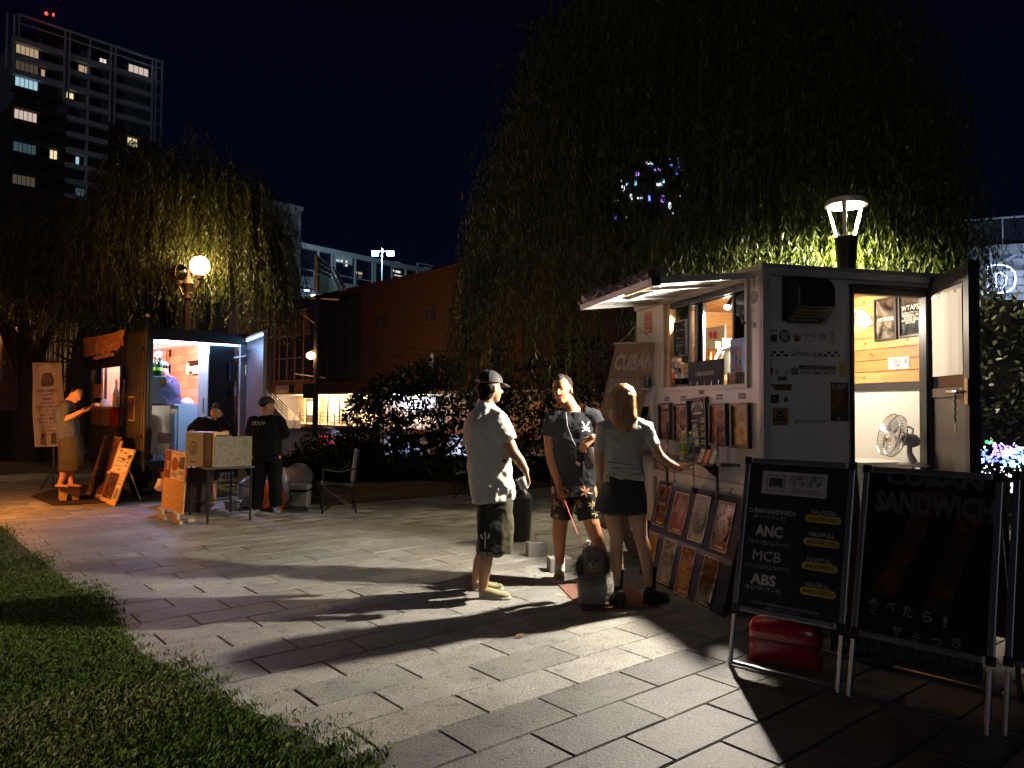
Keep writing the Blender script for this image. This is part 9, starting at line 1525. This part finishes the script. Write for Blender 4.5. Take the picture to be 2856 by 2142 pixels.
# --- woman seen from behind
Yc = 5.72; w_ = lambda x, y, dy=0.: g_(x, y, dy, Yc); m3 = thing('person', 'person with long brown hair seen from behind in grey T-shirt and black shorts', 'person', G(*Z('g', 1130, 1545))); sk3 = skin('pale', (.56, .32, .20)); hc3 = w_(1072, 250)
mb = MB(); headm(mb, hc3, V(-.25, .95, 0), (0, 0, 1), .95); limb(mb, [hc3-V(0, -.01, .06), w_(1070, 380)], [.05, .055]); mb.loft([(w_(1085, 800), .14, .1, (1, 0, 0)), (w_(1075, 650), .115, .085, (1, 0, 0)), (w_(1072, 480), .14, .09, (1, 0, 0)), (w_(1072, 400), .1, .07, (1, 0, 0))], 16)
limb(mb, [w_(938, 430), w_(922, 570), w_(918, 640), w_(925, 720, .08), w_(960, 800, .17)], [.046, .042, .036, .032, .024]); hand(mb, w_(960, 800, .17), V(.5, .3, -.8), V(.6, .5, .1), .6, 1, .9)
limb(mb, [w_(1222, 430), w_(1265, 545), w_(1300, 610, .02), w_(1350, 650, .06), w_(1430, 690, .10)], [.046, .040, .036, .034, .023]); hand(mb, w_(1430, 690, .10), V(.86, .05, .42), V(.2, .1, -.9), .12, -1, .92)
aw1, aw2 = G(*Z('g', 1048, 1545)), G(*Z('g', 1245, 1535)); limb(mb, [w_(1015, 870), w_(1010, 980), w_(1030, 1120, .01), w_(1028, 1200, .02), aw1+V(0, .02, .12), aw1+V(0, .02, .06)], [.088, .070, .052, .052, .034, .034]); limb(mb, [w_(1145, 870), w_(1160, 980), w_(1180, 1110, .0), w_(1205, 1195, .01), aw2+V(-.005, .02, .13), aw2+V(0, .02, .06)], [.088, .072, .052, .051, .034, .034])
remesh(mb, 'body', sk3, m3, .0065, 3)
gsh = mat('grey_shirt', (.42, .42, .37), .85, bump=(60, .12)); mb = MB(); mb.loft([(w_(1083, 762), .152, .112, (1, 0, 0)), (w_(1078, 700), .147, .108, (1, 0, 0)), (w_(1074, 620), .140, .1, (1, 0, 0)), (w_(1072, 520), .155, .108, (1, 0, 0)), (w_(1074, 440), .172, .1, (1, 0, 0)), (w_(1072, 395), .13, .075, (1, 0, 0)), (w_(1072, 370), .07, .06, (1, 0, 0))], 24, 2.5)
mb.loft([(w_(1010, 415), .055, .06, (0, 0, 1)), (w_(955, 430), .062, .065, (-.6, 0, .8)), (w_(922, 570), .052, .062, (1, 0, .1))], 16); mb.loft([(w_(1150, 410), .055, .06, (0, 0, 1)), (w_(1212, 430), .062, .065, (.6, 0, .8)), (w_(1258, 548), .056, .062, (1, 0, -.4))], 16); s3_ = remesh(mb, 't_shirt', gsh, m3, .0075, 3, (.09, .022))
fold = MB()
for i, (x0, y0, x1, y1) in enumerate(((975, 650, 1120, 672), (990, 690, 1180, 700), (985, 722, 1195, 735), (1030, 745, 1200, 757))): fold.rc(w_(x0, y0, -.095), w_(x1, y1, -.10), .012, .014)
remesh(fold, 'shirt_folds', gsh, m3, .006, 4)
bsk = mat('black_denim', (.012, .012, .013), .85, bump=(80, .3)); mb = MB(); mb.loft([(w_(1075, 742), .150, .11, (1, 0, 0)), (w_(1070, 800), .172, .13, (1, 0, 0)), (w_(1060, 880), .19, .14, (1, 0, 0)), (w_(1058, 958), .203, .145, (1, 0, 0))], 26, 2.3); o = remesh(mb, 'shorts', bsk, m3, .008, 3, (.1, .02));
fr_ = MB()
for k in range(170):
 th = 2*math.pi*k/170; c_ = w_(1058, 955)+V(.198*math.cos(th), .14*math.sin(th), 0); l_ = rnd.uniform(.01, .035); s_ = V(-math.sin(th), math.cos(th), 0)*.004; fr_.add([c_-s_, c_+s_, c_+V(rnd.uniform(-.006, .006), 0, -l_)], [(0, 1, 2)])
fr_.build('frayed_hem', bsk, m3, kind='stuff')
mb = MB();
for p_ in ((850, .0), ): pass
for x, y in ((965, 745),): tg = thing('phone_pouch', 'small cream pouch clipped at the waist of the person in grey', 'pouch', w_(x, y, -.13)); MB().box(Fr(w_(x, y, -.13), (1, -.3, 0)), -.022, .026, -.006, .008, -.03, .028).build('pouch', mat('pouch_cream', (.6, .52, .36), .5), tg, bevel=.005); MB().ell(w_(x+2, y, -.142), .008, .003, .008).build('stud', mat('gold_stud', (.6, .4, .1), .3, 1), tg)
# long hair
hm = mat('brown_hair', (.32, .17, .07), .38, noise=(60, .6), stretch=(1, 1, .06), bump=(140, .5), spec=.6); mb = MB(); mb.ell(hc3+V(0, -.012, .02), .095, .108, .098); mb.loft([(w_(1072, 190, -.02), .07, .075, (1, 0, 0)), (w_(1072, 230, -.02), .099, .1, (1, 0, 0)), (w_(1072, 300, -.03), .100, .09, (1, 0, 0)), (w_(1073, 380, -.055), .106, .065, (1, 0, 0)), (w_(1078, 425, -.085), .075, .04, (1, 0, 0)), (w_(1090, 470, -.1), .035, .02, (1, 0, 0))], 22); remesh(mb, 'hair', hm, m3, .007, 3, (.05, .012))
st_ = MB()
for k in range(420):
 a = rnd.uniform(math.pi*.95, 2.05*math.pi); xo, yo = math.cos(a), math.sin(a); x1_ = 1072+85*xo+rnd.uniform(-8, 8); ye = rnd.uniform(385, 470) if abs(xo) < .6 else rnd.uniform(330, 420); xe = x1_+(1095-x1_)*.35+rnd.uniform(-10, 10)
 P_ = [w_(1072+30*xo, 172+8*rnd.random(), -.05*abs(yo)), w_(1072+84*xo, 225, -.02+.088*yo), w_(x1_, 300, -.02+.088*yo), w_((x1_+xe)/2, (300+ye)/2, -.045+.066*yo), w_(xe, ye, -.085+.028*yo)]; wd_ = rnd.uniform(.0012, .003)
 for i in range(4): st_.add([P_[i]-V(wd_, 0, 0), P_[i]+V(wd_, 0, 0), P_[i+1]+V(wd_*.7, 0, 0), P_[i+1]-V(wd_*.7, 0, 0)], [(0, 1, 2, 3)])
st_.build('hair_strands', mat('hair_lights', (.65, .45, .22), .35, noise=(50, .5), spec=.6), m3, kind='stuff')
bsock = mat('black_sock', (.014, .014, .016), .85)
for a_, d in ((aw1, V(-.1, 1, 0)), (aw2, V(.75, .65, 0))): MB().tube([a_+V(0, .02, .06), a_+V(0, .02, .15), a_+V(-.0, .02, .275)], [.041, .038, .047], 14).build('sock', bsock, m3, True); o = shoe(a_+nz(d)*.02, d, .24, 'shoe', mat('black_sneaker', (.018, .018, .02), .35), mat('black_sole', (.02, .02, .022), .6), m3, .10, .05)
# --- poodle
Yd = 5.74; d_ = lambda x, y, dy=0.: g_(x, y, dy, Yd); dog = thing('poodle', 'small grey poodle with cream legs sitting on the brown mat facing the camera', 'dog', G(*Z('g', 880, 1530))); furm = vcol_mat('fur', .85, .2); gb = G(*Z('g', 870, 1533)); mb = MB()
mb.ell(d_(885, 1232, .0), .072, .075, .06); mb.ell(d_(884, 1280, -.03), .052, .06, .05); mb.loft([(d_(884, 1275, -.05), .035, .03, (1, 0, 0)), (d_(882, 1292, -.10), .022, .02, (1, 0, 0)), (d_(882, 1297, -.125), .014, .013, (1, 0, 0))], 14)
for x in (822, 945): mb.loft([(d_(884+(x-884)*.75, 1245, .0), .02, .03, (0, 1, 0)), (d_(x, 1285, .0), .024, .045, (0, 1, 0)), (d_(x, 1335, -.01), .020, .038, (0, 1, 0))], 12)
mb.loft([(d_(884, 1300, .03), .06, .06, (1, 0, 0)), (d_(880, 1350, .03), .085, .085, (1, 0, 0)), (d_(880, 1420, .04), .092, .10, (1, 0, 0)), (d_(885, 1480, .08), .08, .10, (1, 0, 0))], 16)
mb.loft([(d_(885, 1380, .06), .08, .08, (1, 0, 0)), (d_(930, 1400, .16), .085, .09, (1, -1, 0)), (d_(962, 1430, .24), .08, .085, (1, -1, 0)), (d_(975, 1450, .28), .055, .06, (1, -1, 0))], 16)
for x in (843, 912): mb.loft([(d_(x, 1400, -.0), .042, .045, (1, 0, 0)), (d_(x, 1470, -.01), .040, .042, (1, 0, 0)), (V(d_(x, 1530)[0], gb[1]-.02, .05), .043, .047, (1, 0, 0)), (V(d_(x, 1530)[0], gb[1]-.03, .012), .035, .045, (1, 0, 0))], 14)
for x, dy in ((975, .15), (1000, .22)): mb.loft([(d_(x-15, 1420, dy), .055, .06, (1, 0, 0)), (d_(x, 1465, dy-.02), .05, .055, (1, 0, 0)), (V(d_(x, 1480, dy)[0], Yd+dy, .02), .04, .05, (1, 0, 0))], 12)
mb.rc(d_(985, 1380, .33), d_(1000, 1330, .36), .02, .028); body = remesh(mb, 'body', furm, dog, .007, 2)
me = body.data; n_ = len(me.vertices); co = np.empty(n_*3); me.vertices.foreach_get('co', co); co = co.reshape(-1, 3)+rootloc(dog); no = np.empty(n_*3); me.vertices.foreach_get('normal', no); no = no.reshape(-1, 3)
def furtone(P):
 z = P[:, 2]; x = P[:, 0]; hz, hx2 = d_(884, 1370)[2], d_(884, 1270)[0]; k = np.clip((hz-z)/.06+nrg.normal(0, .15, len(z)), 0, 1)[:, None]; t_ = V(.34, .30, .26)*(1-k)+V(.88, .84, .74)*k
 mz = np.exp(-(((P-d_(883, 1293, -.08))/np.array([.05, .07, .035]))**2).sum(1))[:, None]; t_ = t_*(1-mz)+V(.40, .35, .27)*mz; ear = (np.abs(x-hx2) > .074) & (z > d_(884, 1345)[2]); t_[ear] = V(.12, .085, .06); return t_
at = me.color_attributes.new('tone', 'FLOAT_COLOR', 'POINT'); c4 = np.ones((n_, 4), np.float32); c4[:, :3] = furtone(co); at.data.foreach_set('color', c4.ravel())
k_ = nrg.integers(0, n_, 26000); P = co[k_]; N = no[k_]; fc = np.linalg.norm(P-d_(883, 1288, -.09), axis=1) > .04; P, N = P[fc], N[fc]; L = nrg.uniform(.015, .045, (len(P), 1)); D = N+nrg.normal(0, .45, P.shape)+np.array([0, 0, -.55]); D /= np.linalg.norm(D, axis=1)[:, None]; S = np.cross(D, nrg.normal(0, 1, P.shape)); S /= np.linalg.norm(S, axis=1)[:, None]
v = np.stack([P-S*.0024, P+S*.0024, P+D*L], 1).reshape(-1, 3); v[:, 2] = np.maximum(v[:, 2], .012); raw_mesh('fur', v, 3, np.arange(len(v)), furm, dog, 'stuff', tone=np.repeat(furtone(P), 3, 0))
MB().ell(d_(882, 1291, -.14), .012, .010, .009).build('nose', mat('dog_nose', (.01, .01, .01), .25), dog); MB().ell(d_(884, 1312, -.10), .014, .012, .006).build('mouth', lip, dog)
for x in (860, 908): MB().ell(d_(x, 1262, -.085), .009, .007, .009).build('eye', mat('dog_eye', (.012, .008, .006), .1), dog)
MB().tube([d_(884, 1330, .0)+V(.072*math.cos(a), .075*math.sin(a), 0) for a in [k*.35 for k in range(19)]], .005, 6).build('collar', mat('red_leash', (.5, .06, .05), .5), dog); MB().ell(d_(878, 1395, -.06), .006, .004, .006).build('tag_disc', chrome, dog)
p0, p1 = h_(695, 862, -.16), d_(828, 1200, -.0); tag(MB().tube([p0, p0*.5+p1*.5-V(0, 0, .004), p1, d_(850, 1300, .02)], .0042, 6).build('leash', mat('red_leash', (.5, .06, .05))), 'thin coral red leash from the hand of the person in black down to the poodle', 'leash'); tag(MB().tube([p0+V(.0, 0, .0), p0+V(-.03, -.03, .03), p0+V(-.05, -.02, -.01), p0+V(-.01, -.01, -.03), p0], .0045, 6).build('leash_loop', MATS['red_leash']), 'coral red leash loop gripped in the hand of the person in black', 'leash')
# --- distant people: joints measured in their own view
def figure(lab, base, f, head, fwd, up, neck, torso, arms, legs, shirt, pant, sk, hair=hairm, sleeves=(), shorts=None, s=1., print_=None, shoes=None, vox=.011, capm=None, back=False, hands=()):
 t = thing('person', lab, 'person', base); mb = MB(); hc = f(*head); fa, ra, ua = headm(mb, hc, fwd, up, s); limb(mb, [hc-ua*.05-fa*.02, f(*neck)], [.052*s, .058*s])
 for pts, rs in arms+legs: limb(mb, [f(*p) for p in pts], rs)
 mb.loft([(f(*c), a*.85, b*.85, dr) for c, a, b, dr in torso], 14)
 for w, d, n, cu, th in hands: hand(mb, f(*w), d, n, cu, th, s)
 remesh(mb, 'body', sk, t, vox, 2); mb = MB(); mb.loft([(f(*c), a, b, dr) for c, a, b, dr in torso], 20, 2.4)
 for pts, rs in sleeves: limb(mb, [f(*p) for p in pts], rs)
 so_ = remesh(mb, 't_shirt', shirt, t, vox, 3, (.12, .03)); mb = MB()
 for secs in shorts: mb.loft([(f(*c), a, b, (1, 0, 0)) for c, a, b in secs], 16, 2.4)
 remesh(mb, 'trousers', pant, t, vox, 3, (.12, .02)); hr = MB(); hr.ell(hc+(ua*.038-fa*.022)*s, .094*s, .08*s, .082*s, X=fa, Z=ua)
 remesh(hr, 'hair', hair, t, .009, 2)
 if capm: cap(t, hc+ua*.008, fa, ua, capm, back, s*1.03)
 for c, d, m_, so2 in (shoes or ()): shoe(c, d, .24*s, 'shoe', m_, so2, t)
 if print_:
  F_ = Fr(V(0, 0, 0), print_[5] if len(print_) > 5 else (1, 0, 0)); q = f(print_[1], print_[2]); decal(so_, F_, text_pts(F_, print_[0], float(q @ F_.X), q[2], print_[3], print_[4], y=0, bold=.03), mat('shirt_print', (.28, .26, .24), .6), t, 'print', .006)
 return t, hc, fa, ra, ua
fl = lambda x, y, dy=0.: AT(*Z('c', x, y), 11.5+dy); zst_ = .26; navy_s = mat('navy_shirt', (.045, .055, .085), .8); olp = mat('olive_long_shorts', (.032, .027, .014), .85); sand = mat('sandal', (.04, .025, .015), .6)
f1_, f2_f = V(fl(522, 1405)[0], 11.42, sh_+.022), V(fl(590, 1405)[0], 11.5, sh_+.022)
t, hc, fa, ra, ua = figure('person in a navy T-shirt standing on the step stool looking at a phone', G(*Z('c', 550, 1530)), fl, (628, 655), V(.80, -.25, -.52), (.45, 0, .9), (572, 705), [((572, 1020), .16, .12, (1, .3, 0)), ((562, 930), .155, .12, (1, .3, 0)), ((548, 830), .155, .13, (1, .4, 0)), ((545, 760), .135, .12, (1, .4, 0)), ((558, 710), .07, .07, (1, .3, 0))],
 [([(548, 750, -.08), (545, 850, -.12), (600, 830, -.15), (668, 793, -.18)], [.05, .045, .04, .028]), ([(575, 750, .1), (590, 850, .1), (680, 800, .0)], [.05, .042, .028])], [([(545, 1050, -.04), (530, 1250, -.04)], [.08, .06]), ([(590, 1050, .06), (580, 1250, .06)], [.08, .06])],
 navy_s, olp, skin('warm', (.5, .24, .14)), sleeves=[([(550, 745, -.05), (545, 835, -.1)], [.085, .075]), ([(575, 745, .06), (588, 820, .1)], [.08, .07])], shorts=[[((580, 1000), .16, .12), ((585, 1100), .175, .13), ((590, 1285), .18, .14)]], hands=[((668, 793, -.18), V(.9, .1, .15), V(.1, .2, .9), .6, 1), ((682, 798, -.02), V(.9, -.1, .2), V(.1, -.2, .9), .6, -1)], vox=.009)
mb = MB(); limb(mb, [fl(530, 1240, -.04), fl(522, 1330, -.05), f1_+V(0, 0, .05)], [.055, .05, .034]); limb(mb, [fl(580, 1240, .06), fl(578, 1330, .05), f2_f+V(0, 0, .05)], [.055, .05, .034])
for q in (f1_, f2_f): mb.loft([(q+V(-.06, 0, .03), .03, .025, (0, 1, 0)), (q+V(.05, -.02, .028), .04, .026, (0, 1, 0)), (q+V(.17, -.04, .018), .038, .012, (0, 1, 0))], 12)
remesh(mb, 'lower_legs', MATS['skin_warm'], t, .009, 2)
for q in (f1_, f2_f): MB().loft([(q+V(-.08, .01, .006), .035, .006, (0, 1, 0)), (q+V(.19, -.05, .006), .045, .006, (0, 1, 0))], 12, 3).build('sandal', sand, t); MB().tube([q+V(.06, -.045, .01), q+V(.06, -.01, .055), q+V(.06, .03, .01)], .008, 5).build('sandal_strap', sand, t)
pq_ = fl(738, 775, -.1); ph = thing('phone', 'phone in a red flip case held up by the person on the stool', 'phone', pq_); MB().box(Fr(pq_, (.9, .1, .2), (-.2, .1, .95)), -.05, .06, -.04, .04, -.006, .003).build('case', mat('red_case', (.35, .06, .05), .4), ph, bevel=.003); MB().box(Fr(pq_, (.5, .1, .85), (-.85, .1, .5)), .02, .10, -.04, .04, -.02, -.014).build('flap', mat('red_case', (0, 0, 0)), ph)
fd = lambda x, y, dy=0.: AT(*Z('d', x, y), 10.75+dy); bsh = mat('black_tee', (.009, .009, .010), .9, spec=.1); aft = G(*Z('d', 490, 1465)); aft2 = G(*Z('d', 560, 1470))
t, hc, fa, ra, ua = figure('person with a hair bun and black T-shirt bending over the orange box', aft, fd, (582, 728), V(.12, -.78, -.62), (.1, -.4, .9), (560, 800, .02), [((520, 1160, .12), .17, .13, (1, 0, 0)), ((520, 1000, .08), .17, .14, (1, 0, 0)), ((515, 890, .02), .19, .14, (1, 0, 0)), ((525, 810, .0), .20, .13, (1, 0, .05)), ((548, 765, .0), .09, .09, (1, 0, 0))],
 [([(400, 830, .0), (385, 900, -.12), (430, 960, -.35)], [.055, .045, .03]), ([(650, 820, .0), (660, 920, -.15), (600, 980, -.35)], [.055, .045, .03])], [([(485, 1180, .1), (482, 1320, .1), (486, 1440, .02)], [.08, .06, .04]), ([(550, 1180, .12), (550, 1320, .1), (556, 1440, .02)], [.08, .06, .04])], bsh, bsh, skin('ochre', (.46, .24, .14)),
 sleeves=[([(455, 800, .0), (395, 850, -.02)], [.09, .085]), ([(600, 800, .0), (655, 850, -.04)], [.09, .085])], shorts=[[((515, 1140, .1), .17, .13), ((500, 1250, .1), .17, .13)]], shoes=[(aft, V(.7, -.6, 0), sand, sand)])
MB().ell(hc+ua*.125-fa*.03, .045, .045, .04).build('hair_bun', mat('bun_hair', (.05, .035, .03), .6), t, True); MB().tube([hc+ua*.09-fa*.03+(ra*math.cos(a)+fa*math.sin(a))*.035 for a in [k*.5 for k in range(14)]], .007, 5).build('hair_tie', mat('tie_grey', (.3, .28, .27), .6), t)
for g in (-1, 1): MB().ell(hc+fa*.088+ra*g*.03-ua*.0, .006, .014, .004, X=fa, Z=ua).build('eye', dke, t)
fs_ = lambda x, y, dy=0.: AT(*Z('d', x, y), 10.35+dy); s0_, s1b = G(*Z('d', 895, 1518)), G(*Z('d', 1055, 1508)); wht = mat('white_sneaker', (.5, .48, .45), .5)
figure('person in black clothes and a backwards cap standing beside the folding table', s0_, fs_, (988, 665), V(.86, .45, -.02), (0, 0, 1), (975, 730), [((985, 1060), .2, .13, (1, 0, 0)), ((985, 960), .205, .14, (1, 0, 0)), ((985, 850), .215, .14, (1, 0, 0)), ((982, 780), .20, .12, (1, 0, 0)), ((975, 740), .09, .08, (1, 0, 0))],
 [([(868, 800), (862, 920, .05), (900, 1000, .2)], [.055, .045, .03]), ([(1100, 800), (1122, 900, .05), (1075, 930, .2)], [.055, .045, .03])], [([(920, 1080), (915, 1300), (900, 1470)], [.085, .06, .04]), ([(1050, 1080), (1052, 1300), (1055, 1460)], [.085, .06, .04])], bsh, mat('black_trousers', (.008, .008, .009), .9, spec=.1), skin('ochre', (0, 0, 0)),
 sleeves=[([(880, 790), (862, 890, .02)], [.085, .085]), ([(1085, 790), (1118, 880, .02)], [.085, .085])], shorts=[[((985, 1040), .185, .13), ((985, 1110), .19, .135)], [((925, 1090), .105, .115), ((915, 1300), .085, .09), ((900, 1480), .085, .08)], [((1045, 1090), .105, .115), ((1052, 1300), .085, .09), ((1060, 1465), .085, .08)]], shoes=[(s0_, V(-.15, -1, 0), wht, wht), (s1b, V(.5, -.9, 0), wht, wht)], print_=('STAFF', 940, 815, .05, .2), capm=mat('cap_black', (.02, .02, .02)), back=True)
fq = lambda x, y, dy=0.: AT(*Z('q', x, y), 13.0+dy); wk = VL(1.95, -.62, VZ0)
t, hc, fa, ra, ua = figure('worker with a pale cap and printed dark T-shirt seen from behind inside the van', wk, fq, (335, 735), V(-.6, .75, -.3), (0, 0, 1), (380, 800), [((450, 1500), .19, .13, (1, 0, 0)), ((440, 1250), .19, .14, (1, 0, 0)), ((420, 1050), .19, .15, (1, 0, 0)), ((400, 930), .17, .13, (1, 0, 0)), ((385, 850), .08, .08, (1, 0, 0))],
 [([(540, 970), (560, 1180, -.05), (510, 1240, .2)], [.055, .045, .03])], [], mat('worker_shirt', (.03, .035, .06), .8), bsh, skin('warm', (0, 0, 0)), sleeves=[([(500, 940), (555, 1150, -.04)], [.09, .085]), ([(310, 940), (270, 1130)], [.09, .085])], shorts=[[((450, 1480), .18, .13), ((450, 1650), .17, .13)]], print_=('CREW', 420, 975, .07, .22), capm=mat('pale_cap_cloth', (.62, .6, .65), .7))
o_ = V(0, 0, 0)
